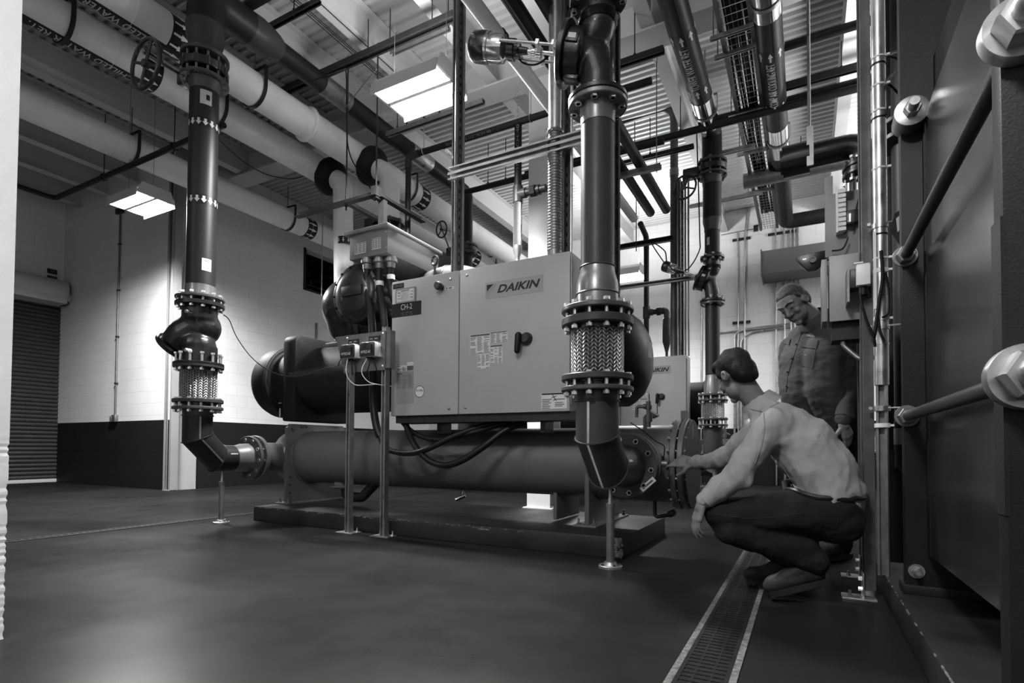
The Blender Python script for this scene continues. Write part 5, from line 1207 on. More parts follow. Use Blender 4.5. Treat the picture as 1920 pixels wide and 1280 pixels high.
build('box_wire', MB().tube([at(1352, 441, Y=yb), at(1385, 434, Y=yb), at(1417, 429, Y=yb), at(1428, 415, Y=yb)], .006, 6), K['strut'], t)
# conduit and boxes on the recess wall
p, q = at(230, 395, Y=YB-.03), at(210, 780, Y=YB-.03); x_ = (p.x+q.x)/2
t = thing('wall_conduit', 'thin conduit with boxes running down the bright block wall at left', 'conduit', (x_, YB, q.z))
build('conduit', MB().cyl((x_, YB-.022, q.z), (x_, YB-.022, p.z), .015, seg=12), K['galvd'], t)
build('top_box', MB().bx(x_-.10, x_+.10, YB-.06, YB-.001, p.z-.03, p.z+.06), K['strut'], t, bevel=.005)
bo = build('outlet_box', MB().bx(x_-.06, x_+.06, YB-.06, YB-.001, q.z-.1, q.z+.02), K['galvd'], t, bevel=.006)
build('outlet_cover', MB().bx(x_-.10, x_-.055, YB-.065, YB-.01, q.z-.1, q.z+.0), K['galvd'], bo, bevel=.004)
for k in range(4): z = q.z+(p.z-q.z)*(k+.7)/4.4; build('strap', MB().bx(x_-.03, x_+.03, YB-.04, YB-.003, z-.012, z+.012), K['strut'], t)
x_ = at(592, 650, X=XC).y
build('conduit', MB().cyl((XC+.025, x_, 1.3), (XC+.025, x_, 3.3), .02, seg=10), K['galvd'], label='thin conduit on the dim wall below the louvred opening', cat='conduit')
# ================================================================== RIGHT SIDE: HEAT EXCHANGER AND CONTROL POST
hx = thing('plate_heat_exchanger', 'large dark plate heat exchanger with shiny side sheet filling the right edge', 'heat exchanger', (1.1, 2.1, .12))
Yn, Yf = 1.42, 2.85
build('near_frame_plate', MB().bx(.352, 1.9, Yn, Yn+.06, .20, 3.1).bx(.352, .50, Yn, Yn+.10, .12, .22), K['frame'], hx, bevel=.004)
fp = build('far_frame_plate', MB().bx(.372, 1.9, Yf, Yf+.06, .155, 2.95).bx(.36, 1.9, Yf-.02, Yf+.10, .12, .16), K['frame'], hx, bevel=.004)
zb = at(1727, 1040, Y=2.82).z
build('side_sheet', MB().prism([(Yn+.06, zb+.02), (Yf-.0, zb), (Yf-.0, 2.13), (Yn+.06, 2.13)], (.45, 0, 0), (0, 1, 0), (0, 0, 1), (1, 0, 0), 0, .004), K['shroud'], hx)
build('plate_pack', MB().bx(.49, 1.85, Yn+.06, Yf, .42, 2.4), K['rubber'], hx)
build('sheet_fold', MB().bx(.448, .47, Yf-.06, Yf, zb, 2.13), K['frame'], hx)
xr_ = .383
def nut(par, c, R, Rn, th, nm='tie_nut', sgn=-1, stud=.03, m=None):
    c = V(c); m = m or K['galv']; ax = V((0, sgn, 0))
    w = build('washer', MB().lathe(c, ax, [(0, R*.96), (.003, R), (th*.4, R), (th*.5, R*.97)], 40), m, par)
    build(nm, MB().lathe(c+ax*th*.5, ax, [(0, Rn*.97), (.004, Rn), (Rn*.9, Rn), (Rn*1.0, Rn*.9)], 6), m, par)
    build('stud_end', MB().lathe(c+ax*(th*.5+Rn*.9), ax, [(0, Rn*.62), (stud*.8, Rn*.62), (stud, Rn*.55)], 24), m, par)
for v_, vn in ((780, 697), (482, 95)):
    z0_ = at(1690, v_, Y=Yf).z
    rod = build('tie_rod', MB().cyl((xr_, Yn-.02, z0_), (xr_, Yf-.02, z0_), .021, seg=24), mat('rod_dark', .05, .38, .6, .2, 20, .2, 90), hx)
    nut(rod, (xr_, Yf-.002, z0_), .046, .036, .02, 'rod_collar', stud=.008, m=K['galvd'])
    nut(rod, (xr_-.005, Yn, z0_), .064, .050, .07, 'tie_nut', stud=.05)
p = at(1707, 215, Y=Yf-.05)
sb = build('clamp_boss', MB().cyl((p.x, Yf-.08, p.z), (p.x, Yf+.03, p.z), .058, seg=32), K['galvd'], hx)
nut(sb, (p.x, Yf-.08, p.z), .062, .032, .012, 'boss_nut', stud=.045)
p = at(1719, 1071, Y=Yf-.01)
nut(fp, (p.x, Yf-.002, p.z), .030, .018, .012, 'foot_nut', stud=.03)
build('edge_bead', MB().bx(.348, .356, Yn-.001, Yn+.061, .6, 1.2), K['frame'], hx)
# risers feeding the heat exchanger
def dpipe(name, u, Y, z0, z1, r, m, lab):
    p = at(u, 500, Y=Y); t = thing(name, lab, 'pipe', (p.x, Y, z0)); build('pipe', MB().cyl((p.x, Y, z0), (p.x, Y, z1), r, seg=28), m, t); return t, p.x
t, x_ = dpipe('riser_pipe', 1671, 4.35, .0, 5.3, .055, K['pipe'], 'thin dark pipe rising directly right of the bright conduit')
build('stripe', MB().bx(x_+.0, x_+.016, 4.285, 4.297, 1.0, 5.3), K['galvd'], t)
t, x_ = dpipe('riser_pipe', 1716, 4.1, .62, 5.3, .115, K['pipe'], 'wide dark pipe rising behind the heat exchanger with a floor stand')
build('elbow', MB().tube(elbow_path([(x_-.0, 4.1, .9), (x_, 4.1, .58), (x_+.5, 4.1, .58)], .2), .118, 24), K['pipe'], t)
build('steel_band', MB().cyl((x_, 4.1, .76), (x_, 4.1, .86), .119, seg=28), K['galv'], t)
build('flange', MB().disc((x_, 4.1, 2.75), (0, 0, 1), .18, .03).disc((x_, 4.1, 2.65), (0, 0, 1), .18, .03), K['flange'], t)
build('stand_leg', MB().cyl((x_+.02, 4.1, .02), (x_+.02, 4.1, .46), .03, seg=14).cyl((x_+.02, 4.1, 0), (x_+.02, 4.1, .02), .07, seg=18), K['strut'], t)
z_ = lambda u, v: at(u, v, Y=5.2).z
xq = at(1624, 400, Y=5.2).x
t = thing('drop_pipe', 'black pipe with flanged valve dropping above the pale terminal plate', 'pipe', (xq, 5.2, z_(1624, 480)))
build('pipe', MB().tube(elbow_path([(xq-.62, 5.2, z_(1624, 272)), (xq, 5.2, z_(1624, 268)), (xq, 5.2, z_(1624, 480))], .15), .10, 24), K['black'], t)
for v in (312, 326): build('flange', MB().disc((xq, 5.2, z_(1624, v)), (0, 0, 1), .165, .03), K['black'], t)
f = build('wafer_body', MB().disc((xq, 5.2, z_(1624, 319)), (0, 0, 1), .15, .06), K['iron'], t); bolts(f, (xq, 5.2, z_(1624, 319)), (0, 0, 1), .14, 8, .012, .2, K['galv'])
build('pipe_end_cap', MB().cyl((xq-.60, 5.2, z_(1624, 272)), (xq-.40, 5.2, z_(1624, 271)), .13, seg=24), K['black'], t)
hx_ = xq-.42; build('clevis', MB().bx(hx_+.0, hx_+.05, 5.08, 5.1, z_(1624, 300), z_(1624, 225)).cyl((hx_+.02, 5.1, z_(1624, 240)), (hx_+.02, 5.1, 5.2), .012, seg=8), K['galv'], t)
build('valve_lever', MB().tube([(xq-.12, 5.08, z_(1600, 385)), (xq+.1, 5.06, z_(1600, 372))], .03, 10).cyl((xq-.02, 5.15, z_(1600, 378)), (xq-.02, 5.02, z_(1600, 378)), .05, seg=12), K['black'], t)
# control post
def base_post(x, y, z1, lab, w=.045):
    t = thing('control_post', lab, 'strut post', (x, y, 0))
    build('channel', MB().channel((x, y, .05), (x, y, z1), w, .045, (-1, -.25, 0)), K['galvd'], t)
    b_ = build('base_plate', MB().bx(x-.115, x+.03, y-.045, y+.06, 0, .010).bx(x-.028, x-.02, y-.03, y+.03, .0, .13).bx(x-.03, x+.03, y+.026, y+.034, 0, .13), K['galv'], t, bevel=.002)
    build('anchor_bolt', MB().cyl((x-.08, y-.01, .01), (x-.08, y-.01, .04), .007, seg=8).cyl((x-.08, y-.01, .01), (x-.08, y-.01, .02), .013, seg=6), K['galv'], b_)
    for z in (.05, .10): build('anchor_bolt', MB().cyl((x-.045, y, z), (x-.028, y, z), .011, seg=6), K['zinc'], b_)
    return t
base_post(.268, 3.17, 4.6, 'nearer galvanised strut post of the control box, right of the crouching man')
base_post(.292, 3.68, 1.95, 'farther galvanised strut post behind the crouching man, left of the near post')
xcd = at(1651, 500, Y=3.14).x
t = thing('conduit', 'tall bright conduit with cable ties running up beside the control box', 'conduit', (xcd, 3.14, 1.0))
build('pipe', MB().cyl((xcd, 3.14, at(1651, 722, Y=3.14).z), (xcd, 3.14, 4.6), .030, seg=24), K['galv'], t)
build('lower_rail', MB().channel((xcd-.0, 3.14, .13), (xcd, 3.14, at(1651, 722, Y=3.14).z), .045, .03, (-.3, -1, 0)), K['galvd'], t)
for v, m_ in ((-20, K['plas']), (102, K['plas']), (115, K['rubber']), (155, K['plas']), (203, K['plas']), (217, K['rubber']), (312, K['plas']), (437, K['rubber']), (482, K['plas']), (505, K['plas']), (596, K['plas']), (643, K['galv']), (797, K['plas'])):
    z = at(1651, v, Y=3.11).z
    c = build('cable_tie', MB().cyl((xcd, 3.14, z-(.010 if v in (505, 596, 797) else .004)), (xcd, 3.14, z+(.010 if v in (505, 596, 797) else .004)), .0325, seg=24), m_, t)
    if m_ is K['plas']: build('tie_head', MB().box((xcd+.038, 3.125, z), (.014, .012, .010)), K['plas'], c)
for v in (420, 612, 765):
    z = at(1651, v, Y=3.11).z; build('strut_clamp', MB().cyl((xcd, 3.14, z-.012), (xcd, 3.14, z+.012), .034, seg=20).cyl((xcd-.05, 3.11, z), (xcd-.05, 3.09, z), .008, seg=8).cyl((xcd+.02, 3.10, z), (xcd+.07, 3.09, z), .004, seg=6), K['galv'], t)
xw = at(1640, 500, Y=3.12).x
build('conduit', MB().box((xw, 3.115, (at(1640, 580, Y=3.12).z+at(1640, 435, Y=3.12).z)/2), (.012, .012, at(1640, 435, Y=3.12).z-at(1640, 580, Y=3.12).z)), K['plas'], label='thin white strip standing left of the cable-tied conduit', cat='cable strip')
# control box
Yx = 3.26
p, q = at(1555, 487, Y=Yx), at(1634, 596, Y=Yx)
t = thing('control_box', 'flat grey control box on the posts in front of the standing man', 'control box', ((p.x+q.x)/2, Yx+.1, q.z))
build('box_body', MB().bx(p.x, q.x, Yx+.012, Yx+.20, q.z+.01, p.z+.01), mat('box_grey', .27, .4, 0, .04, 5), t, bevel=.004)
build('box_cover', MB().bx(p.x-.002, q.x+.002, Yx, Yx+.012, q.z, p.z+.018), mat('box_grey', .15), t, bevel=.003)
build('side_flange', MB().bx(p.x-.036, p.x-.010, Yx+.004, Yx+.20, q.z+.004, p.z+.008), mat('box_grey', .27), t, bevel=.003)
build('rear_tray', MB().bx(p.x+.01, q.x, Yx+.05, Yx+.20, q.z-.09, q.z+.01), K['strut'], t)
for v in (472, 585, 498, 528): pass
for dz in (.32, .20, .03): build('mount_screw', MB().cyl((q.x-.004, Yx-.003, q.z+dz), (q.x-.004, Yx-.012, q.z+dz), .008, seg=8), K['zinc'], t)
build('cable_fitting', MB().tube(elbow_path([(q.x-.12, Yx+.1, q.z-.06), (q.x-.12, Yx+.06, q.z-.12), (q.x-.05, Yx+.04, q.z-.20), (q.x+.02, Yx+.0, q.z-.20)], .05), .012, 10), K['galvd'], t)
p, q = at(1605, 497, Y=3.08), at(1632, 534, Y=3.08)
t = thing('sensor_box', 'small white sensor box with black glands on the right of the control box', 'sensor box', ((p.x+q.x)/2, 3.1, q.z))
build('sensor_lid', MB().bx(p.x, q.x, 3.06, 3.10, q.z, p.z), K['plas'], t, bevel=.006)
build('sensor_base', MB().bx(p.x-.025, q.x-.01, 3.10, 3.19, q.z-.0, p.z-.01), K['plasd'], t, bevel=.005)
build('side_plate', MB().bx(p.x-.035, p.x-.025, 3.12, 3.25, q.z-.06, p.z), K['galvd'], t)
build('latch', MB().bx(p.x-.01, q.x-.03, 3.058, 3.07, p.z, p.z+.008), K['plas'], t)
gl = build('cable_gland', MB().cyl((p.x+.03, 3.1, q.z), (p.x+.03, 3.1, q.z-.04), .020, seg=12).cyl((p.x+.05, 3.12, q.z), (p.x+.05, 3.12, q.z-.05), .016, seg=12), K['rubber'], t)
zb = q.z-.03
for i, pts in enumerate(((at(1612, 540, Y=3.1), at(1616, 570, Y=3.08), at(1627, 605, Y=3.08), at(1638, 630, Y=3.08), at(1641, 650, Y=3.09)), (at(1652, 470, Y=3.09), at(1655, 520, Y=3.085), at(1648, 570, Y=3.085), at(1641, 620, Y=3.085), at(1637, 640, Y=3.085)), (at(1660, 510, Y=3.09), at(1667, 545, Y=3.1), at(1666, 585, Y=3.1), at(1655, 595, Y=3.09)), (at(1646, 590, Y=3.09), at(1650, 620, Y=3.08), at(1659, 640, Y=3.08)))):
    build('control_cable', MB().tube(smooth_path(pts), .006 if i != 1 else .008, 8), K['rubber'], label=('black cable hanging from the white sensor box', 'thick black cable sweeping down across the cable-tied conduit', 'black cable bulging right of the cable-tied conduit', 'short black cable end poking out low on the cable-tied conduit')[i], cat='cable')
for i, pts in enumerate(((at(1663, 105, Y=3.14), at(1680, 97, Y=3.2), at(1710, 95, Y=3.3), at(1776, 90, Y=3.4)), (at(1663, 105, Y=3.14), at(1685, 112, Y=3.2), at(1705, 140, Y=3.25), at(1725, 165, Y=3.3)), (at(1662, 155, Y=3.14), at(1672, 140, Y=3.16), at(1690, 136, Y=3.2), at(1745, 135, Y=3.3)), (at(1662, 155, Y=3.14), at(1675, 165, Y=3.16), at(1692, 185, Y=3.2), at(1697, 200, Y=3.2)), (at(1700, 190, Y=3.3), at(1688, 165, Y=3.3), at(1700, 153, Y=3.3), at(1722, 162, Y=3.3)), (at(1660, 160, Y=3.12), at(1665, 175, Y=3.12), at(1664, 200, Y=3.12), at(1661, 215, Y=3.12)))):
    build('control_cable', MB().tube(smooth_path(pts), .0055, 8), (K['rubber'], K['galvd'])[i in (0, 2)], label=('uppermost cable leaving the tied conduit to the right', 'cable sloping down right from the upper tie on the conduit', 'pale cable arching right from the middle tie on the conduit', 'cable sloping down right from the middle tie on the conduit', 'small black cable loop behind the upper boss of the heat exchanger', 'cable bowed close along the right of the tied conduit')[i], cat='cable')
m_ = MB(); 
t = thing('cable_gland_block', 'bundle of small cable fittings just above the round boss at upper right', 'cable fittings', at(1722, 170, Y=3.0))
build('bracket', MB().box(at(1718, 178, Y=3.0), (.05, .05, .10), rot=Matrix.Rotation(.6, 3, 'Y')), K['plasd'], t, bevel=.004)
build('gland', MB().tube([at(1722, 150, Y=3.0), at(1726, 140, Y=3.0)], .02, 10).tube([at(1712, 172, Y=2.96), at(1722, 166, Y=2.96)], .018, 10), K['galvd'], t)
for i in range(4): build('cable_stub', MB().tube(smooth_path([at(1728+3*i, 168-5*i, Y=3.02), at(1745+3*i, 148-6*i, Y=3.06), at(1762+2*i, 126-6*i, Y=3.1)]), .006, 7), K['rubber'] if i % 2 else K['galvd'], t)
# pale terminal plate with connector blocks, above the control box
Yp = 3.5
p, q = at(1546, 332, Y=Yp), at(1600, 462, Y=Yp)
t = thing('terminal_plate', 'pale mounting plate with white terminal strip above the control box', 'terminal plate', ((p.x+q.x)/2, Yp, q.z))
p2 = at(1548, 366, Y=Yp)
zl = q.z-.04
build('mounting_plate', MB().prism([(p.x, zl), (q.x+.06, zl), (q.x+.06, p2.z), (p.x+.04, p2.z), (p.x+.04, p.z), (p.x, p.z)], (0, Yp+.012, 0), (1, 0, 0), (0, 0, 1), (0, -1, 0), 0, .012), mat('plate_pale', .24, .5, 0, .05, 5), t, bevel=.002)
build('plate_stub', MB().bx(p.x+.02, p.x+.07, Yp+.0, Yp+.012, zl-.28, zl-.001), mat('plate_pale', .24), t)
a, b = at(1568, 362, Y=Yp), at(1590, 437, Y=Yp)
ts_ = build('terminal_strip', MB().bx(a.x, b.x-.02, Yp-.05, Yp, b.z, a.z).bx(a.x-.004, a.x+.004, Yp-.055, Yp, b.z-.005, a.z+.008), K['plas'], t)
for k in range(9):
    z = b.z+(a.z-b.z)*k/9; build('terminal', MB().bx(a.x+.006, b.x-.012, Yp-.062, Yp-.03, z, z+(a.z-b.z)/9*.7), K['plas'], ts_)
for (u, v) in ((1591, 355), (1594, 412)):
    c = at(u, v, Y=Yp-.04); build('relay_can', MB().cyl((c.x, Yp-.05, c.z-.02), (c.x, Yp-.05, c.z+.025), .019, seg=16).cyl((c.x, Yp-.05, c.z-.022), (c.x, Yp-.05, c.z-.019), .012, seg=16), K['galv'], t)
build('relay_block', MB().bx(b.x-.01, b.x+.05, Yp-.05, Yp-.005, b.z+.04, b.z+.11), K['plasd'], t, bevel=.003)
build('wiring', MB().tube(smooth_path([at(1600, 430, Y=Yp-.03), at(1606, 390, Y=Yp-.05), at(1616, 350, Y=Yp-.05)]), .005, 6).tube(smooth_path([at(1560, 470, Y=Yp-.03), at(1580, 466, Y=Yp-.05), at(1590, 445, Y=Yp-.05)]), .005, 6), K['strut'], t)
p = at(1524, 489, Y=3.9)
t = thing('valve_clamp', 'black angular clamp with round pin left of the control box', 'clamp', p)
build('clamp_body', MB().prism([(-.10, .045), (.08, .06), (.075, -.02), (.02, -.06), (-.03, -.06), (-.09, .01)], p, (1, 0, 0), (0, 0, 1), (0, 1, 0), 0, .03), K['black'], t, bevel=.006)
build('clamp_arm', MB().bx(p.x+.06, p.x+.30, p.y+.01, p.y+.04, p.z-.0, p.z+.045), K['black'], t)
build('clamp_pin', MB().cyl((p.x, p.y-.03, p.z), (p.x, p.y+.01, p.z), .016, seg=18).ring((p.x, p.y-.032, p.z), (0, 1, 0), .020, .012, .006, 20), K['flange'], t)
tg = at(1678, 440, Y=3.05)
t = thing('hanging_tag', 'dark tag with a white torn sticker hanging right of the tied conduit', 'tag', tg)
build('tag_plate', MB().prism([(0, .10), (.05, .13), (.075, .05), (.045, -.10), (-.02, .02)], tg, (1, .2, 0), (0, 0, 1), (0, 1, 0), 0, .004), K['plasd'], t)
build('tag_sticker', MB().prism([(.005, .075), (.04, .108), (.045, .06), (.01, .01)], tg-V((0, .002, 0)), (1, .2, 0), (0, 0, 1), (0, 1, 0), 0, .002), K['sticker'], t)
# second small riser at the far back between the posts
# ================================================================== FRONT: CONTROLLER FRAME, CABLES AND HOSES
t = thing('controller_stand', 'galvanised frame on two strut legs in front of the chiller left end', 'frame', (-3.2, 3.40, 0))
legx = (at(653, 1000, Y=3.4).x, at(719, 1004, Y=3.4).x)
for i, x_ in enumerate(legx):
    lg = build('leg', MB().channel((x_, 3.40, .01), (x_, 3.40, (1.38, 1.70)[i]), .044, .044, (-.0, -1, 0)), K['galv'], t)
    build('leg_web', MB().bx(x_+.022, x_+.0255, 3.375, 3.425, .01, (1.38, 1.70)[i]), K['galvd'], lg)
    bp = build('base_plate', MB().bx(x_-.10, x_+.085, 3.35, 3.47, 0, .010), K['galv'], t, bevel=.002)
    build('base_bracket', MB().bx(x_+.026, x_+.034, 3.375, 3.425, .01, .14), K['galvd'], bp)
    for dx, dy in ((-.07, 3.44), (.06, 3.44)): build('anchor_bolt', MB().cyl((x_+dx, dy, .01), (x_+dx, dy, .045), .006, seg=8).cyl((x_+dx, dy, .01), (x_+dx, dy, .02), .012, seg=6), K['galv'], bp)
pT, pB = at(646, 630, Y=3.36), at(722, 693, Y=3.36)
xL, xR = at(645, 660, Y=3.36).x, at(722, 660, Y=3.36).x
bpz0, bpz1 = pB.z, at(722, 620, Y=3.36).z
pl = build('back_plate', MB().bx(xL, xR, 3.36, 3.366, bpz0, bpz1), K['galvd'], t)
build('end_bracket', MB().prism([(0, bpz1), (-.11, bpz1-.0), (-.02, bpz1-.26), (0, bpz1-.26)], (xL+.002, 3.366, 0), (1, .0, 0), (0, 0, 1), (0, 1, 0), 0, .006).bx(xL-.0, xL+.005, 3.366, 3.5, bpz1-.2, bpz1), K['galvd'], t)
build('corner_cap', MB().bx(xR-.005, xR+.045, 3.37, 3.43, bpz1-.3, bpz1+.005), K['galvd'], t)
for u, v in ((651, 634), (718, 625), (649, 693), (717, 686)):
    p = at(u, v, Y=3.36); build('plate_bolt', MB().lathe((p.x, 3.361, p.z), (0, -1, 0), [(0, .012), (.005, .010), (.008, .002)], 10), K['zinc'], pl)
def controller(u0, v0, u1, v1, lab):
    p, q = at(u0, v0, Y=3.28), at(u1, v1, Y=3.28)
    t = thing('flow_controller', lab, 'controller', ((p.x+q.x)/2, 3.3, q.z))
    build('housing', MB().bx(p.x, q.x, 3.285, 3.36, q.z, p.z), K['plas'], t, bevel=.004)
    f = build('front_panel', MB().bx(p.x-.003, q.x+.001, 3.272, 3.285, q.z+.002, p.z-.002), K['plasd'], t, bevel=.002)
    word('MTRZ-60', p.x+.012, (p.z+q.z)/2-.03, q.x-.035, .022, 3.2715, K['sticker'], f, 'panel_print', .1, .012)
    build('panel_window', MB().bx(q.x-.03, q.x-.008, 3.2705, 3.272, q.z+.02, p.z-.02), K['rubber'], f)
    for k in range(2): build('top_clip', MB().bx(p.x+.01+.075*k, p.x+.06+.075*k, 3.28, 3.34, p.z, p.z+.008), K['sticker'], t, bevel=.002)
    for dz in (.02, -.02): build('side_tab', MB().bx(q.x, q.x+.012, 3.34, 3.36, (q.z if dz > 0 else p.z-.03)+.0, (q.z if dz > 0 else p.z-.03)+.03), K['zinc'], t)
    build('gland', MB().cyl((p.x+.05, 3.32, q.z), (p.x+.05, 3.32, q.z-.02), .020, seg=12).cyl((p.x+.08, 3.32, q.z), (p.x+.08, 3.32, q.z-.02), .014, seg=12), K['rubber'], t)
    return p, q
pA, qA = controller(639.5, 648, 664, 669.5, 'left small black-faced controller box on the galvanised frame')
pB_, qB_ = controller(676, 643.5, 701.5, 666.5, 'right small black-faced controller box on the galvanised frame')
for u, v, lab in ((663, 641, 'left'), (702, 635, 'right')):
    p = at(u, v, Y=3.355)
    o = build('name_tag', MB().bx(p.x-.058, p.x+.058, 3.352, 3.3598, p.z-.022, p.z+.022), K['ink'], label='%s black name strip above the controller box on the frame' % lab, cat='name strip')
    lines('tag_print', V((p.x-.05, 0, p.z+.012)), V((p.x+.05, 0, p.z-.012)), 1, 2, K['stick_g'], o, y=3.352, hgt=.4, seed=3)
wires = (('pale cable drooping from the left controller box', [at(652, 672, Y=3.3), at(649, 690, Y=3.28), at(651, 705, Y=3.28), at(660, 717, Y=3.3), at(672, 722, Y=3.32), at(705, 720, Y=3.34)], K['plas'], .0035),
 ('pale cable drooping from the right controller box', [at(688, 672, Y=3.3), at(679, 690, Y=3.28), at(680, 703, Y=3.28), at(692, 716, Y=3.3), at(712, 721, Y=3.34), at(735, 724, Y=3.5)], K['plas'], .0035),
 ('black cable hanging behind the pale left one on the frame', [at(658, 672, Y=3.31), at(660, 690, Y=3.31), at(661, 702, Y=3.36)], K['rubber'], .0045),
 ('black cable hanging right of the left controller', [at(664, 674, Y=3.32), at(667, 690, Y=3.32), at(668, 702, Y=3.36)], K['rubber'], .0045),
 ('black cable hanging behind the pale right one on the frame', [at(693, 672, Y=3.31), at(692, 685, Y=3.31), at(687, 700, Y=3.36)], K['rubber'], .0045),
 ('black cable hanging right of the right controller', [at(698, 672, Y=3.32), at(704, 685, Y=3.32), at(707, 697, Y=3.36)], K['rubber'], .0045))
for lab, pts, m_, r_ in wires: build('controller_cable', MB().tube(smooth_path(pts), r_, 7), m_, label=lab, cat='cable')
build('sensor_wire', MB().tube(smooth_path([at(419, 590, Y=2.83), at(430, 600, Y=2.9), at(444, 632, Y=3.1), at(470, 668, Y=3.45), at(500, 692, Y=3.72), at(535, 705, Y=3.76), at(570, 703, Y=3.76), at(610, 690, Y=3.72), at(632, 686, Y=3.5), at(636, 678, Y=3.34), at(641, 670, Y=3.31)], 6), .0042, 6), K['rubber'], label='thin black wire sagging from the left riser valve to the controller frame', cat='wire')
# three motor leads from the terminal box
for i, (u, v, lab, low) in enumerate(((684+5, 480, 'left of three fat black leads below the terminal box', 1), (712, 475, 'middle of three fat black leads below the terminal box', 0), (733, 470, 'right of three fat black leads below the terminal box', 0))):
    Yl = 3.66+.03*i; p = at(u, v, Y=Yl); zt_ = 2.415
    e = at((692, 713, 745)[i], 640, Y=3.58+.02*i)
    t = thing('motor_lead', lab, 'cable', (p.x, Yl, e.z))
    pts = [V((p.x, Yl, zt_-.05)), V((p.x, Yl, zt_-.25)), V(((p.x+e.x)/2+.01, Yl-.02, (zt_+e.z)/2-.1)), V((e.x, Yl-.04, e.z+.1)), V((e.x, Yl-.05, e.z-.15)), V((e.x+.02, Yl-.05, e.z-.3))]
    if low: pts += [at(700, 760, Y=3.62), at(706, 800, Y=3.6), at(712, 818, Y=3.6)]
    build('lead', MB().tube(smooth_path(pts), .033, 14), K['rubber'], t)
    build('gland_nut', MB().lathe((p.x, Yl, zt_), (0, 0, -1), [(0, .05), (.02, .05), (.022, .058), (.05, .058), (.055, .042), (.10, .038)], 16), K['galvd'], t)
    build('white_band', MB().cyl((p.x+.002, Yl, zt_-.165-.05*(2-i)), (p.x+.004, Yl, zt_-.205-.05*(2-i)), .036, seg=16), K['plas'], t)
# hoses looping below the cabinet
hose = (('thick black hose in the longest loop under the cabinet, down the right strut leg', [at(712, 815, Y=3.6), at(722, 838, Y=3.58), at(745, 848, Y=3.56), at(775, 849, Y=3.55), at(805, 840, Y=3.55), at(850, 818, Y=3.6), at(900, 800, Y=3.68), at(945, 791, Y=3.74)], .024),
 ('thick black hose in the lowest loop under the cabinet', [at(760, 792, Y=3.64), at(770, 820, Y=3.6), at(785, 845, Y=3.56), at(808, 865, Y=3.54), at(836, 872, Y=3.54), at(868, 862, Y=3.55), at(905, 838, Y=3.58), at(945, 808, Y=3.66), at(985, 790, Y=3.74)], .026),
 ('black hose in the shallow upper loop under the cabinet', [at(750, 786, Y=3.66), at(768, 805, Y=3.64), at(795, 820, Y=3.62), at(830, 824, Y=3.62), at(870, 815, Y=3.64), at(930, 798, Y=3.7), at(960, 790, Y=3.74)], .020))
for lab, pts, r_ in hose: build('hose', MB().tube(smooth_path(pts), r_, 12), K['rubber'], label=lab, cat='hose')
build('sensor_wire', MB().tube(smooth_path([at(1182, 792, Y=3.75), at(1205, 807, Y=3.78), at(1228, 826, Y=3.72), at(1240, 832, Y=3.66), at(1246, 838, Y=3.64), at(1245, 855, Y=3.64)], 5), .004, 6), K['rubber'], label='thin black wire running to the sensor the crouching man holds', cat='wire')
t = thing('sensor_probe', 'short metal probe on the waterbox under the crouching mans fingers', 'sensor', at(1246, 868, Y=3.64))
c = at(1243, 869, Y=3.64)
build('probe_body', MB().cyl((c.x-.06, 3.64, c.z), (c.x+.03, 3.64, c.z), .021, seg=16), K['galvd'], t)
build('probe_tip', MB().cyl((c.x+.0, 3.64, c.z+.01), (c.x+.0, 3.64, c.z+.05), .009, seg=10), K['rubber'], t)
# ================================================================== THE TWO MEN
from mathutils.bvhtree import BVHTree
def sculpt(name, mb, vox, m, parent=None, base=(0, 0, 0), smooth_it=4, disp=None, label=None, cat=None):
    off = root_of(parent).location.copy() if parent is not None else V(base)
    tmp = bpy.data.meshes.new('tmp'); tmp.from_pydata([v-off for v in mb.v], [], mb.f)
    bm = bmesh.new(); bm.from_mesh(tmp); bmesh.ops.recalc_face_normals(bm, faces=bm.faces); bm.to_mesh(tmp); bm.free()
    o = bpy.data.objects.new('tmp', tmp); col.objects.link(o)
    md = o.modifiers.new('r', 'REMESH'); md.mode = 'VOXEL'; md.voxel_size = vox
    ms = o.modifiers.new('s', 'SMOOTH'); ms.iterations = smooth_it; ms.factor = .5
    dg = bpy.context.evaluated_depsgraph_get(); me = bpy.data.meshes.new_from_object(o.evaluated_get(dg)); bpy.data.objects.remove(o); bpy.data.meshes.remove(tmp)
    me.name = name
    if disp:
        ns = [v.normal.copy() for v in me.vertices]
        for v, n in zip(me.vertices, ns): v.co += n*disp(v.co+off, n)
    me.polygons.foreach_set('use_smooth', [True]*len(me.polygons))
    o = link(name, me, m, parent)
    if parent is None: o.location = off
    tag(o, label, cat)
    bv = BVHTree.FromPolygons([v.co+off for v in me.vertices], [tuple(p.vertices) for p in me.polygons])
    return o, bv
def folds(scale, amp, stretch=(1, 1, 1), seed=0.):
    st = V(stretch)
    def f(p, n):
        q = V((p.x*st.x, p.y*st.y, p.z*st.z))*scale+V((seed, seed*.7, 0))
        a = noise.noise(q); b = 1-abs(noise.noise(q*1.9+V((3, 1, 2))))*2
        return amp*(.6*a+.5*b*max(0, a+.3))-amp*.1
    return f
def on_surf(bv, u, v, lift=.002):
    d = (CF+(u-CX)/FPX*CR+(PY-v)/FPX*CU).normalized(); h = bv.ray_cast(V((0, 0, EYE)), d)
    return None if h[0] is None else (h[0]+h[1]*(lift if h[1].dot(d) < 0 else -lift), h[1] if h[1].dot(d) < 0 else -h[1])
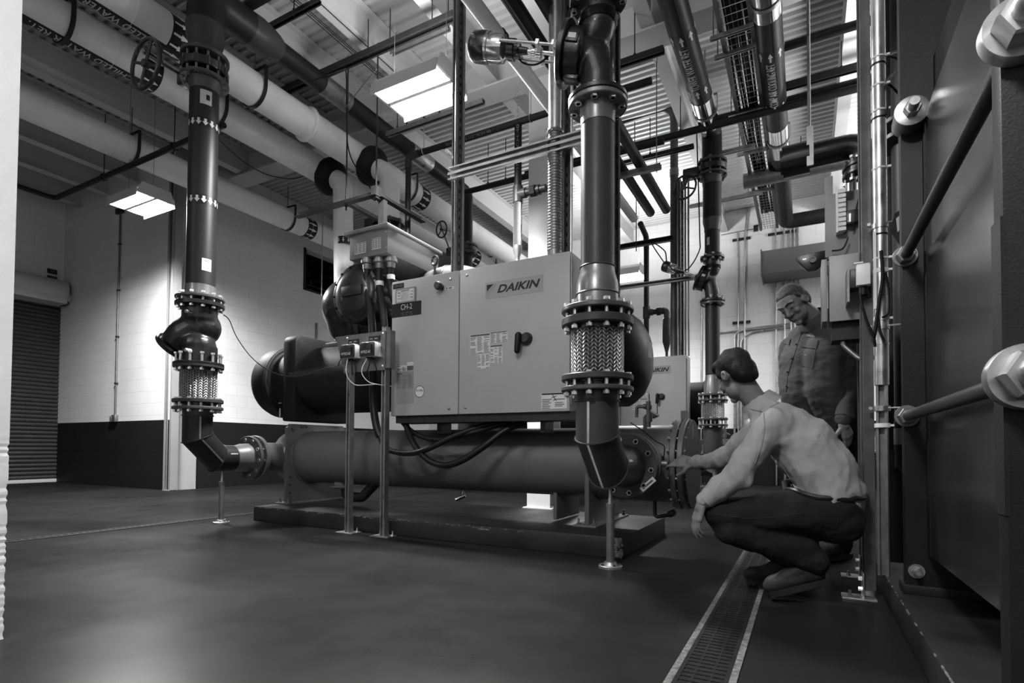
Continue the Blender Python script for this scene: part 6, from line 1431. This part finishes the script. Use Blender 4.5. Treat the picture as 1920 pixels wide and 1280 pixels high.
def seam(name, bv, px, r, m, parent, lift=.0):
    pts = []
    for i in range(len(px)-1):
        for k in range(6):
            u = px[i][0]+(px[i+1][0]-px[i][0])*k/6; v = px[i][1]+(px[i+1][1]-px[i][1])*k/6
            h = on_surf(bv, u, v, lift)
            if h: pts.append(h[0])
    h = on_surf(bv, *px[-1], lift)
    if h: pts.append(h[0])
    if len(pts) > 2: return build(name, MB().tube(pts, r, 6), m, parent)
def quad_patch(name, bv, px, m, parent, lift=.004, n=6, label=None):
    """small cloth patch laid on a surface, from four corner directions"""
    vs = []; A, B, C, D = [V((p[0], p[1], 0)) for p in px]
    for i in range(n+1):
        for j in range(n+1):
            s, t = i/n, j/n; q = A*(1-s)*(1-t)+B*s*(1-t)+C*s*t+D*(1-s)*t
            h = on_surf(bv, q.x, q.y, lift)
            if not h: return
            vs.append(h[0])
    return build(name, MB().add(vs, [(i*(n+1)+j, (i+1)*(n+1)+j, (i+1)*(n+1)+j+1, i*(n+1)+j+1) for i in range(n) for j in range(n)]), m, parent, label)
def head(mb, c, f, u, s=1., jaw=1.):
    c = V(c); f = V(f).normalized(); u = V(u); u = (u-f*u.dot(f)).normalized(); r = f.cross(u)
    R3 = Matrix((f, r, u)).transposed(); P = lambda a, b, d: c+(f*a+r*b+u*d)*s
    mb.ball(P(-.012, 0, .035), (.098*s, .077*s, .088*s), 24, R3)           # cranium
    mb.ball(P(.045, 0, .005), (.050*s, .062*s, .078*s), 20, R3)            # face
    mb.ball(P(.038, 0, -.055), (.050*s, .055*s*jaw, .055*s), 20, R3)       # jaw
    mb.ball(P(.078, 0, -.098), (.020*s, .024*s, .018*s), 14, R3)           # chin
    mb.cap(P(.088, 0, .018), .010*s, P(.108, 0, -.022), .0135*s, 10)       # nose
    for q in (-1, 1):
        mb.ball(P(.098, q*.012, -.026), (.010*s, .009*s, .008*s), 10, R3)  # nostril wing
        mb.cap(P(.083, q*.012, .036), .011*s, P(.066, q*.048, .036), .011*s, 10)   # brow
        mb.ball(P(.068, q*.042, -.022), (.021*s, .018*s, .022*s), 12, R3)  # cheek
        mb.ball(P(.078, q*.032, .014), (.0125*s, .015*s, .0095*s), 12, R3) # eyelid
        e = P(-.005, q*.076, -.004)
        mb.ball(e, (.020*s, .007*s, .032*s), 14, Matrix.Rotation(q*-.35, 3, u) @ R3)
        mb.torus(e+r*q*.006*s, r+f*(-.3*q*q), .019*s, .006*s, 16, 6)
        mb.ball(P(.006, q*.077, -.004), (.007*s, .006*s, .009*s), 8, R3)
    mb.cap(P(.087, -.016, -.060), .0065*s, P(.087, .016, -.060), .0065*s, 10)
    mb.cap(P(.085, -.013, -.072), .0075*s, P(.085, .013, -.072), .0075*s, 10)
    return P, R3
def hand(mb, w, d, pn, th, curl=(.35, .35, .4, .45, .5), s=1., spread=.06):
    """w wrist, d finger direction, pn palm normal, th thumb side; fingers bend toward pn"""
    w = V(w); d = V(d).normalized(); pn = V(pn); pn = (pn-d*pn.dot(d)).normalized(); t = V(th); t = (t-d*t.dot(d)-pn*t.dot(pn)).normalized()
    mb.cap(w, .027*s, w+d*.02*s, .028*s)
    for o, L in ((.030, .082), (.010, .088), (-.010, .084), (-.028, .076)): mb.cap(w+d*.012*s+t*o*.6*s, .0165*s, w+d*L*s+t*o*s, .0135*s, 12)
    mb.ball(w+d*.05*s+pn*.004*s, (.03*s, .03*s, .016*s), 14, Matrix((d, t, pn)).transposed())
    for i, (o, L0, seg, rr) in enumerate(((.030, .084, (.042, .026, .021), .0098), (.010, .090, (.046, .029, .023), .0100), (-.010, .086, (.042, .027, .022), .0096), (-.028, .077, (.033, .021, .019), .0085))):
        p = w+d*L0*s+t*o*s; a = curl[i+1]*.6; dd = (d+t*(o*spread*30)).normalized(); tot = 0
        for k, l in enumerate(seg):
            tot += curl[i+1]*(.7 if k == 0 else 1.1); v_ = dd*math.cos(tot)+pn*math.sin(tot)
            q = p+v_*l*s; mb.cap(p, rr*s*(1-.08*k), q, rr*s*(.94-.08*k), 10); p = q
    p = w+d*.028*s+t*.026*s; q = p+(d*.55+t*.75+pn*.35).normalized()*.040*s; mb.cap(p, .0155*s, q, .0125*s, 10)
    q2 = q+(d*.85+t*.35+pn*(.3+curl[0])).normalized()*.034*s; mb.cap(q, .0118*s, q2, .0105*s, 10)
    q3 = q2+(d*.95+t*.05+pn*(.2+curl[0])).normalized()*.027*s; mb.cap(q2, .0105*s, q3, .0088*s, 10)
def boot(parent, toe, heel, up, name, m_up, m_sole, h=.13, w=.05):
    """work boot from heel to toe, up = direction of its ankle"""
    toe = V(toe); heel = V(heel); f = (toe-heel).normalized(); up = V(up); up = (up-f*up.dot(f)).normalized(); L = (toe-heel).length
    mb = MB(); P = lambda a, z: heel+f*a*L+up*z
    mb.cap(P(.12, .045), w*.82, P(.5, .045), w*.86).cap(P(.5, .045), w*.86, P(.85, .038), w*.86).cap(P(.85, .036), w*.82, P(.93, .034), w*.62).cap(P(.2, .06), w*.9, P(.22, h+.02), w*.98).cap(P(.3, .08), w*.85, P(.62, .055), w*.8)
    b, bv = sculpt(name, mb, .007, m_up, parent, disp=folds(22, .003, seed=h))
    sd = f.cross(up); poly = []
    for a, ww in ((0, .028), (.05, .036), (.25, .039), (.45, .041), (.7, .049), (.88, .043), (.97, .026), (1.0, .0)): poly.append((a*L*1.03-.01, ww))
    poly += [(a, -b_) for a, b_ in reversed(poly[:-1])]
    mb = MB().prism(poly, heel, f, sd, up, -.012, .016)
    for k in range(9): mb.box(heel+f*(L*(.06+.11*k))-up*.014, (.02, .07, .010), rot=Matrix((f, sd, up)).transposed())
    build('boot_sole', mb, m_sole, b)
    for k in range(3): build('lace', MB().tube([P(.36+.09*k, h*(.78-.17*k))+sd*.03, P(.38+.09*k, h*(.86-.17*k)), P(.36+.09*k, h*(.78-.17*k))-sd*.03], .004, 6), K['inkg'], b)
    return b
A_ = lambda u, v, Y: at(u, v, Y=Y)
# ---------------------------------------------------------------- crouching man
base = V((-.05, 3.03, 0))
sp = dict(pel=V((.085, 3.06, .50)), wst=V((.075, 3.05, .62)), chs=V((-.01, 3.05, .745)), uch=V((-.115, 3.04, .85)), nek=V((-.215, 3.03, .955)))
hc = V((-.315, 3.0, 1.105)); hf = V((-.62, .56, -.50)); hu = V((-.42, .22, .86))
LS, RS = V((-.135, 2.875, .845)), V((-.17, 3.21, .86))
LE, RE = A_(1376, 892, 2.80), V((-.43, 3.40, .665))
LW = A_(1316, 944, 2.79); RW = A_(1302, 868, 3.56)
LH, RH = V((.075, 2.96, .46)), V((.065, 3.16, .46))
LK, RK = A_(1345, 965, 2.85), V((-.40, 3.24, .36))
LA, RA = V((.035, 2.945, .17)), V((-.06, 3.20, .13))
mb = MB(); Ph, R3h = head(mb, hc, hf, hu, 1.0)
mb.cap(sp['nek'], .058, hc+V((.035, .0, -.035)), .056)
mb.chain([sp['pel'], sp['wst'], sp['chs'], sp['uch'], sp['nek']], [.11, .10, .10, .09, .058])
mb.cap(sp['uch'], .09, LS, .05).cap(sp['uch'], .09, RS, .05)
mb.chain([LS, LE, LW], [.050, .038, .026]).chain([RS, RE, RW], [.050, .038, .026])
mb.chain([LH, LK, LA], [.080, .052, .036]).chain([RH, RK, RA], [.080, .052, .036])
mb.cap(LA, .036, LA+V((-.12, 0, -.11)), .03).cap(RA, .036, RA+V((-.15, 0, -.08)), .03)
hand(mb, LW, A_(1299, 1000, 2.79)-LW, (.7, .5, -.1), (.3, .9, 0), (.1, .25, .3, .35, .35))
RHd = A_(1262, 866, 3.60)-RW
hand(mb, RW, RHd+V((0, 0, .012)), (0, .85, -.45), (-.25, -.2, -.9), (.35, .2, .45, .6, .7), 1.14)
man, mbv = sculpt('person', mb, .0055, K['skin'], None, base, 3, label='man in a light work shirt and dark jeans crouching, reaching toward the chiller end', cat='person')
# hair: a shell over the back and top of the head
mb = MB()
for a, b, d, r in ((-.022, 0, .048, (.100, .084, .088)), (-.055, 0, .0, (.062, .077, .085)), (.03, 0, .088, (.062, .066, .038)), (-.07, 0, -.04, (.038, .062, .045)), (.062, 0, .082, (.028, .05, .022))): mb.ball(Ph(a, b, d), r, 20, R3h)
for q in (-1, 1): mb.ball(Ph(.02, q*.070, .03), (.026, .012, .035), 12, R3h)
hair, _ = sculpt('hair', mb, .006, K['hair'], man, disp=folds(26, .006, (1, 1, .5), 2.))
# shirt
mb = MB()
for oy in (-.07, .07):
    o = V((0, oy, 0))
    mb.chain([sp['pel']+o+V((.02, 0, -.015)), sp['wst']+o, sp['chs']+o, sp['uch']+o*.9, sp['nek']+o*.45+V((.02, 0, -.02))], [.135, .145, .148, .118, .068], 20)
mb.cap(sp['uch'], .115, LS+V((.03, .03, -.01)), .088).cap(sp['uch'], .115, RS+V((.03, -.03, -.01)), .088).cap(sp['chs']+V((0, -.06, 0)), .14, LS+V((.05, .04, -.06)), .085).cap(sp['chs']+V((0, .06, 0)), .14, RS+V((.05, -.04, -.06)), .085)
mb.chain([LS, LE+V((.01, 0, .0)), LW+(LE-LW)*.10], [.079, .068, .045], 20).chain([RS, RE, RW+(RE-RW)*.10], [.078, .058, .041], 20)
mb.cap(LE, .062, LE+V((.045, .0, -.015)), .05)
mb.ball(sp['pel']+V((.06, 0, .03)), (.12, .19, .09), 20)
def sf(p, n):
    a = folds(8, .014, (1.6, 1, 1.0), 1.)(p, n); b = folds(21, .006, (1.5, 1, 1.1), 5.)(p, n)
    return a+b
shirt, sbv = sculpt('shirt', mb, .0085, K['shirt'], man, smooth_it=12, disp=sf)
# collar standing round the neck
ct = (hc-sp['nek']).normalized()
build('collar', MB().lathe(sp['nek']+V((.012, 0, .002)), ct, [(-.02, .088), (.0, .083), (.03, .076), (.034, .078), (.0, .094), (-.028, .103)], 32, False), K['shirt'], shirt)
seam('yoke_seam', sbv, [(1372, 772), (1405, 766), (1432, 772)], .0032, K['seam'], shirt)
seam('yoke_seam', sbv, [(1432, 772), (1450, 760), (1472, 750), (1496, 748)], .0032, K['seam'], shirt)
seam('sleeve_seam', sbv, [(1432, 774), (1434, 800), (1428, 835), (1416, 868)], .0032, K['seam'], shirt)
seam('side_seam', sbv, [(1466, 872), (1482, 898), (1497, 922)], .0028, K['seam'], shirt)
for e, w_, nm in ((LE, LW, 'cuff'), (RE, RW, 'cuff')):
    d = (w_-e).normalized(); p = w_-d*.022
    build(nm, MB().lathe(p-d*.055, d, [(0, .050), (.015, .049), (.055, .043), (.057, .038), (.02, .038)], 24, False), K['shirt'], shirt)
# trousers
mb = MB()
mb.cap(sp['pel']+V((.03, -.07, -.01)), .125, sp['pel']+V((.03, .08, -.01)), .125, 20)
mb.chain([LH+V((.03, 0, -.02)), LK+V((.02, 0, -.0)), LA+V((.0, 0, .03))], [.125, .082, .066], 20).chain([RH+V((.03, 0, -.02)), RK, RA+V((0, 0, .02))], [.12, .08, .064], 20)
mb.cap(LK+V((.06, 0, -.06)), .08, LA+V((-.06, 0, .08)), .085).cap(LH+V((.06, 0, -.06)), .11, LH+V((-.1, 0, -.06)), .09)
jeans, jbv = sculpt('jeans', mb, .009, K['jean'], man, disp=lambda p, n: folds(11, .011, (1, 1, 1.4), 9.)(p, n)+folds(27, .004, (1, 1, 1), 3.)(p, n))
seam('jean_seam', jbv, [(1336, 962), (1400, 972), (1470, 968), (1520, 958)], .0022, K['seamd'], jeans)
quad_patch('hip_pocket', jbv, [(1540, 968), (1575, 972), (1570, 992), (1537, 985)], K['jean'], jeans)
bp_ = []
for k in range(37):
    w = k*PI/18; q = V((.085+math.cos(w)*.19, 3.06+math.sin(w)*.24, .535+.03*math.cos(w)*-1)); h = jbv.find_nearest(q)
    bp_.append(V((h[0].x, h[0].y, q.z if abs(h[0].z-q.z) > .05 else h[0].z))+V((h[1].x, h[1].y, 0))*.004)
build('belt', MB().tube(bp_, .013, 8), K['belt'], man)
0 and build('belt_buckle_end', MB().box(A_(1486, 932, 2.84), (.05, .012, .03)), K['galvd'], man)
boot(man, (-.165, 2.925, .030), (.085, 2.965, .115), (.25, 0, 1), 'boot', K['boot'], K['sole'])
boot(man, (-.285, 3.175, .026), (.005, 3.215, .050), (.15, 0, 1), 'boot', K['boot'], K['sole'])

# ---------------------------------------------------------------- standing man
Fd = V((-.56, -.83, 0)).normalized(); Rt = Fd.cross(V((0, 0, 1))); Lf = -Rt
base = V((.10, 4.25, 0))
pel = V((.13, 4.27, .97)); wst = V((.09, 4.19, 1.12)); chs = V((.075, 4.17, 1.32)); uch = V((.085, 4.19, 1.475)); nek = V((.06, 4.15, 1.59))
hc = A_(1489, 571, 4.05)
hf = (-CR*.66-CU*.60-CF*.46); hu = (-CR*.42+CU*.86+CF*.1)
LS, RS = uch+Lf*.20+V((0, 0, -.035)), uch+Rt*.20+V((0, 0, -.035))
LE, LW = A_(1600, 735, 4.02), A_(1580, 792, 3.93)
RE, RW = RS+Rt*.06+V((.03, .08, -.32)), RS+V((.02, -.02, -.56))
LH, RH = pel+Lf*.10+V((0, 0, -.04)), pel+Rt*.10+V((0, 0, -.04))
LA, RA = V((.20, 4.22, .10)), V((-.02, 4.40, .10))
LK, RK = V((.20, 4.20, .52)), V((.0, 4.36, .52))
mb = MB(); Ph, R3h = head(mb, hc, hf, hu, 1.05, 1.12)
mb.cap(nek, .068, hc-hf.normalized()*.035-hu.normalized()*.05, .066)
mb.chain([pel, wst, chs, uch, nek], [.11, .11, .11, .09, .066]); mb.cap(uch, .09, LS, .055).cap(uch, .09, RS, .055)
mb.chain([LS, LE, LW], [.055, .042, .029]).chain([RS, RE, RW], [.055, .042, .029])
mb.chain([LH, LK, LA], [.085, .058, .04]).chain([RH, RK, RA], [.085, .058, .04])
mb.cap(LA, .04, LA+Fd*.14+V((0, 0, -.06)), .03).cap(RA, .04, RA+Fd*.14+V((0, 0, -.06)), .03)
hand(mb, LW, A_(1597, 835, 3.96)-LW, Rt*.8+V((0, .2, 0)), Fd, (.2, .3, .4, .45, .5), 1.08)
hand(mb, RW, V((0, 0, -1)), Lf, Fd, (.2, .3, .3, .35, .4), 1.05)
man2, _ = sculpt('person', mb, .0055, K['skin'], None, base, 3, label='older man with short grey hair standing in a dark work shirt, looking down', cat='person')
mb = MB()
for a, b, d, r in ((-.024, 0, .046, (.099, .083, .090)), (-.06, 0, .0, (.060, .077, .085)), (.022, 0, .084, (.046, .060, .030)), (-.07, 0, -.035, (.034, .060, .045))): mb.ball(Ph(a, b, d), [q*1.03 for q in r], 20, R3h)
for q in (-1, 1): mb.ball(Ph(.012, q*.073, .045), (.022, .008, .022), 12, R3h)
sculpt('hair', mb, .006, K['hairg'], man2, disp=folds(30, .003, (1, 1, 1), 4.))
for q in (-1, 1): build('eye', MB().ball(Ph(.086, q*.031, .009), (.006, .012, .0035), 12, R3h), K['eye'], man2)
for q in (-1, 1): build('eyebrow', MB().tube([Ph(.098, q*.014, .040), Ph(.094, q*.032, .047), Ph(.078, q*.052, .040)], .0045, 6), K['hairg'], man2)
build('lips', MB().tube([Ph(.082, -.022, -.067), Ph(.093, -.008, -.066), Ph(.093, .008, -.066), Ph(.082, .022, -.067)], .0026, 6), mat('lip', .08, .5), man2)
mb = MB()
for s_ in (-1, 1):
    o = Lf*.085*s_
    mb.chain([pel+o+V((0, 0, -.08)), wst+o+Fd*.035, chs+o+Fd*.012, uch+o*.95, nek+o*.4+V((0, 0, -.045))], [.145, .158, .155, .122, .082], 20)
mb.cap(uch, .11, LS, .085).cap(uch, .11, RS, .085)
mb.chain([LS, LE, LW+(LE-LW)*.12], [.088, .068, .05], 20).chain([RS, RE, RW+(RE-RW)*.12], [.085, .066, .05], 20)
shirt2, sb2 = sculpt('shirt', mb, .0085, K['shirtd'], man2, disp=lambda p, n: folds(9, .010, (1, 1, 1.7), 21.)(p, n)+folds(23, .004, (1, 1, 1.4), 8.)(p, n))
ct = (hc-nek).normalized()
build('collar', MB().lathe(nek+V((0, 0, -.0)), ct, [(-.035, .100), (-.01, .090), (.025, .082), (.028, .085), (-.005, .10), (-.04, .118)], 32, False), K['shirtd'], shirt2)
seam('button_placket', sb2, [(1503, 622), (1495, 648), (1484, 680), (1477, 705), (1474, 735)], .0028, K['seamd'], shirt2)
for u, v in ((1493, 646), (1485, 672), (1477, 697), (1475, 724)):
    h = on_surf(sb2, u, v, .004)
    if h: build('button', MB().ball(h[0], .006, 10), K['ink'], shirt2)
quad_patch('pocket_flap', sb2, [(1503, 640), (1535, 637), (1531, 655), (1500, 650)], K['shirtd'], shirt2, .007)
quad_patch('pocket_flap', sb2, [(1470, 640), (1484, 634), (1480, 648), (1467, 643)], K['shirtd'], shirt2, .007)
quad_patch('chest_pocket', sb2, [(1501, 652), (1530, 656), (1524, 692), (1499, 684)], K['shirtd'], shirt2, .004)
quad_patch('name_embroidery', sb2, [(1513, 624), (1532, 627), (1530, 633), (1511, 631)], K['ink'], shirt2, .004)
seam('pocket_stitch', sb2, [(1496, 668), (1506, 664), (1513, 666)], .002, mat('stitch_pale', .15, .8), shirt2, .003)
d = (LW-LE).normalized(); p = LW-d*.03
build('cuff', MB().lathe(p-d*.07, d, [(0, .060), (.02, .059), (.07, .055), (.072, .045), (.02, .044)], 24, False), K['shirtd'], shirt2)
mb = MB().cap(pel+Lf*.08+V((0, 0, .0)), .145, pel+Rt*.08+V((0, 0, .0)), .145, 20)
mb.chain([LH, LK, LA+V((0, 0, .02))], [.125, .092, .078], 20).chain([RH, RK, RA+V((0, 0, .02))], [.125, .092, .078], 20)
sculpt('trousers', mb, .01, K['jean'], man2, disp=lambda p, n: folds(9, .010, (1.3, 1.3, .8), 31.)(p, n))
for a_ in (LA, RA):
    h0 = a_-Fd*.085; boot(man2, (h0.x+Fd.x*.31, h0.y+Fd.y*.31, .024), (h0.x, h0.y, .024), (0, 0, 1), 'boot', K['boot'], K['sole'])
# ================================================================== SMALL OVERHEAD DETAILS
wheel = at(828, 430, Y=7.05)
t = thing('gear_operator', 'small handwheel operator on the pipe drop just left of the tall strut post', 'valve operator', (XLE-.2, 7.2, 3.9))
build('gear_box', MB().bx(XLE-.34, XLE-.17, 7.28, 7.44, 3.86, 3.99), K['black'], t, bevel=.012)
build('wheel_shaft', MB().tube([(XLE-.27, 7.3, 3.93), (wheel.x, wheel.y+.02, wheel.z)], .013, 8), K['galvd'], t)
handwheel(wheel, (.25, 1, .15), .125, t, .013, 3)
for i, (du, lab) in enumerate(((0, 'leftmost of three thin wires strung side by side under the deck'), (7, 'middle of three thin wires strung side by side under the deck'), (12, 'rightmost of three thin wires strung side by side under the deck'))):
    z = 5.17; p = at(570+du, 22, Z=z); build('wire', MB().cyl((p.x, -1.0, z), (p.x, GY-.1, z), .0045, seg=6), K['rubber'], label=lab, cat='wire')
p = at(599, 5, Z=5.2); build('wire', MB().cyl((p.x, 1.0, 5.2), (p.x, GY-.1, 5.2), .005, seg=6), K['rubber'], label='single thin wire right of the three wires under the deck', cat='wire')
build('wire', MB().tube(smooth_path([at(585, 152, Y=3.9), at(640, 132, Y=4.0), at(649, 136, Y=4.3), at(650, 200, Y=4.6), at(651, 262, Y=4.9), at(660, 300, Y=5.1), at(680, 330, Y=5.2), at(695, 354, Y=5.3)]), .008, 8), K['rubber'], label='black cable drooping from the long strut rail to the upper white branch elbow', cat='cable')
build('wire', MB().tube(smooth_path([at(408, 258, Y=4.0), at(430, 280, Y=4.5), at(460, 305, Y=5.0), at(500, 327, Y=5.4), at(545, 335, Y=5.6), at(570, 330, Y=5.7)]), .006, 6), K['rubber'], label='thin black cable sagging from the left riser across the middle white pipe', cat='cable')
p = at(700, 210, Y=4.2)
build('wire', MB().tube([at(649, 200, Y=4.5), at(680, 160, Y=4.3), at(706, 130, Y=4.1)], .006, 6), K['galvd'], label='slanted thin brace left of the brightest lamp', cat='brace')
# small connector glimpsed between the standing man and the posts
x, y = at(1617, 820, Y=7.42).x, 7.42
t = thing('flexible_connector', 'small braided connector glimpsed between the standing man and the posts', 'pipe connector', (x, y, 0))
z0, z1 = at(1617, 846, Y=y).z, at(1617, 806, Y=y).z
build('braid_sleeve', MB().cyl((x, y, z0), (x, y, z1), .13, seg=32), K['braid'], t, ang=(x, y))
for z in (z0-.02, z1+.02, z0-.09, z1+.09): build('flange', MB().disc((x, y, z), (0, 0, 1), .18, .024), K['pipeg'], t)
build('pipe', MB().cyl((x, y, z1+.09), (x, y, 2.6), .09, seg=24), K['pipe'], t)
build('foot_elbow', MB().tube(elbow_path([(x, y, z0-.09), (x, y, .5), (x, y+.4, .5)], .18), .12, 20), K['iron'], t)
build('post', MB().cyl((x, y+.1, 0), (x, y+.1, .45), .03, seg=14), K['galvd'], t)
